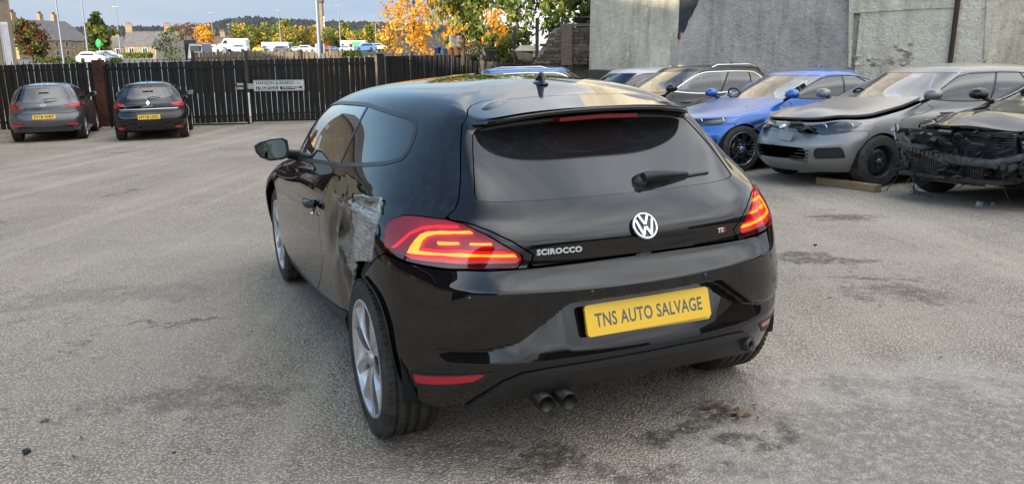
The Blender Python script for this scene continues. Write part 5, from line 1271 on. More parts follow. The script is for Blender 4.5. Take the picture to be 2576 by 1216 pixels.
# ---------------------------------------------------------------- wooden fence beyond the gates
def board_fence(label, A, B, zA, zB, h, seed):
    t = thing('wooden_fence', label, 'fence', (A.x, A.y, 0)); d = B-A; L = d.length; ang = math.atan2(d.y, d.x); t.rotation_euler.z = ang; rr = random.Random(seed); n = int(L/.15); me = {}
    for i in range(n):
        x = (i+.5)*L/n; z = zA+(zB-zA)*x/L; k = i % 5
        if k not in me: b = MB(); hh = h+rr.uniform(-.03, .03); b.add([(-.06, 0, 0), (.06, 0, 0), (.06, 0, hh-.01), (-.06, 0, hh), (-.06, .022, 0), (.06, .022, 0), (.06, .022, hh-.01), (-.06, .022, hh)], [(0, 1, 2, 3), (7, 6, 5, 4), (3, 2, 6, 7), (0, 3, 7, 4), (1, 5, 6, 2)]); o = b.build('board', M_['wood'], t); me[k] = o.data
        else: o = link('board', me[k], t)
        o.location = (x, rr.uniform(-.01, .01), z-h+rr.uniform(-.02, .02)); o.rotation_euler = (rr.uniform(-.015, .015), rr.uniform(-.012, .012), 0)
    for i in range(int(L/2.4)+1):
        x = min(L-.05, i*2.4+.05); z = zA+(zB-zA)*x/L; b = MB(); b.box((x, -.06, z-h/2+.03), (.10, .10, h+.06)); b.build('post', M_['wood_dark'], t)
    for zz in (.3, h-.3):
        b = MB(); b.add([(0, .03, zA-h+zz), (L, .03, zB-h+zz), (L, .03, zB-h+zz+.08), (0, .03, zA-h+zz+.08)], [(0, 1, 2, 3)]); b.build('rail', M_['wood_dark'], t)
    return t
def zt(px, py, Y): p = at(px, py, Y); return Vector((p.x, p.y)), p.z
a, za_ = zt(482, 132, 36); b_, zb_ = zt(860, 127, 36); board_fence('weathered board fence behind the gates, below the parked van', a, b_, za_, zb_, 1.8, 2)
a, za_ = zt(800, 146, 31); b_, zb_ = zt(1062, 137, 31); board_fence('lower board fence running below the orange tree to the stone wall', a, b_, za_, zb_, 1.8, 3)
# ---------------------------------------------------------------- the other cars
def car_net(p):
    wb, w = p['wb'], p['W']/2; xr, xf = -p['ro'], p['wb']+p['fo']; zb = p.get('belt', .93); bf, br = zb, zb+p.get('rise', .06)
    def ring(xr_, zr, xf_, zf, w_, zs, bow_r=.10, cr=.30, bow_f=.16, cf=.42, xs=None, wr=(.45, .80, .95), wf=(.95, .76, .42)):
        a4 = xr_+bow_r+cr*1.25; b10 = wb+(xf_-bow_f-cf*.45-wb)*.52
        X = xs or [min(a4, -.12) if xs is None else a4, 0, .28*wb, .52*wb, .78*wb, wb, b10]
        if not xs:
            x11 = xf_-bow_f-cf*.45
            if x11 < wb+.16: X[3:] = list(np.linspace(min(.52*wb, x11-.6), x11-.10, 4))
        Z = np.interp(np.linspace(0, 1, 7), np.linspace(0, 1, len(zs)), zs)
        r = [(xr_, 0, zr), (xr_+.25*bow_r, wr[0]*w_, zr), (xr_+bow_r, wr[1]*w_, zr), (xr_+bow_r+cr*.45, wr[2]*w_, zr*.6+Z[0]*.4)]
        ww = [.99, 1, 1, 1, 1, .995, .98]
        r += [(X[i], w_*ww[i], float(Z[i])) for i in range(7)]
        r += [(xf_-bow_f-cf*.45, wf[0]*w_, zf*.6+Z[6]*.4), (xf_-bow_f, wf[1]*w_, zf), (xf_-.25*bow_f, wf[2]*w_, zf), (xf_, 0, zf)]
        return r
    cx, cz = p['cowl']; tx = p['wst']; gx, gz_ = p['rgb']; rtx = p['rgt']; H = p['H']; hz = p['hood']; fw_ = p.get('fw', .0)
    def gx_s(xa, xb): return list(np.linspace(xa, xb, 7))
    tw = p.get('tw', .70)      # roof width over body width
    R_ = []
    R_.append(ring(xr+.10, .26, xf-.16, .19, w*.93, [.24, .20, .20], bow_f=.28, cf=.55))
    R_.append(ring(xr+.03, .36, xf-.03, .30, w*.975, [.36, .33, .33], bow_f=.29, cf=.55))
    R_.append(ring(xr+.0, .48, xf, .44, w*.995, [.48, .46, .47], bow_f=.29, cf=.55))
    R_.append(ring(xr+.01, .60, xf-.02, .56, w, [.62, .60, .60], bow_f=.29, cf=.55))
    R_.append(ring(xr+.07, .72, xf-.06, .65, w*.99, [.74, .71, .68], bow_f=.31, cf=.55))
    R_.append(ring(xr+p.get('tuck', .09), .84, xf-.12, hz-.03, w*.965, [.87, .84, .80, hz+.01], bow_f=.34, cf=.55))
    R_.append(ring(xr+p.get('tuck', .09)+.02, .93, (xf-.25)*.45+cx*.55+.18, hz+.06, w*.93, [br-.05, bf-.05, bf-.06, hz+.06], bow_f=.16, cf=.5, wf=(.90, .72, .38)))
    g0 = gx+.16; g1 = cx-.18
    R_.append(ring(gx, gz_, cx, cz, w*.90, [br, bf+.02, bf, bf-.01, cz-.01], bow_r=.06, bow_f=.18, xs=gx_s(g0+.12, g1-.10), wr=(.40, .74, .90), wf=(.90, .70, .36)))
    mx = (gx+rtx)/2; fx = (cx+tx)/2; zm = (gz_+H-.10)/2
    R_.append(ring(mx, (gz_+H-.10)/2, fx, (cz+H-.09)/2, w*(.90+tw)/2+.01, [zm+.03, zm+.03, (cz+H-.09)/2+.02], bow_r=.05, bow_f=.15, xs=gx_s(mx+.20, fx-.30), wr=(.40, .74, .90), wf=(.91, .70, .36)))
    R_.append(ring(rtx, H-.10, tx, H-.085, w*tw, [H-.135, H-.115, H-.12], bow_r=.04, bow_f=.10, xs=gx_s(rtx+.16, tx-.24), wr=(.42, .76, .90), wf=(.90, .72, .38)))
    R_.append(ring(rtx+.05, H-.055, tx-.09, H-.05, w*tw*.90, [H-.075, H-.06, H-.065], bow_r=.04, bow_f=.08, xs=gx_s(rtx+.25, tx-.34), wr=(.42, .76, .90), wf=(.90, .72, .38)))
    R_.append(ring(rtx+.35, H-.02, tx-.40, H-.012, w*tw*.5, [H-.022, H-.01, H-.015], bow_r=.03, bow_f=.05, xs=gx_s(rtx+.50, tx-.60), wr=(.42, .76, .90), wf=(.90, .72, .38)))
    xs_ = np.linspace(rtx+.55, tx-.6, 15); R_.append([(float(x), 0, H-.005) for x in xs_])
    return R_
CARP = {}
def build_car(name, label, M, p, paint_m, detail=2, group=None, front=True):
    root = thing(name, label, 'car', (0, 0, 0), group=group); root.matrix_world = M
    S = Surf(car_net(p), 6 if detail > 1 else 4, 5 if detail > 1 else 3, (), p.get('cr', ()))
    if p.get('disp'): p['disp'](S)
    xr, xf, wb = -p['ro'], p['wb']+p['fo'], p['wb']
    U = dict(
        win=p.get('win', [(4.15, 7.35), (4.35, 7.9), (4.9, 8.75), (5.4, 8.86), (9.3, 8.86), (9.85, 8.6), (10.15, 7.9), (10.35, 7.14), (7, 7.12), (5, 7.2)]),
        ws=[(10.65, 7.1), (10.75, 7.9), (10.72, 8.84), (16, 8.86), (16, 7.08)],
        rw=p.get('rw', [(-1, 8.86), (2.6, 8.84), (2.75, 8.4), (2.8, 7.6), (2.6, 7.15), (-1, 7.15)]),
        hood=[(10.35, 7.0), (10.45, 6.4), (10.9, 5.55), (11.6, 5.15), (12.5, 5.06), (16, 5.03), (16, 6.97)],
        hl=p.get('hl', [(11.1, 4.75), (11.4, 5.03), (12.4, 4.98), (13.05, 4.72), (12.95, 4.2), (12.2, 4.1), (11.3, 4.25)]),
        tl=p.get('tl', [(3.95, 5.35), (3.9, 5.7), (3.2, 5.85), (1.75, 5.5), (1.7, 5.25), (2.4, 4.75), (3.4, 4.65), (3.9, 4.9)]),
        fb=[(10.35, 4.05), (11.3, 4.2), (12.2, 4.06), (12.95, 4.15), (16, 4.1), (16, -1), (10.3, -1), (10.3, 3)],
        rb=[(4.2, 4.05), (3.6, 4.35), (2.4, 4.1), (1.6, 3.9), (-1, 3.9), (-1, -1), (4.1, -1), (4.15, 3)],
        hatch=[(-1, 3.95), (1.6, 3.95), (2.3, 4.2), (3.0, 7.0), (3.05, 8.7), (2.9, 9.3), (-1, 9.3)] if not p.get('sedan') else [(-1, 3.95), (1.6, 3.95), (2.5, 4.3), (3.3, 6.9), (-1, 6.95)],
        gr=p.get('gr', [(13.15, 4.78), (16, 4.82), (16, 4.40), (13.15, 4.35)]),
        lg=p.get('lg', [(12.7, 2.55), (16, 2.6), (16, 1.3), (12.75, 1.35)]),
        fog=p.get('fog', [(11.5, 2.3), (12.4, 2.25), (12.45, 1.5), (11.45, 1.55)]),
        d1=[(7.25, 8.95), (7.15, 7.1), (7.0, 5.8), (7.0, 4), (7.05, .9), (8.42, .9), (8.46, 3), (8.42, 4.6), (8.55, 5.8), (9.2, 6.7), (10.1, 7.04), (10.35, 7.14), (9.9, 8.95)],
        d2=[(7.2, 8.95), (7.1, 7.1), (6.95, 5.8), (6.95, 4), (7.0, .9), (5.75, .9), (5.5, 2.2), (5.25, 3.4), (4.95, 5.5), (5.15, 7.1), (5.4, 8.95)],
        sill=[(5.6, .85), (8.6, .85), (8.6, -1), (5.6, -1)])
    U.update(p.get('U', {}))
    m = S.mesh()
    for k, v in U.items(): add_sdf(m, S, k, v)
    V = m['V']; ar = p['tyre']+.022
    for nm, cx in (('ra', 0), ('fa', wb)):
        f = np.sqrt((V[:, 0]-cx)**2+(V[:, 2]-p['tyre'])**2)-ar; add_field(m, nm, np.where(V[:, 1] < p['W']/2*.72, 1, f))
    g = .003
    def part(nm, mm, mt, depth=.01, off=0, sides=True, parent=root):
        if off: mm = offset(mm, off)
        if depth: mm = flange(mm, depth)
        return from_arrays(nm, mm, mt, parent)
    def sided(nm, conds, mt, depth=.01, off=0, parents=None):
        out = []
        q = cut(m, *conds)
        if not len(q['F']): return out
        for s in (1, -1): out.append(part(nm, q if s > 0 else mirror(q), mt, depth, off, parent=parents[0 if s > 0 else 1] if parents else root))
        return out
    P = paint_m; arch = [('ra', 1), ('fa', 1)]
    nodoor = [('d1', 1, g), ('d2', 1, g)]
    part('body', both(cut(m, *arch, *nodoor, ('win', 1), ('ws', 1), ('rw', 1), ('hood', 1, g), ('fb', 1, g), ('rb', 1, g), ('hatch', 1, g), ('hl', 1, .002), ('tl', 1, .002), ('sill', 1))), P)
    lids = []
    sided('front_door', [('d1', -1, -g), ('win', 1), ('sill', 1)], P); sided('rear_door', [('d2', -1, -g), ('win', 1), ('ra', 1), ('sill', 1)], P)
    if not p.get('nohood'):
        bo_ = part('bonnet', both(cut(m, ('hood', -1, -g), ('hl', 1, .002))), P, .03)
        if p.get('lift'): bo_.location = (-.02, -.015, .035+.0); bo_.rotation_euler = (.012, 0, -.010); bo_.location.z += .012
    else: p['nohood'](root, S, m, P)
    fbm = None
    if not p.get('nobumper'):
        fb = part('front_bumper', both(cut(m, ('fb', -1, -g), ('gr', 1), ('lg', 1), ('fog', 1), ('fa', 1), ('hl', 1, .002))), P, .02)
        for nm, k in (('grille', 'gr'), ('lower_grille', 'lg')):
            q = cut(m, (k, -1))
            if len(q['F']): part(nm, both(q), M_['satin'], 0, -.035, parent=fb)
        sided('fog_recess', [('fog', -1)], M_['satin'], 0, -.02, parents=[fb, fb])
        if p.get('gr_in_body', True): pass
    part('rear_bumper', both(cut(m, ('rb', -1, -g), ('ra', 1), ('tl', 1, .002))), P, .02)
    part('tailgate' if not p.get('sedan') else 'boot_lid', both(cut(m, ('hatch', -1, -g), ('rw', 1), ('tl', 1, .002))), P, .015)
    q = cut(m, ('win', -1, -.012))
    sided('window_frame', [('win', -1, 0), ('win', 1, -.014)], M_[p.get('frame', 'satin')], .004, .003)
    for nm, c in (('front_window', [('d1', -1, -.012)]), ('rear_window_side', [('d2', -1, -.012)]), ('quarter_glass', [('d1', 1, .012), ('d2', 1, .012)])): sided(nm, [('win', -1, -.014)]+c, M_[p.get('glass', 'clear')] if nm == 'front_window' else M_[p.get('glass2', 'clear')], 0, -.002)
    sided('door_pillar', [('win', -1, -.014), ('d1', 1, -.014), ('d2', 1, -.014), ('d1', -1, .04), ('d2', -1, .04)], M_['satin'], 0, -.004)
    part('windscreen', both(cut(m, ('ws', -1, -.002))), M_['clear'], 0, -.003); part('rear_screen', both(cut(m, ('rw', -1, -.002))), M_[p.get('glass2', 'clear')], 0, -.003)
    tl = sided('tail_light', [('tl', -1, -.001)], M_['red_lens'], .01, .004); sided('lamp_housing', [('tl', -1, -.004)], M_['lamp_base_far'], 0, -.01, parents=tl)
    if front:
        hl = sided('headlight', [('hl', -1, -.001)], M_['lens'], .01, .004); sided('lamp_bowl', [('hl', -1, -.004)], M_['lamp_chrome'], 0, -.03, parents=hl)
        for s, h_ in zip((1, -1), hl):
            for u_ in ((11.65, 4.62), (12.45, 4.55)):
                pp, nn = S.ev([u_]); c = Vector((pp[0][0]-.022, pp[0][1]*s*.985, pp[0][2])); b = MB(); b.lathe([(0, -.03), (.03, -.022), (.048, 0), (.052, .0), (.052, -.01), (.03, -.04)], c, (1, .25*s, 0), 18); b.build('lamp_reflector', M_['chrome'], h_)
    sided('sill_trim', [('sill', -1), *arch], P if not p.get('dark_sill') else M_['trim'], .01)
    part('inner_shell', both(offset(cut(m, ('win', 1), ('ws', 1), ('rw', 1), *arch, *([('hood', 1), ('fb', 1)] if p.get('nohood') else []), ('v', -1, 8.95), *([('fb', 1, .02)] if p.get('nobumper') else [])), -.03)), M_['gap'], 0)
    b = MB(); b.box((wb/2, 0, .24), (wb*1.32, p['W']*.70, .06)); b.box((wb/2, 0, .27), (wb*.60, p['W']*.88, .06)); b.build('underbody', M_['under'], root)
    if detail > 1:
        for cx in (0, wb):
            for s in (1, -1):
                a_ = [R(q) for q in range(-10, 191, 12)]; vv = []
                for q in a_:
                    for dy_ in (-.26, 0): vv.append((cx+(ar+.01)*math.cos(q), s*(p['W']/2-.03+dy_), p['tyre']+(ar+.01)*math.sin(q)))
                w = MB(); w.add(vv, [(2*i, 2*i+1, 2*i+3, 2*i+2) for i in range(len(a_)-1)], True); w.add(vv[::2], [tuple(range(len(a_)))]); w.build('wheel_housing', M_['under'], root)
    for cx in (0, wb):
        for s in (1, -1): wheel(root, cx, s*(p['W']/2-.012), p['tyre'], s, p.get('wheel', 'blade'), p['tyre'], .215, p.get('rim', .215), p.get('spokes', 10), p.get('wm'), seg=40 if detail > 1 else 24)
    if detail > 1:
        for x_, y_ in ((wb*.50, .36), (wb*.50, -.36)): seat(root, x_, y_, z=.32)
        b = MB(); b.box((.18*wb, 0, .62), (.3, 1.2, .62)); b.build('rear_bench', M_['seat'], root, .05)
        b = MB(); b.box((cx-.48, 0, .80), (.5, 1.3, .22)); b.build('dashboard', M_['satin'], root, .06); steering(root, cx-.85, -.36, .98)
    # mirrors, handles
    pp, nn = S.ev([(9.95, 7.05)]); ax, ay, az = pp[0]
    for s in (1, -1):
        b = MB(); prof = [(-.10, .0), (-.085, .055), (.0, .078), (.085, .07), (.125, .0), (.09, -.045), (0, -.058), (-.085, -.045)]
        rings = [(.0, .82), (.03, 1.0), (.08, .98), (.12, .75), (.145, .35)]; v = []; n = 8
        for dx_, k in rings: v += [(ax+.02+dx_, s*(ay+.14+a_*k), az+.07+c_*k) for a_, c_ in prof]
        f = [(i*n+j, i*n+(j+1) % n, (i+1)*n+(j+1) % n, (i+1)*n+j) for i in range(4) for j in range(n)]+[tuple(4*n+j for j in range(n))]
        b.add(v, f, True); mo = b.build('door_mirror', M_[p['mirrorm']] if p.get('mirrorm') else P, root)
        b = MB(); b.add([(ax+.019, s*(ay+.14+a_*.8), az+.07+c_*.8) for a_, c_ in prof], [tuple(range(n))]); b.build('mirror_glass', M_['mirror'], mo)
        b = MB(); b.tube([(ax+.06, s*(ay+.09), az+.03), (ax+.06, s*(ay-.02), az-.01)], .025, 8); b.build('mirror_stalk', M_['satin'], mo)
        if detail > 1:
            for u_ in ((7.5, 5.75), (5.7, 5.85)):
                pp, nn = S.ev([u_]); c = Vector((pp[0][0], s*(pp[0][1]+.018), pp[0][2])); b = MB(); b.tube([c+Vector((-.10, -s*.016, 0)), c+Vector((-.06, 0, 0)), c+Vector((.06, 0, 0)), c+Vector((.10, -s*.016, 0))], .012, 6); b.build('door_handle', P, root)
    if p.get('rails'):
        for s in (1, -1):
            q = [(rtx_, 0) for rtx_ in ()]; xs_ = np.linspace(p['rgt']+.25, p['wst']-.5, 9); b = MB(); pts = []
            for i, x_ in enumerate(xs_): pts.append((x_, s*(p['W']/2*p.get('tw', .70)*.93), p['H']-.062+(.045 if 0 < i < 8 else 0)))
            b.tube(pts, .013, 6); b.build('roof_rail', M_['chrome'], root)
    pp, nn = S.ev([(1.5, 10.2)])
    if p.get('fin', 1): b = MB(); b.prism([(-.05, 0), (-.03, .05), (-.01, .055), (.07, 0)], (0, .01, 0), (1, 0, 0), (0, 0, 1), .02); o = b.build('roof_aerial', P, root); o.location = (p['rgt']+.32, 0, p['H']-.03)
    return root, S, m
def pose(fl, heading_deg, p, tilt=0):
    """matrix that puts the front-left tyre of the car on the ground point fl; heading clockwise from straight ahead"""
    a = R(heading_deg); h = Vector((math.sin(a), math.cos(a), 0)); l = Vector((-h.y, h.x, 0))
    def mk(x, y): q = fl-h*p['wb']-l*(p['W']/2-.1)+h*x+l*y; return Vector((q.x, q.y, gz(q.x, q.y)))
    w = p['W']/2-.1; rl, rr, f1, f2 = mk(0, w), mk(0, -w), mk(p['wb'], w), mk(p['wb'], -w)
    X = ((f1+f2)/2-(rl+rr)/2).normalized(); Yv = ((f1+rl)/2-(f2+rr)/2); Yv = (Yv-X*Yv.dot(X)).normalized(); Z = X.cross(Yv); o = (rl+rr)/2
    return Matrix(((X.x, Yv.x, Z.x, o.x), (X.y, Yv.y, Z.y, o.y), (X.z, Yv.z, Z.z, o.z), (0, 0, 0, 1)))
def plate_on(root, S, txt, front, mt, zc, w_=.52, h_=.111, xoff=0, tilt=0):
    x = (S.ev([(14, 3)])[0][0][0] if front else S.ev([(0, 3)])[0][0][0])
    pp, nn = S.ev([(14 if front else 0, zc)]); c = Vector(pp[0])+Vector(nn[0])*.012; n_ = Vector(nn[0]); n_.z *= .5; n_.normalize()
    ex = Vector((0, 1, 0)) if front else Vector((0, -1, 0)); ey = n_.cross(ex); b = MB(); b.prism([(-w_/2, -h_/2), (w_/2, -h_/2), (w_/2, h_/2), (-w_/2, h_/2)], c, ex, ey, .006); o = b.build('number_plate', mt, root)
    text_obj('plate_lettering', txt, w_*.86, h_*.66, c+n_*.0065, ex, ey, M_['ink'], o, bold=.02, depth=.001)
    return c, ex, ey, n_
HB = dict(W=1.80, H=1.46, wb=2.62, ro=.80, fo=.86, belt=.93, rise=.07, hood=.80, cowl=(2.28, .98), wst=1.45, rgb=(-.50, 1.02), rgt=-.22, tyre=.316)
M_['lens'] = tinted('clear_lens', (.95, .96, .97), .03); M_['lamp_chrome'] = mat('lamp_bowl', (.62, .64, .67), .3, .25)

# grey damaged hatchback -------------------------------------------------
def golf():
    p = dict(HB, W=1.80, H=1.45, wb=2.637, ro=.74, fo=.88, cowl=(2.22, 1.0), wst=1.42, wheel='steel', rim=.20, wm=M_['satin'], glass='clear', rise=.05, hood=.80, lift=True)
    p['hl'] = [(11.15, 4.80), (11.5, 5.02), (12.3, 4.95), (13.1, 4.76), (13.12, 4.12), (12.3, 3.86), (11.6, 4.10)]
    p['gr'] = [(13.2, 4.75), (16, 4.80), (16, 4.12), (13.2, 4.15)]
    p['lg'] = [(12.75, 2.35), (13.6, 2.45), (16, 2.5), (16, 1.25), (12.7, 1.30)]; p['fog'] = [(11.55, 2.45), (12.45, 2.4), (12.5, 1.35), (11.4, 1.45)]
    def disp(S):
        G = S.G; x, y, z = G[..., 0], G[..., 1], G[..., 2]; xf = p['wb']+p['fo']; D = np.zeros_like(G)
        nose = np.clip((x-(xf-.55))/.5, 0, 1)
        hood = (z > .74)*(x > 2.4)
        D[..., 2] = (.05*np.exp(-((x-3.05)/.20)**2)*hood+.02*np.sin(y*9+x*6)*np.exp(-((x-3.1)/.22)**2)*hood)
        D[..., 0] = -.06*np.exp(-((x-xf)/.20)**2)*np.exp(-((z-.72)/.10)**2)
        S.displace(D)
    p['disp'] = disp
    M = pose(Vector((*ground_hit(2196, 470).xy, 0)), 250, p)
    silver = paint('grey_metallic_paint', (.25, .245, .24), .35, .5, coat=.45, blur=.25, dcol=(.26, .24, .21))
    M_['silver'] = silver
    root, S, m = build_car('hatchback_car', 'metallic grey hatchback with crumpled bonnet and deployed airbag, parked between the blue saloon and the wrecked black car', M, p, silver)
    root['label'] = 'metallic grey hatchback with buckled bonnet beside the blue saloon'
    b = MB()
    for q in range(4): b.box((3.47-.015*q-.02, 0, .335+q*.040), (.02, 1.15-.03*q, .012))
    b.build('grille_bars', M_['satin'], root)
    # torn slam panel and broken grille between the lamps
    rr = random.Random(5); b = MB()
    for k in range(16): b.box((3.33+rr.uniform(-.05, .06), rr.uniform(-.55, .45), .70+rr.uniform(-.03, .05)), (rr.uniform(.03, .14), rr.uniform(.08, .34), rr.uniform(.01, .03)), rr.uniform(-.5, .5), rr.uniform(-.6, .6), rr.uniform(-.4, .4))
    tag(b.build('broken_grille', M_['satin'], root), kind='stuff')
    b = MB(); b.lathe([(0, 0), (.045, 0), (.05, -.01)], (3.40, .03, .735), (.5, 0, .9), 20); b.build('round_badge', M_['chrome'], root)
    b = MB(); b.add([(3.50, .12, .70), (3.47, .34, .66), (3.48, .30, .56), (3.515, .10, .58)], [(0, 1, 2, 3)]); b.build('bumper_scrape', M_['sign_grey'], root)
    for c, r_ in (((1.72, -.36, 1.02), .17), ((1.80, -.10, 1.00), .13), ((1.75, .14, .98), .12)):
        b = MB(); pr = [(r_*math.sin(t), -r_*.8*math.cos(t)) for t in np.linspace(.02, 3.1, 9)]; b.lathe(pr, c, (0, .3, 1), 16); b.v = [(x_+rr.uniform(-.012, .012), y_+rr.uniform(-.012, .012), z_+rr.uniform(-.012, .012)) for x_, y_, z_ in b.v]; b.build('airbag', M_['airbag'], root)
    return root
golf()
# wrecked black car -------------------------------------------------------
def wreck():
    p = dict(HB, W=1.82, H=1.46, wb=2.65, ro=.78, fo=.90, cowl=(2.22, 1.0), wst=1.40, wheel='multi', spokes=5, rim=.225, nobumper=True, hood=.82, U=dict(fb=[(11.5, 5.0), (12.6, 5.02), (16, 5.02), (16, -1), (10.7, -1), (10.8, 2), (11.1, 4.3)]), hl=[(14.5, 9.5), (14.6, 9.5), (14.6, 9.4)])
    def disp(S):
        G = S.G; x, y, z = G[..., 0], G[..., 1], G[..., 2]; D = np.zeros_like(G); hood = (z > .76)*np.clip((x-2.3)/.3, 0, 1)
        D[..., 2] = hood*(.035*np.sin(y*7+1)*np.exp(-((x-3.1)/.3)**2)+.05*np.exp(-((x-3.0)/.16)**2-((y-.1)/.5)**2)+.012*np.sin(x*22+y*9)); S.displace(D)
    p['disp'] = disp
    M = pose(Vector((5.35, 7.5, 0)), 251, p)
    root, S, m = build_car('wrecked_car', 'black hatchback with its front end torn away at the right edge', M, p, M_['black_paint'], front=False)
    rr = random.Random(11)
    b = MB(); b.box((3.18, 0, .50), (.10, 1.20, .42)); b.box((3.02, .70, .52), (.2, .25, .34), .4); b.box((3.02, -.70, .52), (.2, .25, .34), -.4); b.box((3.22, 0, .725), (.16, 1.15, .05)); b.box((3.1, 0, .28), (.6, 1.2, .04)); b.build('radiator', M_['wreck_dark'], root)
    b = MB()
    for k in range(13): b.box((3.245, .33*(1 if k % 2 else 1), .44+k*.024), (.02, .60, .010), 0, .3); b.box((3.245, -.33, .44+k*.024), (.02, .60, .010), 0, .3)
    b.build('radiator_shutters', M_['wreck_grey'], root)
    b = MB(); b.box((3.30, .0, .34), (.04, .75, .24)); b.build('intercooler', M_['brake'], root)
    b = MB()
    for k in range(26): b.box((3.325, -.36+k*.029, .34), (.01, .006, .23))
    b.build('cooler_fins', M_['alloy_dark'], root)
    b = MB(); b.tube([(3.12, -.82, .63), (3.32, -.5, .56), (3.42, 0, .47), (3.36, .5, .45), (3.15, .85, .58)], [.03, .045, .05, .045, .03], 8); b.build('crash_bar', M_['wreck_grey'], root)
    b = MB()
    for k in range(120):
        t_ = rr.uniform(-.9, .9); z_ = rr.uniform(.28, .75); x_ = 3.42-.32*abs(t_)**1.6+rr.uniform(-.12, .06)
        b.box((x_, t_, z_), (rr.uniform(.02, .09), rr.uniform(.02, .13), rr.uniform(.006, .025)), rr.uniform(-.6, .6), rr.uniform(-.8, .8), rr.uniform(-.5, .5))
    tag(b.build('broken_plastic', M_['wreck_dark'], root), kind='stuff')
    b = MB()
    for k in range(22): t_ = -.72+k*.066; b.box((3.44-.25*abs(t_)**1.5, t_, .50-.10*t_), (.07, .035, .05), 0, .2)
    b.build('absorber_ribs', M_['wreck_grey'], root)
    for k in range(9):
        y0 = rr.uniform(-.8, .9); z0 = rr.uniform(.35, .7); pts = [(3.3, y0, z0)]
        for j in range(4): pts.append((3.3+rr.uniform(-.05, .22), y0+rr.uniform(-.12, .12), max(.05, z0-.11*(j+1)*rr.uniform(.6, 1.3))))
        b = MB(); b.tube(pts, rr.uniform(.004, .009), 5); b.build('wiring', M_['satin'], root)
    b = MB(); b.add([(3.30, -.84, .86), (3.36, -.76, .84), (3.42, -.68, .70), (3.36, -.70, .60), (3.26, -.84, .66)], [(0, 1, 2, 3, 4)]); b.lathe([(0, -.02), (.04, -.01), (.06, .02)], (3.30, -.78, .74), (1, -.2, 0), 16); b.build('broken_headlight', M_['lamp_chrome'], root)
    b = MB(); b.lathe([(0, -.02), (.05, 0), (.06, .03)], (3.16, .70, .66), (1, .2, 0), 16); b.build('lamp_reflector', M_['chrome'], root)
    return root
wreck()
def bmw():
    p = dict(HB, W=1.81, H=1.43, wb=2.81, ro=1.0, fo=.80, cowl=(2.28, .99), wst=1.38, rgb=(-.48, 1.04), rgt=.30, wheel='multi', spokes=7, rim=.235, tyre=.33, hood=.80, sedan=True, rise=.06, glass2='privacy')
    p['hl'] = [(11.2, 4.72), (11.5, 4.95), (12.3, 4.95), (13.0, 4.82), (13.0, 4.30), (12.2, 4.05), (11.5, 4.25)]; p['gr'] = [(13.2, 4.8), (13.9, 4.8), (13.9, 4.2), (13.3, 4.2)]
    M_['two_tone'] = grimy('two_tone_alloy', (.12, .12, .125), .25, (.3, .3, .3), 20, metal=.9); p['wm'] = M_['two_tone']
    M = pose(Vector((*ground_hit(1856, 431).xy, 0)), 247, p)
    root, S, m = build_car('saloon_car', 'bright blue saloon with dark multi-spoke wheels beside the grey hatchback', M, p, paint('blue_paint', (.010, .12, .46), .15, .35, blur=.2))
    b = MB(); b.box((2.02, -.30, 1.02), (.01, .52, .11), 0, -.6); o = b.build('number_plate', M_['white'], root)
    text_obj('plate_lettering', 'RE14 NZA', .44, .07, (2.030, -.30, 1.03), (0, 1, 0), (-.6, 0, .8), M_['ink'], o, bold=.02, depth=.001)
    b = MB(); b.add([(1.9, .5, 1.0), (1.5, .7, 1.25), (1.3, .1, 1.2), (1.7, -.1, .98)], [(0, 1, 2, 3)]); b.build('side_airbag', M_['airbag'], root)
    b = MB(); b.lathe([(.0, .012), (.03, .012), (.032, .006)], (p['wb'], p['W']/2-.012, p['tyre']), (0, 1, 0), 16); b.build('wheel_badge', M_['band_blue'], root)
bmw()
def suv():
    p = dict(HB, W=1.84, H=1.53, wb=2.65, ro=.82, fo=.90, belt=.98, cowl=(2.25, 1.06), wst=1.40, rgb=(-.52, 1.08), rgt=-.30, tyre=.34, hood=.92, rails=True, frame='chrome', wheel='blade', mirrorm=None)
    M = pose(Vector((*ground_hit(1592, 395).xy, 0))+Vector((.0, .0, 0)), 247, p)
    build_car('crossover_car', 'black crossover with chrome window line and roof rails behind the blue saloon', M, p, M_['black_paint'])
suv()
def white():
    p = dict(HB, W=1.80, H=1.52, wheel='blade')
    M = pose(Vector((1.45, 16.6, 0)), 250, p)
    build_car('hatchback_car', 'white hatchback half hidden between the black crossover and the blue estate', M, p, M_['white_paint'])
white()
def estate():
    p = dict(HB, W=1.80, H=1.60, wb=2.68, ro=1.0, fo=.86, rgb=(-.80, 1.0), rgt=-.52, rails=True, frame='chrome', glass2='privacy', tw=.72)
    a = R(84); M = pose(Vector((2.55, 19.5, 0)), 90, p)
    build_car('estate_car', 'blue estate car with roof rails parked below the retaining wall', M, p, paint('light_blue_paint', (.02, .14, .40), .2, .3), front=False)
estate()
def rear_pose(pl, pr, p):
    A = ground_hit(*pl); B = ground_hit(*pr); d = (B-A); d.z = 0; d.normalize(); h = Vector((-d.y, d.x, 0)); a = p['head']; h = Vector((math.sin(R(a)), math.cos(R(a)), 0)); d = Vector((h.y, -h.x, 0)); mid = (A+B)/2; mid.z = 0
    fl = mid+h*(p['wb']+.25)-d*(p['W']/2-.1); return pose(fl, a, p), a
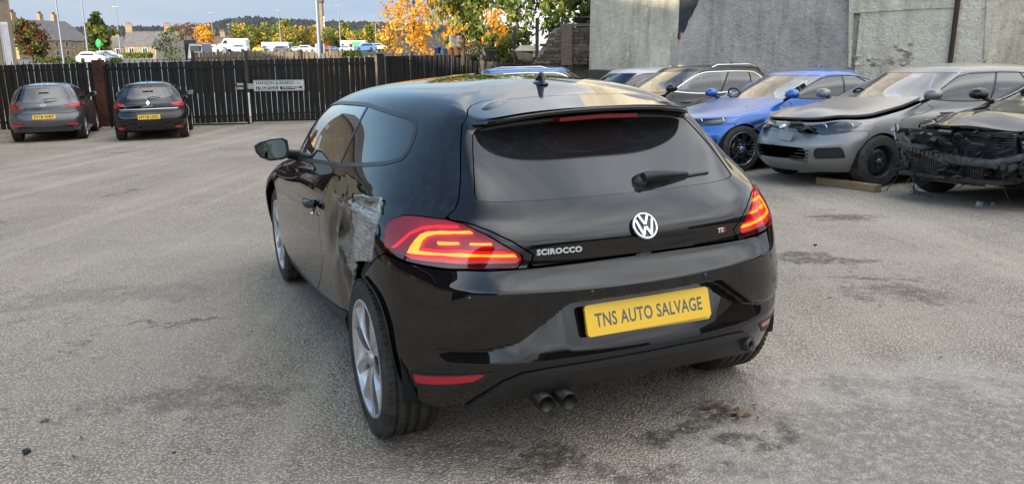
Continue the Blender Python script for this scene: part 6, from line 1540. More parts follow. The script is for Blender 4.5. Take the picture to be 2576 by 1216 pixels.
def i20():
    p = dict(HB, W=1.73, H=1.47, wb=2.57, ro=.66, fo=.80, belt=.96, rise=.04, rgb=(-.46, 1.02), rgt=-.24, cowl=(2.2, 1.02), wst=1.4, tyre=.31, hood=.86, head=-21)
    p['tl'] = [(4.15, 5.1), (4.0, 6.0), (3.0, 6.35), (2.0, 6.1), (1.25, 5.75), (1.35, 5.45), (2.4, 5.0), (3.6, 4.6)]; p['rw'] = [(-1, 8.80), (2.5, 8.75), (2.9, 8.0), (2.8, 7.3), (2.2, 7.05), (-1, 7.0)]
    M, a = rear_pose((47, 357), (206, 351), p)
    root, S, m = build_car('hatchback_car', 'dark grey hatchback parked nose to the fence at the far left', M, p, paint('dark_grey_paint', (.085, .085, .095), .06, .5), front=False)
    c, ex, ey, n_ = plate_on(root, S, 'EY18 WBT', False, M_['yellow'], 3.25)
    pp, nn = S.ev([(0, 5.9)]); c = Vector(pp[0])+Vector(nn[0])*.004; n_ = Vector(nn[0])
    b = MB(); pts = [(math.cos(t)*.065, math.sin(t)*.034) for t in np.linspace(0, 2*math.pi, 25)]; ey = n_.cross(Vector((0, -1, 0)))
    b.tube([c+Vector((0, -1, 0))*x+ey*y for x, y in pts], .005, 6, False); b.tube([c+Vector((0, 1, 0))*.035-ey*.025, c+Vector((0, 1, 0))*.012+ey*.025], .005, 6); b.tube([c-Vector((0, 1, 0))*.012-ey*.025, c-Vector((0, 1, 0))*.035+ey*.025], .005, 6); b.tube([c+Vector((0, 1, 0))*.024, c-Vector((0, 1, 0))*.024], .005, 6); b.build('oval_badge', M_['chrome'], root)
    for s, tx_, wd in ((1, 'HYUNDAI', .16), (-1, 'i20', .10)):
        pp, nn = S.ev([(1.4, 5.05)]); text_obj('badge_lettering', tx_, wd, .03, Vector((pp[0][0]-.006, s*.46, pp[0][2]+.03)), (0, -1, 0), (0, 0, 1), M_['chrome'], root, bold=.03)
    b = MB(); b.tube([(-.50, .0, 1.06), (-.49, -.15, 1.075), (-.46, -.34, 1.085)], [.015, .012, .006], 6); b.build('rear_wiper', M_['satin'], root)
    for s in (1, -1): b = MB(); b.box((-.628, s*.62, .44), (.02, .26, .045), s*-.35); b.build('bumper_reflector', M_['reflector'], root)
    b = MB(); b.box((-.40, 0, 1.345), (.03, .24, .015)); b.build('high_brake_light', M_['brakelamp'], root)
    b = MB(); b.box((-.60, 0, .31), (.12, 1.25, .10)); b.build('bumper_valance', M_['trim'], root)
i20()
def clio():
    p = dict(HB, W=1.73, H=1.45, wb=2.59, ro=.66, fo=.81, belt=.96, rise=.07, rgb=(-.44, 1.04), rgt=-.26, cowl=(2.2, 1.0), wst=1.4, tyre=.31, hood=.86, tw=.66, head=-19)
    p['tl'] = [(3.95, 5.2), (3.8, 6.1), (2.6, 6.15), (1.5, 5.95), (1.6, 5.2), (2.6, 4.8), (3.6, 4.7)]; p['rw'] = [(-1, 8.75), (2.1, 8.7), (2.65, 8.1), (2.4, 7.45), (1.2, 7.0), (-1, 6.9)]
    M, a = rear_pose((311, 354), (459, 347), p)
    root, S, m = build_car('hatchback_car', 'glossy black hatchback parked in front of the steel gate', M, p, paint('gloss_black_paint', (.005, .005, .006), .04, spec=0), front=False)
    plate_on(root, S, 'HY18 UDL', False, M_['yellow'], 2.9)
    pp, nn = S.ev([(0, 6.0)]); c = Vector(pp[0])+Vector(nn[0])*.006; n_ = Vector(nn[0]); ey = n_.cross(Vector((0, -1, 0)))
    b = MB(); b.prism([(0, .07), (.042, 0), (0, -.07), (-.042, 0)], c, (0, -1, 0), ey, .006); bo = b.build('diamond_badge', M_['chrome'], root)
    b = MB(); b.prism([(0, .035), (.02, 0), (0, -.035), (-.02, 0)], c+n_*.0065, (0, -1, 0), ey, .002); b.build('badge_centre', M_['badge_dark'], bo)
    pp, nn = S.ev([(0, 5.2)]); text_obj('badge_lettering', 'CLIO', .22, .032, Vector(pp[0])+Vector(nn[0])*.006, (0, -1, 0), (0, 0, 1), M_['chrome'], root, bold=.03)
    pp, nn = S.ev([(0, 4.55)]); b = MB(); pts = [(S.ev([(u_, 4.5)])[0][0]) for u_ in np.linspace(0, 2.0, 8)]
    q = [Vector((t_[0]-.008, -t_[1], t_[2])) for t_ in pts[::-1]]+[Vector((t_[0]-.008, t_[1], t_[2])) for t_ in pts[1:]]; b.tube(q, .013, 6); b.build('chrome_strip', M_['chrome'], root)
    b = MB(); b.tube([(-.47, 0, 1.06), (-.46, -.12, 1.075), (-.43, -.30, 1.085)], [.015, .012, .006], 6); b.build('rear_wiper', M_['satin'], root)
    for s in (1, -1): b = MB(); b.box((-.62, s*.66, .33), (.02, .14, .04), s*-.35); b.build('bumper_reflector', M_['reflector'], root)
    for s in (1, -1): 
        for k in range(3): b = MB(); b.box((-.655, s*.42, .38+k*.035), (.02, .22, .012), s*-.1); b.build('bumper_vent', M_['satin'], root)
    b = MB(); b.box((-.42, 0, 1.33), (.03, .26, .015)); b.build('high_brake_light', M_['brakelamp'], root)
    b = MB(); b.tube([(-.45, .25, .30), (-.66, .25, .29)], .028, 10); b.build('exhaust_tip', M_['exhaust'], root)
clio()
# small things lying in the yard
g0 = ground_hit(2059, 462); g1 = ground_hit(2208, 484); d_ = g1-g0
b = MB(); b.box((0, 0, .045), (d_.length, .10, .085)); o = b.build('timber_baulk', M_['wood_plank'], None, .006); o.location = (g0+g1)/2; o.rotation_euler = (0, -math.asin(d_.z/d_.length), math.atan2(d_.y, d_.x)); tag(o, 'rough sawn timber baulk on the ground below the grey hatchback', 'timber')
# ---------------------------------------------------------------- trees
def leafmat(name, c1, c2):
    m = mat(name, c1, .7, spec=.3); g = NT(m); i = g.n('ShaderNodeNewGeometry').outputs['Random Per Island']
    g.set(Base_Color=g.mix(i, c1, c2)); b = g.b
    tr = g.n('ShaderNodeBsdfTranslucent', {'Color': (*[min(1, q*1.3) for q in c2], 1) if False else c2}); mx = g.n('ShaderNodeMixShader', {0: .35}); g.t.links.new(b.outputs[0], mx.inputs[1]); g.t.links.new(tr.outputs[0], mx.inputs[2]); g.t.links.new(mx.outputs[0], g.out.inputs['Surface'])
    return m
M_['bark'] = grimy('bark', (.05, .04, .03), .9, (.11, .09, .07), 6, .004)
LF = dict(orange=leafmat('orange_leaves', (.55, .17, .01), (.75, .36, .03)), yellow=leafmat('yellow_leaves', (.60, .33, .02), (.72, .48, .08)), green=leafmat('green_leaves', (.05, .09, .02), (.12, .16, .03)),
          ygreen=leafmat('yellow_green_leaves', (.16, .19, .035), (.33, .32, .07)), brown=leafmat('brown_leaves', (.10, .05, .02), (.22, .11, .03)), dark=leafmat('dark_leaves', (.025, .045, .015), (.06, .09, .025)), russet=leafmat('russet_leaves', (.14, .06, .035), (.22, .10, .05)))
def tree(name, label, base, h, rad, leaves, n, size, seed, trunk=.12, crown0=.3, shape='round', group=None, long=1.0, droop=0.0, cat='tree', nb=16, lean=(0, 0), gaps=.25):
    """tapered trunk with limbs; the crown is leaf-sized faces gathered in uneven clumps round the limb ends"""
    rr = np.random.RandomState(seed); t = thing(name, label, cat, base, group=group)
    br = MB(); top = Vector((lean[0], lean[1], h*.93)); mid = Vector((lean[0]*.4+rr.uniform(-.04, .04)*h, lean[1]*.4, h*.45))
    br.tube([(0, 0, -.3), tuple(mid*.5), tuple(mid), tuple((mid+top)/2), tuple(top)], [trunk, trunk*.8, trunk*.6, trunk*.35, trunk*.08], 7)
    cl = []
    for k in range(nb):
        u = (k+.5)/nb; z0 = h*(crown0*.8+(.85-crown0*.8)*u*.9); a = k*2.4+rr.uniform(-.4, .4)
        if shape == 'round': rz = rad*math.sqrt(max(.06, 1-((u-.45)/.62)**2))
        elif shape == 'cone': rz = rad*(1.05-u)
        elif shape == 'vase': rz = rad*(.35+.75*u)
        else: rz = rad*(.85+.15*rr.rand())
        rz *= rr.uniform(.72, 1.15); z1 = min(h, h*(crown0+(1-crown0)*u)+rr.uniform(0, .08)*h); e = Vector((math.cos(a)*rz+lean[0]*u, math.sin(a)*rz+lean[1]*u, z1)); s = Vector((lean[0]*u*.6, lean[1]*u*.6, z0*.9))
        m_ = (s+e)/2+Vector((0, 0, .04*h)); br.tube([tuple(s), tuple(m_), tuple(e)], [trunk*.35*(1-u*.5), trunk*.2, trunk*.05], 5)
        cl += [(e, rz*.46+.1*rad), ((e+m_)/2, rz*.40+.1*rad)]
        for q in range(2): cl.append((e+Vector(rr.normal(0, rad*.22, 3)), rad*.28))
    br.build('trunk', M_['bark'], t)
    cl = [c for c in cl if rr.rand() > gaps*.4]
    W = np.array([c[1]**2 for c in cl]); W /= W.sum(); idx = rr.choice(len(cl), n, p=W); C0 = np.array([list(c[0]) for c in cl])[idx]; R0 = np.array([c[1] for c in cl])[idx]
    d = rr.normal(0, 1, (n, 3)); d /= np.linalg.norm(d, axis=1, keepdims=True); P = C0+d*(R0*rr.uniform(.25, 1.0, n)**.6)[:, None]; P[:, 2] = np.clip(P[:, 2], h*crown0*.55, h*1.06)
    a = rr.normal(0, 1, (n, 3)); a[:, 2] -= droop*2.2; a /= np.linalg.norm(a, axis=1, keepdims=True); b = np.cross(a, rr.normal(0, 1, (n, 3))); b /= np.linalg.norm(b, axis=1, keepdims=True)
    s = size*rr.uniform(.6, 1.3, n)[:, None]; A = a*s*long; B = b*s*.5
    v = np.stack([P, P+A*.5+B, P+A, P+A*.5-B], 1).reshape(-1, 3); f = (np.arange(n)[:, None]*4+np.arange(4)).tolist()
    me = bpy.data.meshes.new('crown'); me.from_pydata(v.tolist(), [], f)
    for l in leaves: me.materials.append(LF[l])
    # leaf colours gather in patches
    key = (np.sin(P[:, 0]*2.2/rad*1.5+seed)+np.sin(P[:, 2]*3.1/rad+seed*2)+rr.normal(0, .8, n)); mi = np.clip(((key+2.2)/4.4*len(leaves)).astype(int), 0, len(leaves)-1)
    me.polygons.foreach_set('material_index', mi.astype(np.int32)); me.update(); link('crown', me, t); return t
def base_at(px, pyb, Z, zoff=0): p = at(px, pyb, Z); return Vector((p.x, p.y, p.z+zoff))
def htop(px, pt, pb, Z): return (at(px, pt, Z)-at(px, pb, Z)).length
# garden trees on the right of the gates
tree('cherry_tree', 'green and yellow cherry tree with drooping leaves above the terracotta pots', base_at(1165, 140, 25.2), 3.1, 1.25, ['green', 'green', 'ygreen', 'green', 'ygreen', 'orange'], 3600, .105, 3, .07, .22, 'vase', long=1.8, droop=1.0, nb=18)
tree('maple_tree', 'bright orange maple behind the stone wall, left of the cherry tree', base_at(1030, 150, 34), 3.4, .95, ['orange', 'yellow', 'orange', 'yellow'], 2600, .12, 8, .08, .05, 'round', nb=20, lean=(.3, 0))
tree('maple_tree', 'low orange maple bough glowing between the cherry tree and the pale warehouse', base_at(1225, 135, 34), 2.0, .75, ['orange', 'yellow'], 1500, .12, 9, .06, .02, 'round', nb=16)
tree('willow_bush', 'narrow-leaved green bush in front of the pale warehouse', base_at(1305, 150, 24.5), 2.5, .62, ['ygreen', 'green', 'green'], 1300, .09, 12, .04, .08, 'vase', long=2.4, cat='bush', nb=14)
tree('willow_bush', 'tall narrow-leaved willow above the stepped brick wall', base_at(1400, 120, 24), 2.6, .85, ['green', 'ygreen', 'green'], 2300, .085, 15, .05, .12, 'vase', long=2.6, cat='bush', nb=16)
tree('willow_bush', 'dark willow leaning against the cream gable', base_at(1465, 95, 23), 2.0, .5, ['green', 'dark'], 900, .12, 16, .05, .12, 'vase', long=2.0, cat='bush', nb=12)
tree('garden_shrub', 'yellow-green shrub beside the compost box', base_at(1285, 158, 23.8), .75, .38, ['ygreen', 'green'], 900, .07, 18, .02, .02, cat='bush', nb=9)
tree('garden_shrub', 'potted shrub in the wide green planter', base_at(1252, 142, 24.2), .9, .32, ['green', 'ygreen', 'orange'], 700, .09, 19, .02, .05, cat='bush', nb=9, long=1.6)
tree('garden_shrub', 'brown scrubby shrub under the right side of the cherry tree', base_at(1205, 146, 25), .9, .5, ['brown', 'green', 'dark'], 900, .08, 20, .02, .02, cat='bush', nb=10)
# street trees and hedges further off
tree('hornbeam_tree', 'conical green tree beside the terraced houses', base_at(254, 138, 120), 5.6, 1.7, ['green', 'ygreen', 'dark'], 3600, .42, 21, .14, .12, 'cone', nb=20)
tree('beech_tree', 'brown leaved tree beside the stone house at the far left', base_at(82, 150, 60), 2.7, .85, ['brown', 'green', 'russet'], 2600, .20, 23, .10, .10, 'round', nb=16)
tree('birch_sapling', 'thin sapling growing by the dark lorry trailer', base_at(432, 160, 42), 1.75, .55, ['green', 'dark', 'ygreen'], 700, .09, 25, .03, .10, nb=12)
tree('ash_tree', 'small orange tree between the bungalow and the parked van', base_at(516, 124, 170), 4.6, 1.7, ['orange', 'yellow'], 900, .40, 26, .10, .25, nb=12)
tree('ash_tree', 'russet leafless-looking tree behind the bungalow roof', base_at(468, 100, 230), 4.2, 3.2, ['russet'], 900, .40, 27, .14, .10, nb=12)
row = [(600, 62, 'yellow-green tree at the left end of the row behind the car park'), (628, 68, 'yellow-green tree second from the left in the car park row'), (655, 74, 'round green tree in the car park row, above the white shelter'), (688, 66, 'tall tree in the car park row beside the second lamp post'), (722, 60, 'broad yellow-green tree in the middle of the car park row'), (752, 72, 'tree in the car park row just left of the grey sign pole'), (792, 72, 'yellowing tree right of the grey sign pole'), (838, 74, 'green tree left of the white and green shelter'), (872, 66, 'pointed green tree behind the white and green shelter'), (905, 82, 'low green tree right of the shelter'), (932, 66, 'slim green tree beside the lamp post near the maple'), (955, 92, 'low bush-like tree next to the orange maple')]
rs = random.Random(4)
for i, (px, pt, lb) in enumerate(row):
    Z = 185+rs.uniform(-12, 12); h = htop(px, pt, 128, Z); tree('rowan_tree', lb, base_at(px, 128, Z), h, 1.7+h*.12, ['ygreen', 'green', 'ygreen', 'yellow'] if i not in (6, 4) else ['yellow', 'ygreen', 'orange'] if i == 6 else ['ygreen', 'yellow', 'ygreen', 'green'], 1500, .42, 40+i, .12, .06, 'round' if i % 2 else 'cone', 'trees along the far car park', nb=14)
def hedge(label, px0, px1, pt, pb, Z, mats, seed, n=900, size=.2, dep=1.5):
    a = at(px0, pb, Z); b_ = at(px1, pb, Z); h = htop(px0, pt, pb, Z); rr = np.random.RandomState(seed); t = thing('hedge', label, 'hedge', a); L = (b_-a).length
    P = np.stack([rr.uniform(0, L, n), rr.uniform(-dep/2, dep/2, n), h*rr.uniform(0, 1, n)**.6*(.8+.2*np.sin(rr.uniform(0, 9, n)))], 1); d = rr.normal(0, 1, (n, 3)); d /= np.linalg.norm(d, axis=1, keepdims=True); e = np.cross(d, rr.normal(0, 1, (n, 3))); e /= np.linalg.norm(e, axis=1, keepdims=True)
    s = size; v = np.stack([P, P+d*s*.5+e*s*.4, P+d*s, P+d*s*.5-e*s*.4], 1).reshape(-1, 3); me = bpy.data.meshes.new('foliage'); me.from_pydata(v.tolist(), [], (np.arange(n)[:, None]*4+np.arange(4)).tolist())
    for l in mats: me.materials.append(LF[l])
    me.polygons.foreach_set('material_index', rr.randint(0, len(mats), n).astype(np.int32)); link('foliage', me, t)
    b = MB(); b.box((L/2, 0, h*.4), (L, dep*.7, h*.8)); b.build('stems', M_['grass'], t); t.rotation_euler.z = math.atan2(b_.y-a.y, b_.x-a.x)
hedge('clipped green hedge behind the left fence', 92, 300, 146, 158, 62, ['green', 'dark', 'ygreen'], 5, 2600, .13)
hedge('yellow-green hedge in front of the bungalow', 308, 380, 134, 146, 95, ['ygreen', 'green'], 6, 1500, .22)
hedge('dark green laurel hedge at the foot of the grey sign pole', 818, 905, 128, 148, 40, ['dark', 'green'], 7, 2200, .10, 1.0)

# ---------------------------------------------------------------- lamp posts, sign pole, mill chimney
M_['galv'] = mat('galvanised_steel', (.20, .23, .27), .5, .3)
def lamp_post(pxt, pyt, pxb, pyb, Z, r, label, arm=1.0, head=True):
    b0 = at(pxb, pyb, Z); t0 = at(pxt, pyt, Z); h = t0.z-b0.z; t = thing('lamp_post', label, 'lamp post', (b0.x, b0.y, b0.z)); b = MB(); b.tube([(0, 0, -.5), (0, 0, h*.3), (0, 0, h)], [r*.8, r*.62, r*.4], 8); b.build('post', M_['galv'], t)
    if head: b = MB(); b.box((0, 0, h+.03), (arm*.6, .3, .08)); b.build('lamp_head', M_['galv'], t)
lamp_post(203, -40, 222, 140, 62, .10, 'tall grey lamp post in front of the terrace, nearer the conical tree')
lamp_post(128, -60, 160, 152, 58, .10, 'tall grey lamp post cut by the top edge above the stone terrace')
lamp_post(288, 19, 304, 137, 150, .19, 'lamp post rising left of the bungalow', 2.2); lamp_post(530, 34, 538, 122, 170, .17, 'lamp post right of the small orange tree', 1.8)
lamp_post(573, 62, 577, 100, 175, .14, 'short lamp post just left of the car park trees', 1.4); lamp_post(700, 27, 706, 106, 170, .17, 'lamp post above the white shelter', 2.0)
lamp_post(851, 16, 856, 108, 160, .17, 'lamp post behind the white and green shelter', 2.2); lamp_post(943, 42, 946, 112, 165, .15, 'lamp post left of the orange maple', 1.2); lamp_post(486, 71, 492, 118, 180, .12, 'street lamp in front of the russet tree', 1.6)
b0 = at(805, 158, 31); t0 = at(797, -40, 31); t = thing('sign_pole', 'thick grey pole carrying a sign seen from behind', 'pole', (b0.x, b0.y, b0.z-1)); b = MB(); b.tube([(0, 0, 0), (0, 0, t0.z-b0.z+1)], .075, 12); b.build('post', M_['galv'], t)
q = at(801, 122, 31); b = MB(); b.box((.0, .09, q.z-b0.z+1), (.36, .03, .36)); b.build('sign_back', M_['galv'], t)
q = at(808, 100, 420); t = thing('mill_chimney', 'tall octagonal stone mill chimney beyond the car park', 'chimney', (q.x, q.y, q.z-12)); h = htop(808, 2, 100, 420)+12
b = MB(); b.tube([(0, 0, 0), (0, 0, h*.93)], [2.6, 2.0], 8, smooth=False); b.build('shaft', M_['stone'], t); b = MB(); b.tube([(0, 0, h*.93), (0, 0, h*.95), (0, 0, h*.97), (0, 0, h)], [2.0, 2.5, 2.5, 2.1], 8, smooth=False); b.build('crown_course', M_['stone_grey'], t)
for k in range(3): b = MB(); b.box((2.2, -1.2, h*(.70-.05*k)), (.5, .5, 2.0)); b.build('aerial', M_['sign_white'], t)
q = at(817, 128, 120); 
def signpost(): 
    p = at(405, 128, 125); t = thing('direction_sign', 'green road sign on a short post in front of the conical tree', 'sign', at(407, 130, 60)); 
# green sign on a short post left of the bungalow
p = at(404, 150, 85) if False else at(252+149, 150, 85)
p0_ = at(402*1.0, 140, 90)
q = at(253+0, 0, 1)
gp = at(403, 0, 1)
g_t = at(253, 112, 80)
t = thing('green_sign', 'small green sign on a short post beside the conical tree', 'sign', at(254, 150, 80)); b = MB(); b.tube([(0, 0, 0), (0, 0, 1.5)], .05, 6); b.build('post', M_['galv'], t); b = MB(); b.lathe([(0, -.02), (.30, -.02), (.30, .02), (0, .02)], (0, -.06, 1.55), (0, 1, 0), 16); b.v = [(x, y, 1.55+(z-1.55)*1.4) for x, y, z in b.v]; b.build('sign_plate', M_['sign_green'], t)

# ---------------------------------------------------------------- houses
def house(name, label, px0, px1, pye, pyr, pyb, Z0, Z1, depth, wallm='stone', roofm='slate', wins=3, storeys=2, chim=(0, 1), door=True, pots=4, skylight=0):
    """terrace between picture columns px0 and px1; pye/pyr/pyb: eaves, ridge and ground rows at px0"""
    A = at(px0, pyb, Z0); B = at(px1, pyb, Z1); B.z = A.z = min(A.z, B.z); he = htop(px0, pye, pyb, Z0); hr = htop(px0, pyr, pyb, Z0); he *= .93; hr *= .93
    t = thing(name, label, 'building', A); d = B-A; L = d.length; t.rotation_euler.z = math.atan2(d.y, d.x); dep = depth
    b = MB(); b.box((L/2, dep/2, he/2-.5), (L, dep, he+1)); b.add([(0, 0, he), (0, dep, he), (0, dep/2, hr), (L, 0, he), (L, dep, he), (L, dep/2, hr)], [(0, 2, 1), (3, 4, 5)]); b.build('wall', M_[wallm], t)
    b = MB(); e = .25; k = (hr-he)/(dep/2)*e
    b.add([(-e, -e, he-k+.06), (L+e, -e, he-k+.06), (L+e, dep/2, hr+.06), (-e, dep/2, hr+.06), (L+e, dep+e, he-k+.06), (-e, dep+e, he-k+.06)], [(0, 1, 2, 3), (3, 2, 4, 5)]); 
    v = list(b.v); b.add([(x, y, z-.14) for x, y, z in v], [(3, 2, 1, 0), (5, 4, 2, 3)]); b.add(v[:2]+[(x, y, z-.14) for x, y, z in v[:2]], [(0, 2, 3, 1)]); ro = b.build('roof', M_[roofm], t)
    for c in chim:
        x = .5+c*(L-1.0); b = MB(); b.box((x, dep/2, hr+.55), (1.5, .9, 2.2)); b.box((x, dep/2, hr+1.68), (1.65, 1.05, .14)); ch = b.build('chimney', M_[wallm], ro)
        b = MB()
        for q in range(pots): b.tube([(x-.5+q*1.0/max(1, pots-1), dep/2, hr+1.7), (x-.5+q*1.0/max(1, pots-1), dep/2, hr+2.35)], [.15, .12], 7)
        b.build('chimney_pots', M_['terracotta' if wallm == 'stone' else 'stone'], t)
    for s in range(storeys):
        for i in range(wins):
            x = L*(i+.5)/wins; z = he*(s+.52)/storeys; w_, h_ = 1.05, min(1.5, he/storeys*.55)
            b = MB(); b.box((x, -.03, z), (w_+.16, .10, h_+.16)); fr = b.build('window', M_['upvc'], t); b = MB(); b.box((x-w_*.25, -.09, z), (w_*.42, .02, h_)); b.box((x+w_*.25, -.09, z), (w_*.42, .02, h_)); b.build('pane', M_['pane'], fr)
            b = MB(); b.box((x, -.04, z-h_/2-.17), (w_+.4, .16, .14)); b.build('sill', M_['stone'], t)
    for i in range(skylight):
        x = L*(i+.6)/(skylight+.2); y = dep*.25; b = MB(); b.box((x, y, he+(hr-he)*.5+.10), (.8, 1.0, .06), 0, 0, math.atan2(hr-he, dep/2)); b.build('skylight', M_['pane'], ro)
    return t
house('terraced_house', 'stone terrace end with three chimneys behind the lamp posts', 50, 184, 94, 40, 144, 188, 206, 12, chim=(.15, .36, .04), wins=5, skylight=3)
house('terraced_house', 'gabled stone house between the terrace and the conical tree', 168, 232, 97, 46, 146, 214, 226, 13, chim=(.05, .6), wins=2)
house('stone_bungalow', 'low stone house with a wide slate roof and green lawn in front', 316, 450, 112, 76, 146, 196, 199, 11, chim=(.0, .80), wins=4, storeys=1, pots=3)
house('stone_bungalow', 'stone outhouse joined left of the wide slate roof', 286, 313, 116, 90, 146, 200, 201, 9, chim=(.3,), wins=1, storeys=1, pots=2)
house('brown_roofed_house', 'brown roofed house right of the wide slate roof', 440, 492, 110, 88, 130, 240, 243, 12, roofm='brown_tile', chim=(.6,), wins=2, storeys=1)
house('brown_roofed_house', 'long brown tiled roof behind the parked van', 480, 580, 112, 90, 130, 270, 275, 13, roofm='brown_tile', chim=(.9,), wins=4, storeys=1)
# gable of the stone house at the far left edge with its sign letters
A = at(-90, 150, 30.5); B = at(43, 150, 33.5); A = B+(A-B)*4.2
t = thing('stone_house', 'tall stone house with a white window cut by the left edge', 'building', (A.x, A.y, -1.2)); d = (B-A); L = math.hypot(d.x, d.y); t.rotation_euler.z = math.atan2(d.y, d.x)
b = MB(); b.box((L/2, 2.5, 3.2), (L, 5, 8.4)); b.add([(0, 0, 7.4), (0, 5, 7.4), (0, 2.5, 9.4), (L, 0, 7.4), (L, 5, 7.4), (L, 2.5, 9.4)], [(0, 2, 1), (3, 4, 5)]); b.build('wall', M_['stone_dim'], t)
b = MB(); b.add([(-.2, -.3, 7.3), (L+.2, -.3, 7.3), (L+.2, 2.5, 9.5), (-.2, 2.5, 9.5), (L+.2, 5.3, 7.3), (-.2, 5.3, 7.3)], [(0, 1, 2, 3), (3, 2, 4, 5)]); b.build('roof', M_['slate'], t)
for wx_ in (1.6, 3.6, 5.6):
    for wz_ in (1.6, 5.4):
        b = MB(); b.box((wx_, -.03, wz_), (.9, .12, 1.5)); w2_ = b.build('window', M_['upvc'], t); b = MB(); b.box((wx_, -.10, wz_), (.7, .03, 1.3)); b.build('pane', M_['pane'], w2_)
b = MB(); b.box((L-.62, -.03, 1.9), (.42, .12, 3.0)); w_ = b.build('window', M_['upvc'], t); b = MB(); b.box((L-.62, -.10, 1.9), (.30, .03, 2.8)); b.build('pane', M_['pale_pane'], w_)
text_obj('wall_lettering', 'BUTMA', .8, .6, (L-.62, -.05, 4.55), (1, 0, 0), (0, 0, 1), M_['sign_white'], t, bold=.03, depth=.04)

# ---------------------------------------------------------------- far vehicles
FARP = dict(HB, W=1.78, H=1.46)
def far_car(px0, px1, pyb, Z, paintm, label, kind='hatch', flip=False, cat='car'):
    """low-detail car seen from the side between two picture columns"""
    A = at(px0, pyb, Z); B = at(px1, pyb, Z); L = max(1.5, (B-A).length); t = thing(kind+'_vehicle' if kind != 'hatch' else 'parked_car', label, cat, ((A.x+B.x)/2, A.y, A.z)); s = -1 if flip else 1
    H = L*.34 if kind == 'hatch' else L*(.42 if kind == 'van' else .38); W = L*.4
    if kind == 'hatch': pr = [(-.5, .12), (-.5, .55), (-.46, .66), (-.36, .97), (-.28, 1), (.08, 1), (.26, .66), (.45, .58), (.5, .42), (.5, .12)]; gl = [(-.40, .68), (-.33, .92), (.07, .93), (.20, .68)]
    elif kind == 'van': pr = [(-.5, .1), (-.5, .95), (-.47, 1), (.20, 1), (.26, .98), (.38, .60), (.49, .50), (.5, .1)]; gl = [(.14, .60), (.16, .90), (.24, .90), (.35, .60)]
    else: pr = [(-.5, .1), (-.5, 1), (.5, 1), (.5, .1)]; gl = [(-.42, .55), (-.42, .85), (.42, .85), (.42, .55)]
    b = MB(); n = len(pr)
    rings = []
    for y, k in ((-W/2, .92), (-W/2+.12*W, 1.0), (W/2-.12*W, 1.0), (W/2, .92)): rings += [(s*x*L*(1 if z < .6 else k), y, z*H*(1 if z < .7 else (k*.03+.97))) for x, z in pr]
    f = [(i*n+j, i*n+(j+1) % n, (i+1)*n+(j+1) % n, (i+1)*n+j) for i in range(3) for j in range(n)]+[tuple(range(n)), tuple(range(4*n-1, 3*n-1, -1))]
    b.add(rings, f); b.build('body', paintm, t, .02*L)
    for sy in (-1, 1): b = MB(); g_ = [(s*x*L, sy*(W/2+.012), z*H) for x, z in gl]; b.add(g_, [(0, 1, 2, 3)]); b.build('side_window', M_['pane'], t)
    if kind != 'box':
        for x in (-.30, .32): b = MB(); b.lathe([(0, .02), (.10*H+.05*L, .02), (.075*L, .0), (.075*L, -.12*W)], (s*x*L, -W/2-.0, .075*L), (0, -1, 0), 14); b.lathe([(0, .02), (.075*L, .0), (.075*L, -.1)], (s*x*L, W/2, .075*L), (0, 1, 0), 14); b.build('wheel', M_['rubber'], t)
    return t
PW = mat('far_white', (.7, .72, .75), .35, coat=.5); PS = mat('far_silver', (.4, .42, .45), .3, .4, coat=.5); PB = mat('far_dark_blue', (.02, .03, .07), .3, coat=.8); PG = mat('far_dark_grey', (.05, .055, .065), .3, coat=.8); PR = mat('far_red', (.4, .03, .03), .3, coat=.8); PY = mat('far_yellow', (.75, .4, .02), .4, coat=.5); PT = mat('far_blue', (.05, .15, .4), .3, coat=.8)
far_car(243, 304, 151, 66, PW, 'white sports utility car parked behind the left fence', 'hatch'); far_car(235, 292, 153.5, 63, PG, 'dark grey car parked between the white cars behind the left fence', 'hatch'); far_car(196, 250, 153, 60, PB, 'dark blue car, leftmost behind the left fence', 'hatch', True); far_car(202, 270, 156, 57, PS, 'silver-white hatchback, nearest behind the left fence', 'hatch')
far_car(553, 624, 129, 150, PW, 'large white van standing behind the board fence', 'van', True, 'van'); far_car(572, 624, 130.5, 118, PS, 'silver estate car in front of the white van', 'hatch', True); far_car(512, 560, 131, 116, PW, 'low white car left of the large white van', 'hatch'); far_car(546, 580, 130, 124, PT, 'blue car peeping between the white car and the van', 'hatch')
far_car(641, 660, 128, 118, PY, 'yellow car beside the white shelter', 'hatch'); far_car(655, 676, 128, 122, PT, 'small blue car behind the yellow one', 'hatch'); far_car(690, 732, 131, 110, PG, 'dark car in front of the white shelter', 'hatch'); far_car(728, 756, 128, 120, PS, 'silver car right of the white shelter', 'hatch', True); far_car(750, 796, 131, 112, PS, 'pale silver car left of the grey sign pole', 'hatch')
far_car(812, 836, 124, 130, PR, 'small red car right of the grey sign pole', 'hatch'); far_car(832, 850, 126, 128, PT, 'blue car before the white and green shelter', 'hatch'); far_car(878, 903, 119, 150, PR, 'red hatchback in the far rows near the last lamp post', 'hatch'); far_car(895, 945, 127, 115, PT, 'light blue car in front of the far rows', 'hatch', True); far_car(905, 940, 121, 140, PW, 'white estate car in the far rows', 'hatch'); far_car(935, 975, 124, 125, PS, 'silver car half hidden by the orange maple', 'hatch'); far_car(855, 890, 128, 116, PS, 'grey car low in front of the shelter', 'hatch')
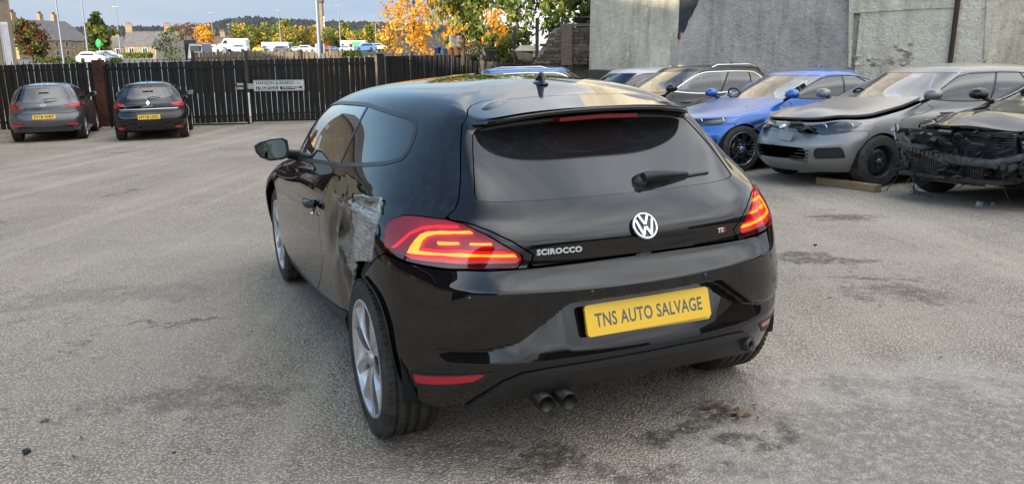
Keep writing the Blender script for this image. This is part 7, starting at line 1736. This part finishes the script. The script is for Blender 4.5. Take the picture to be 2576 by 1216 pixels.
def shelter(px0, px1, pt, pb, Z, label, green=False):
    A = at(px0, pb, Z); B = at(px1, pb, Z); L = (B-A).length; h = htop(px0, pt, pb, Z); t = thing('shelter', label, 'shelter', A)
    b = MB(); b.box((L/2, 0, h-.12), (L, 2.6, .24)); b.box((L/2, -1.31, h-.3), (L+.05, .05, .55)); b.build('roof', M_['sign_white'], t)
    if green: b = MB(); b.lathe([(h*.62, -.06), (h*.62, .06)], (L*.62, -1.38, h*.30), (0, 1, 0), 24); b.v = [p for p in b.v]; b.box((L*.70, -1.36, h*.62), (L*.5, .08, h*.42)); b.build('green_panel', M_['sign_green'], t)
    for k in range(5): b = MB(); b.box((L*k/4, -1.2, h/2), (.14, .14, h)); b.build('post', M_['sign_white'], t)
    b = MB(); b.box((L/2, 1.2, h/2), (L, .05, h*.9)); b.build('back_panel', M_['pale_pane'], t)
shelter(666, 731, 107, 130, 125, 'white trolley shelter in the car park'); shelter(862, 922, 103, 124, 150, 'white shelter with a green end panel in the far car park', True)
# dark lorry trailer with a green cab side by the sapling
A = at(410, 148, 60); t = thing('lorry_trailer', 'dark tarpaulined lorry trailer behind the sapling', 'trailer', A+Vector((1.1, 0, -.2)))
b = MB(); b.box((0, 0, .85), (2.2, 2.4, 1.45), taper=.96); b.build('tarpaulin', M_['tar'], t, .05); b = MB(); b.box((1.75, 0, .75), (1.3, 2.2, 1.15), taper=.8); cb = b.build('cab', PG, t, .08); b = MB(); b.box((1.75, -1.06, .95), (.7, .05, .4)); b.build('cab_window', M_['pane'], cb)
# ---------------------------------------------------------------- litter and small debris
rl = random.Random(21)
M_['dry_leaf'] = pieces('dry_leaf', (.10, .055, .025), (.26, .16, .06))
lb_ = MB()
def leafbit(x, y, s):
    z = gz(x, y)+.012; a = rl.uniform(0, 6.28); c = Vector((x, y, z)); e = Vector((math.cos(a), math.sin(a), rl.uniform(-.1, .25)))*s; f = Vector((-math.sin(a), math.cos(a), rl.uniform(-.2, .3)))*s*.45
    lb_.add([c-e, c+f, c+e, c-f], [(0, 1, 2, 3)])
for k in range(420):
    t = rl.random(); p = fpt(rl.uniform(20, 950)); leafbit(p.x+rl.uniform(-.2, .2), p.y-abs(rl.gauss(0, .35))-.1, rl.uniform(.02, .05))
for k in range(160): h = ground_hit(rl.uniform(0, 2500), rl.uniform(380, 1180)); leafbit(h.x, h.y, rl.uniform(.006, .016))
for cx_, cy_, n_, sp in ((1800, 1040, 46, .10), (1390, 1145, 34, .09), (1850, 1050, 20, .05), (2090, 655, 26, .22), (2290, 745, 22, .2), (15, 360, 60, .5), (2110, 500, 14, .25)):
    h = ground_hit(cx_, cy_)
    for k in range(n_): leafbit(h.x+rl.gauss(0, sp), h.y+rl.gauss(0, sp*.55), rl.uniform(.006, .018))
tag(lb_.build('leaf_litter', M_['dry_leaf']), 'dry brown leaf scraps strewn over the yard and along the fence foot', 'leaves', kind='stuff')
gr_ = MB()
for k in range(900):
    h = ground_hit(rl.uniform(-50, 2620), 330+850*rl.random()**1.6); s = rl.uniform(.003, .009); z = gz(h.x, h.y)
    gr_.add([(h.x-s, h.y, z), (h.x, h.y-s*.8, z), (h.x+s, h.y, z), (h.x, h.y+s*.8, z), (h.x, h.y, z+s)], [(0, 1, 4), (1, 2, 4), (2, 3, 4), (3, 0, 4)])
M_['grit'] = pieces('grit', (.16, .15, .13), (.5, .47, .42))
tag(gr_.build('loose_grit', M_['grit']), 'loose grit and chippings on the worn tarmac', 'grit', kind='stuff')
def lump(px, py, s, m, name, label, cat):
    h = ground_hit(px, py); b = MB()
    for k in range(3): b.box((rl.uniform(-.5, .5)*s, rl.uniform(-.5, .5)*s, s*.35), (s*rl.uniform(.6, 1.2), s*rl.uniform(.4, .8), s*.6), rl.uniform(0, 3), rl.uniform(-.4, .4))
    o = b.build(name, M_[m], None); o.location = (h.x, h.y, gz(h.x, h.y)); tag(o, label, cat)
lump(68, 1140, .022, 'satin', 'plastic_fragment', 'small black plastic lump on the tarmac at the lower left', 'debris')
lump(440, 1138, .008, 'satin', 'plastic_fragment', 'tiny black chip on the tarmac left of the front tyre foreground', 'debris')
lump(1845, 1045, .018, 'satin', 'plastic_fragment', 'black fragment beside the tarry crack below the number plate', 'debris')
lump(2050, 618, .02, 'satin', 'plastic_fragment', 'black fragment on the tarmac right of the rear bumper', 'debris')
h = ground_hit(113, 1060); b = MB(); b.lathe([(.010, 0), (.016, 0), (.016, .003), (.010, .003)], (0, 0, 0), (0, 0, 1), 20, True); o = b.build('washer', M_['brake'], None); o.location = h+Vector((0, 0, .006)); tag(o, 'rusty steel washer lying on the tarmac at the left', 'washer')
for px, py, s, lb in ((2462, 520, .045, 'pale broken lamp connector on the ground under the wrecked car'), (2496, 516, .025, 'small white clip on the ground by the broken connector')):
    h = ground_hit(px, py); t = thing('broken_connector', lb, 'debris', (h.x, h.y, gz(h.x, h.y))); b = MB(); b.box((0, 0, s*.6), (s*1.2, s*.8, s*1.1), .5, .2); b.build('housing', M_['sign_grey'], t); b = MB(); b.tube([(0, 0, s), (s, s*.4, s*1.6), (s*2.5, s*.5, s*.6)], .004, 5); b.build('lead', M_['satin'], t)
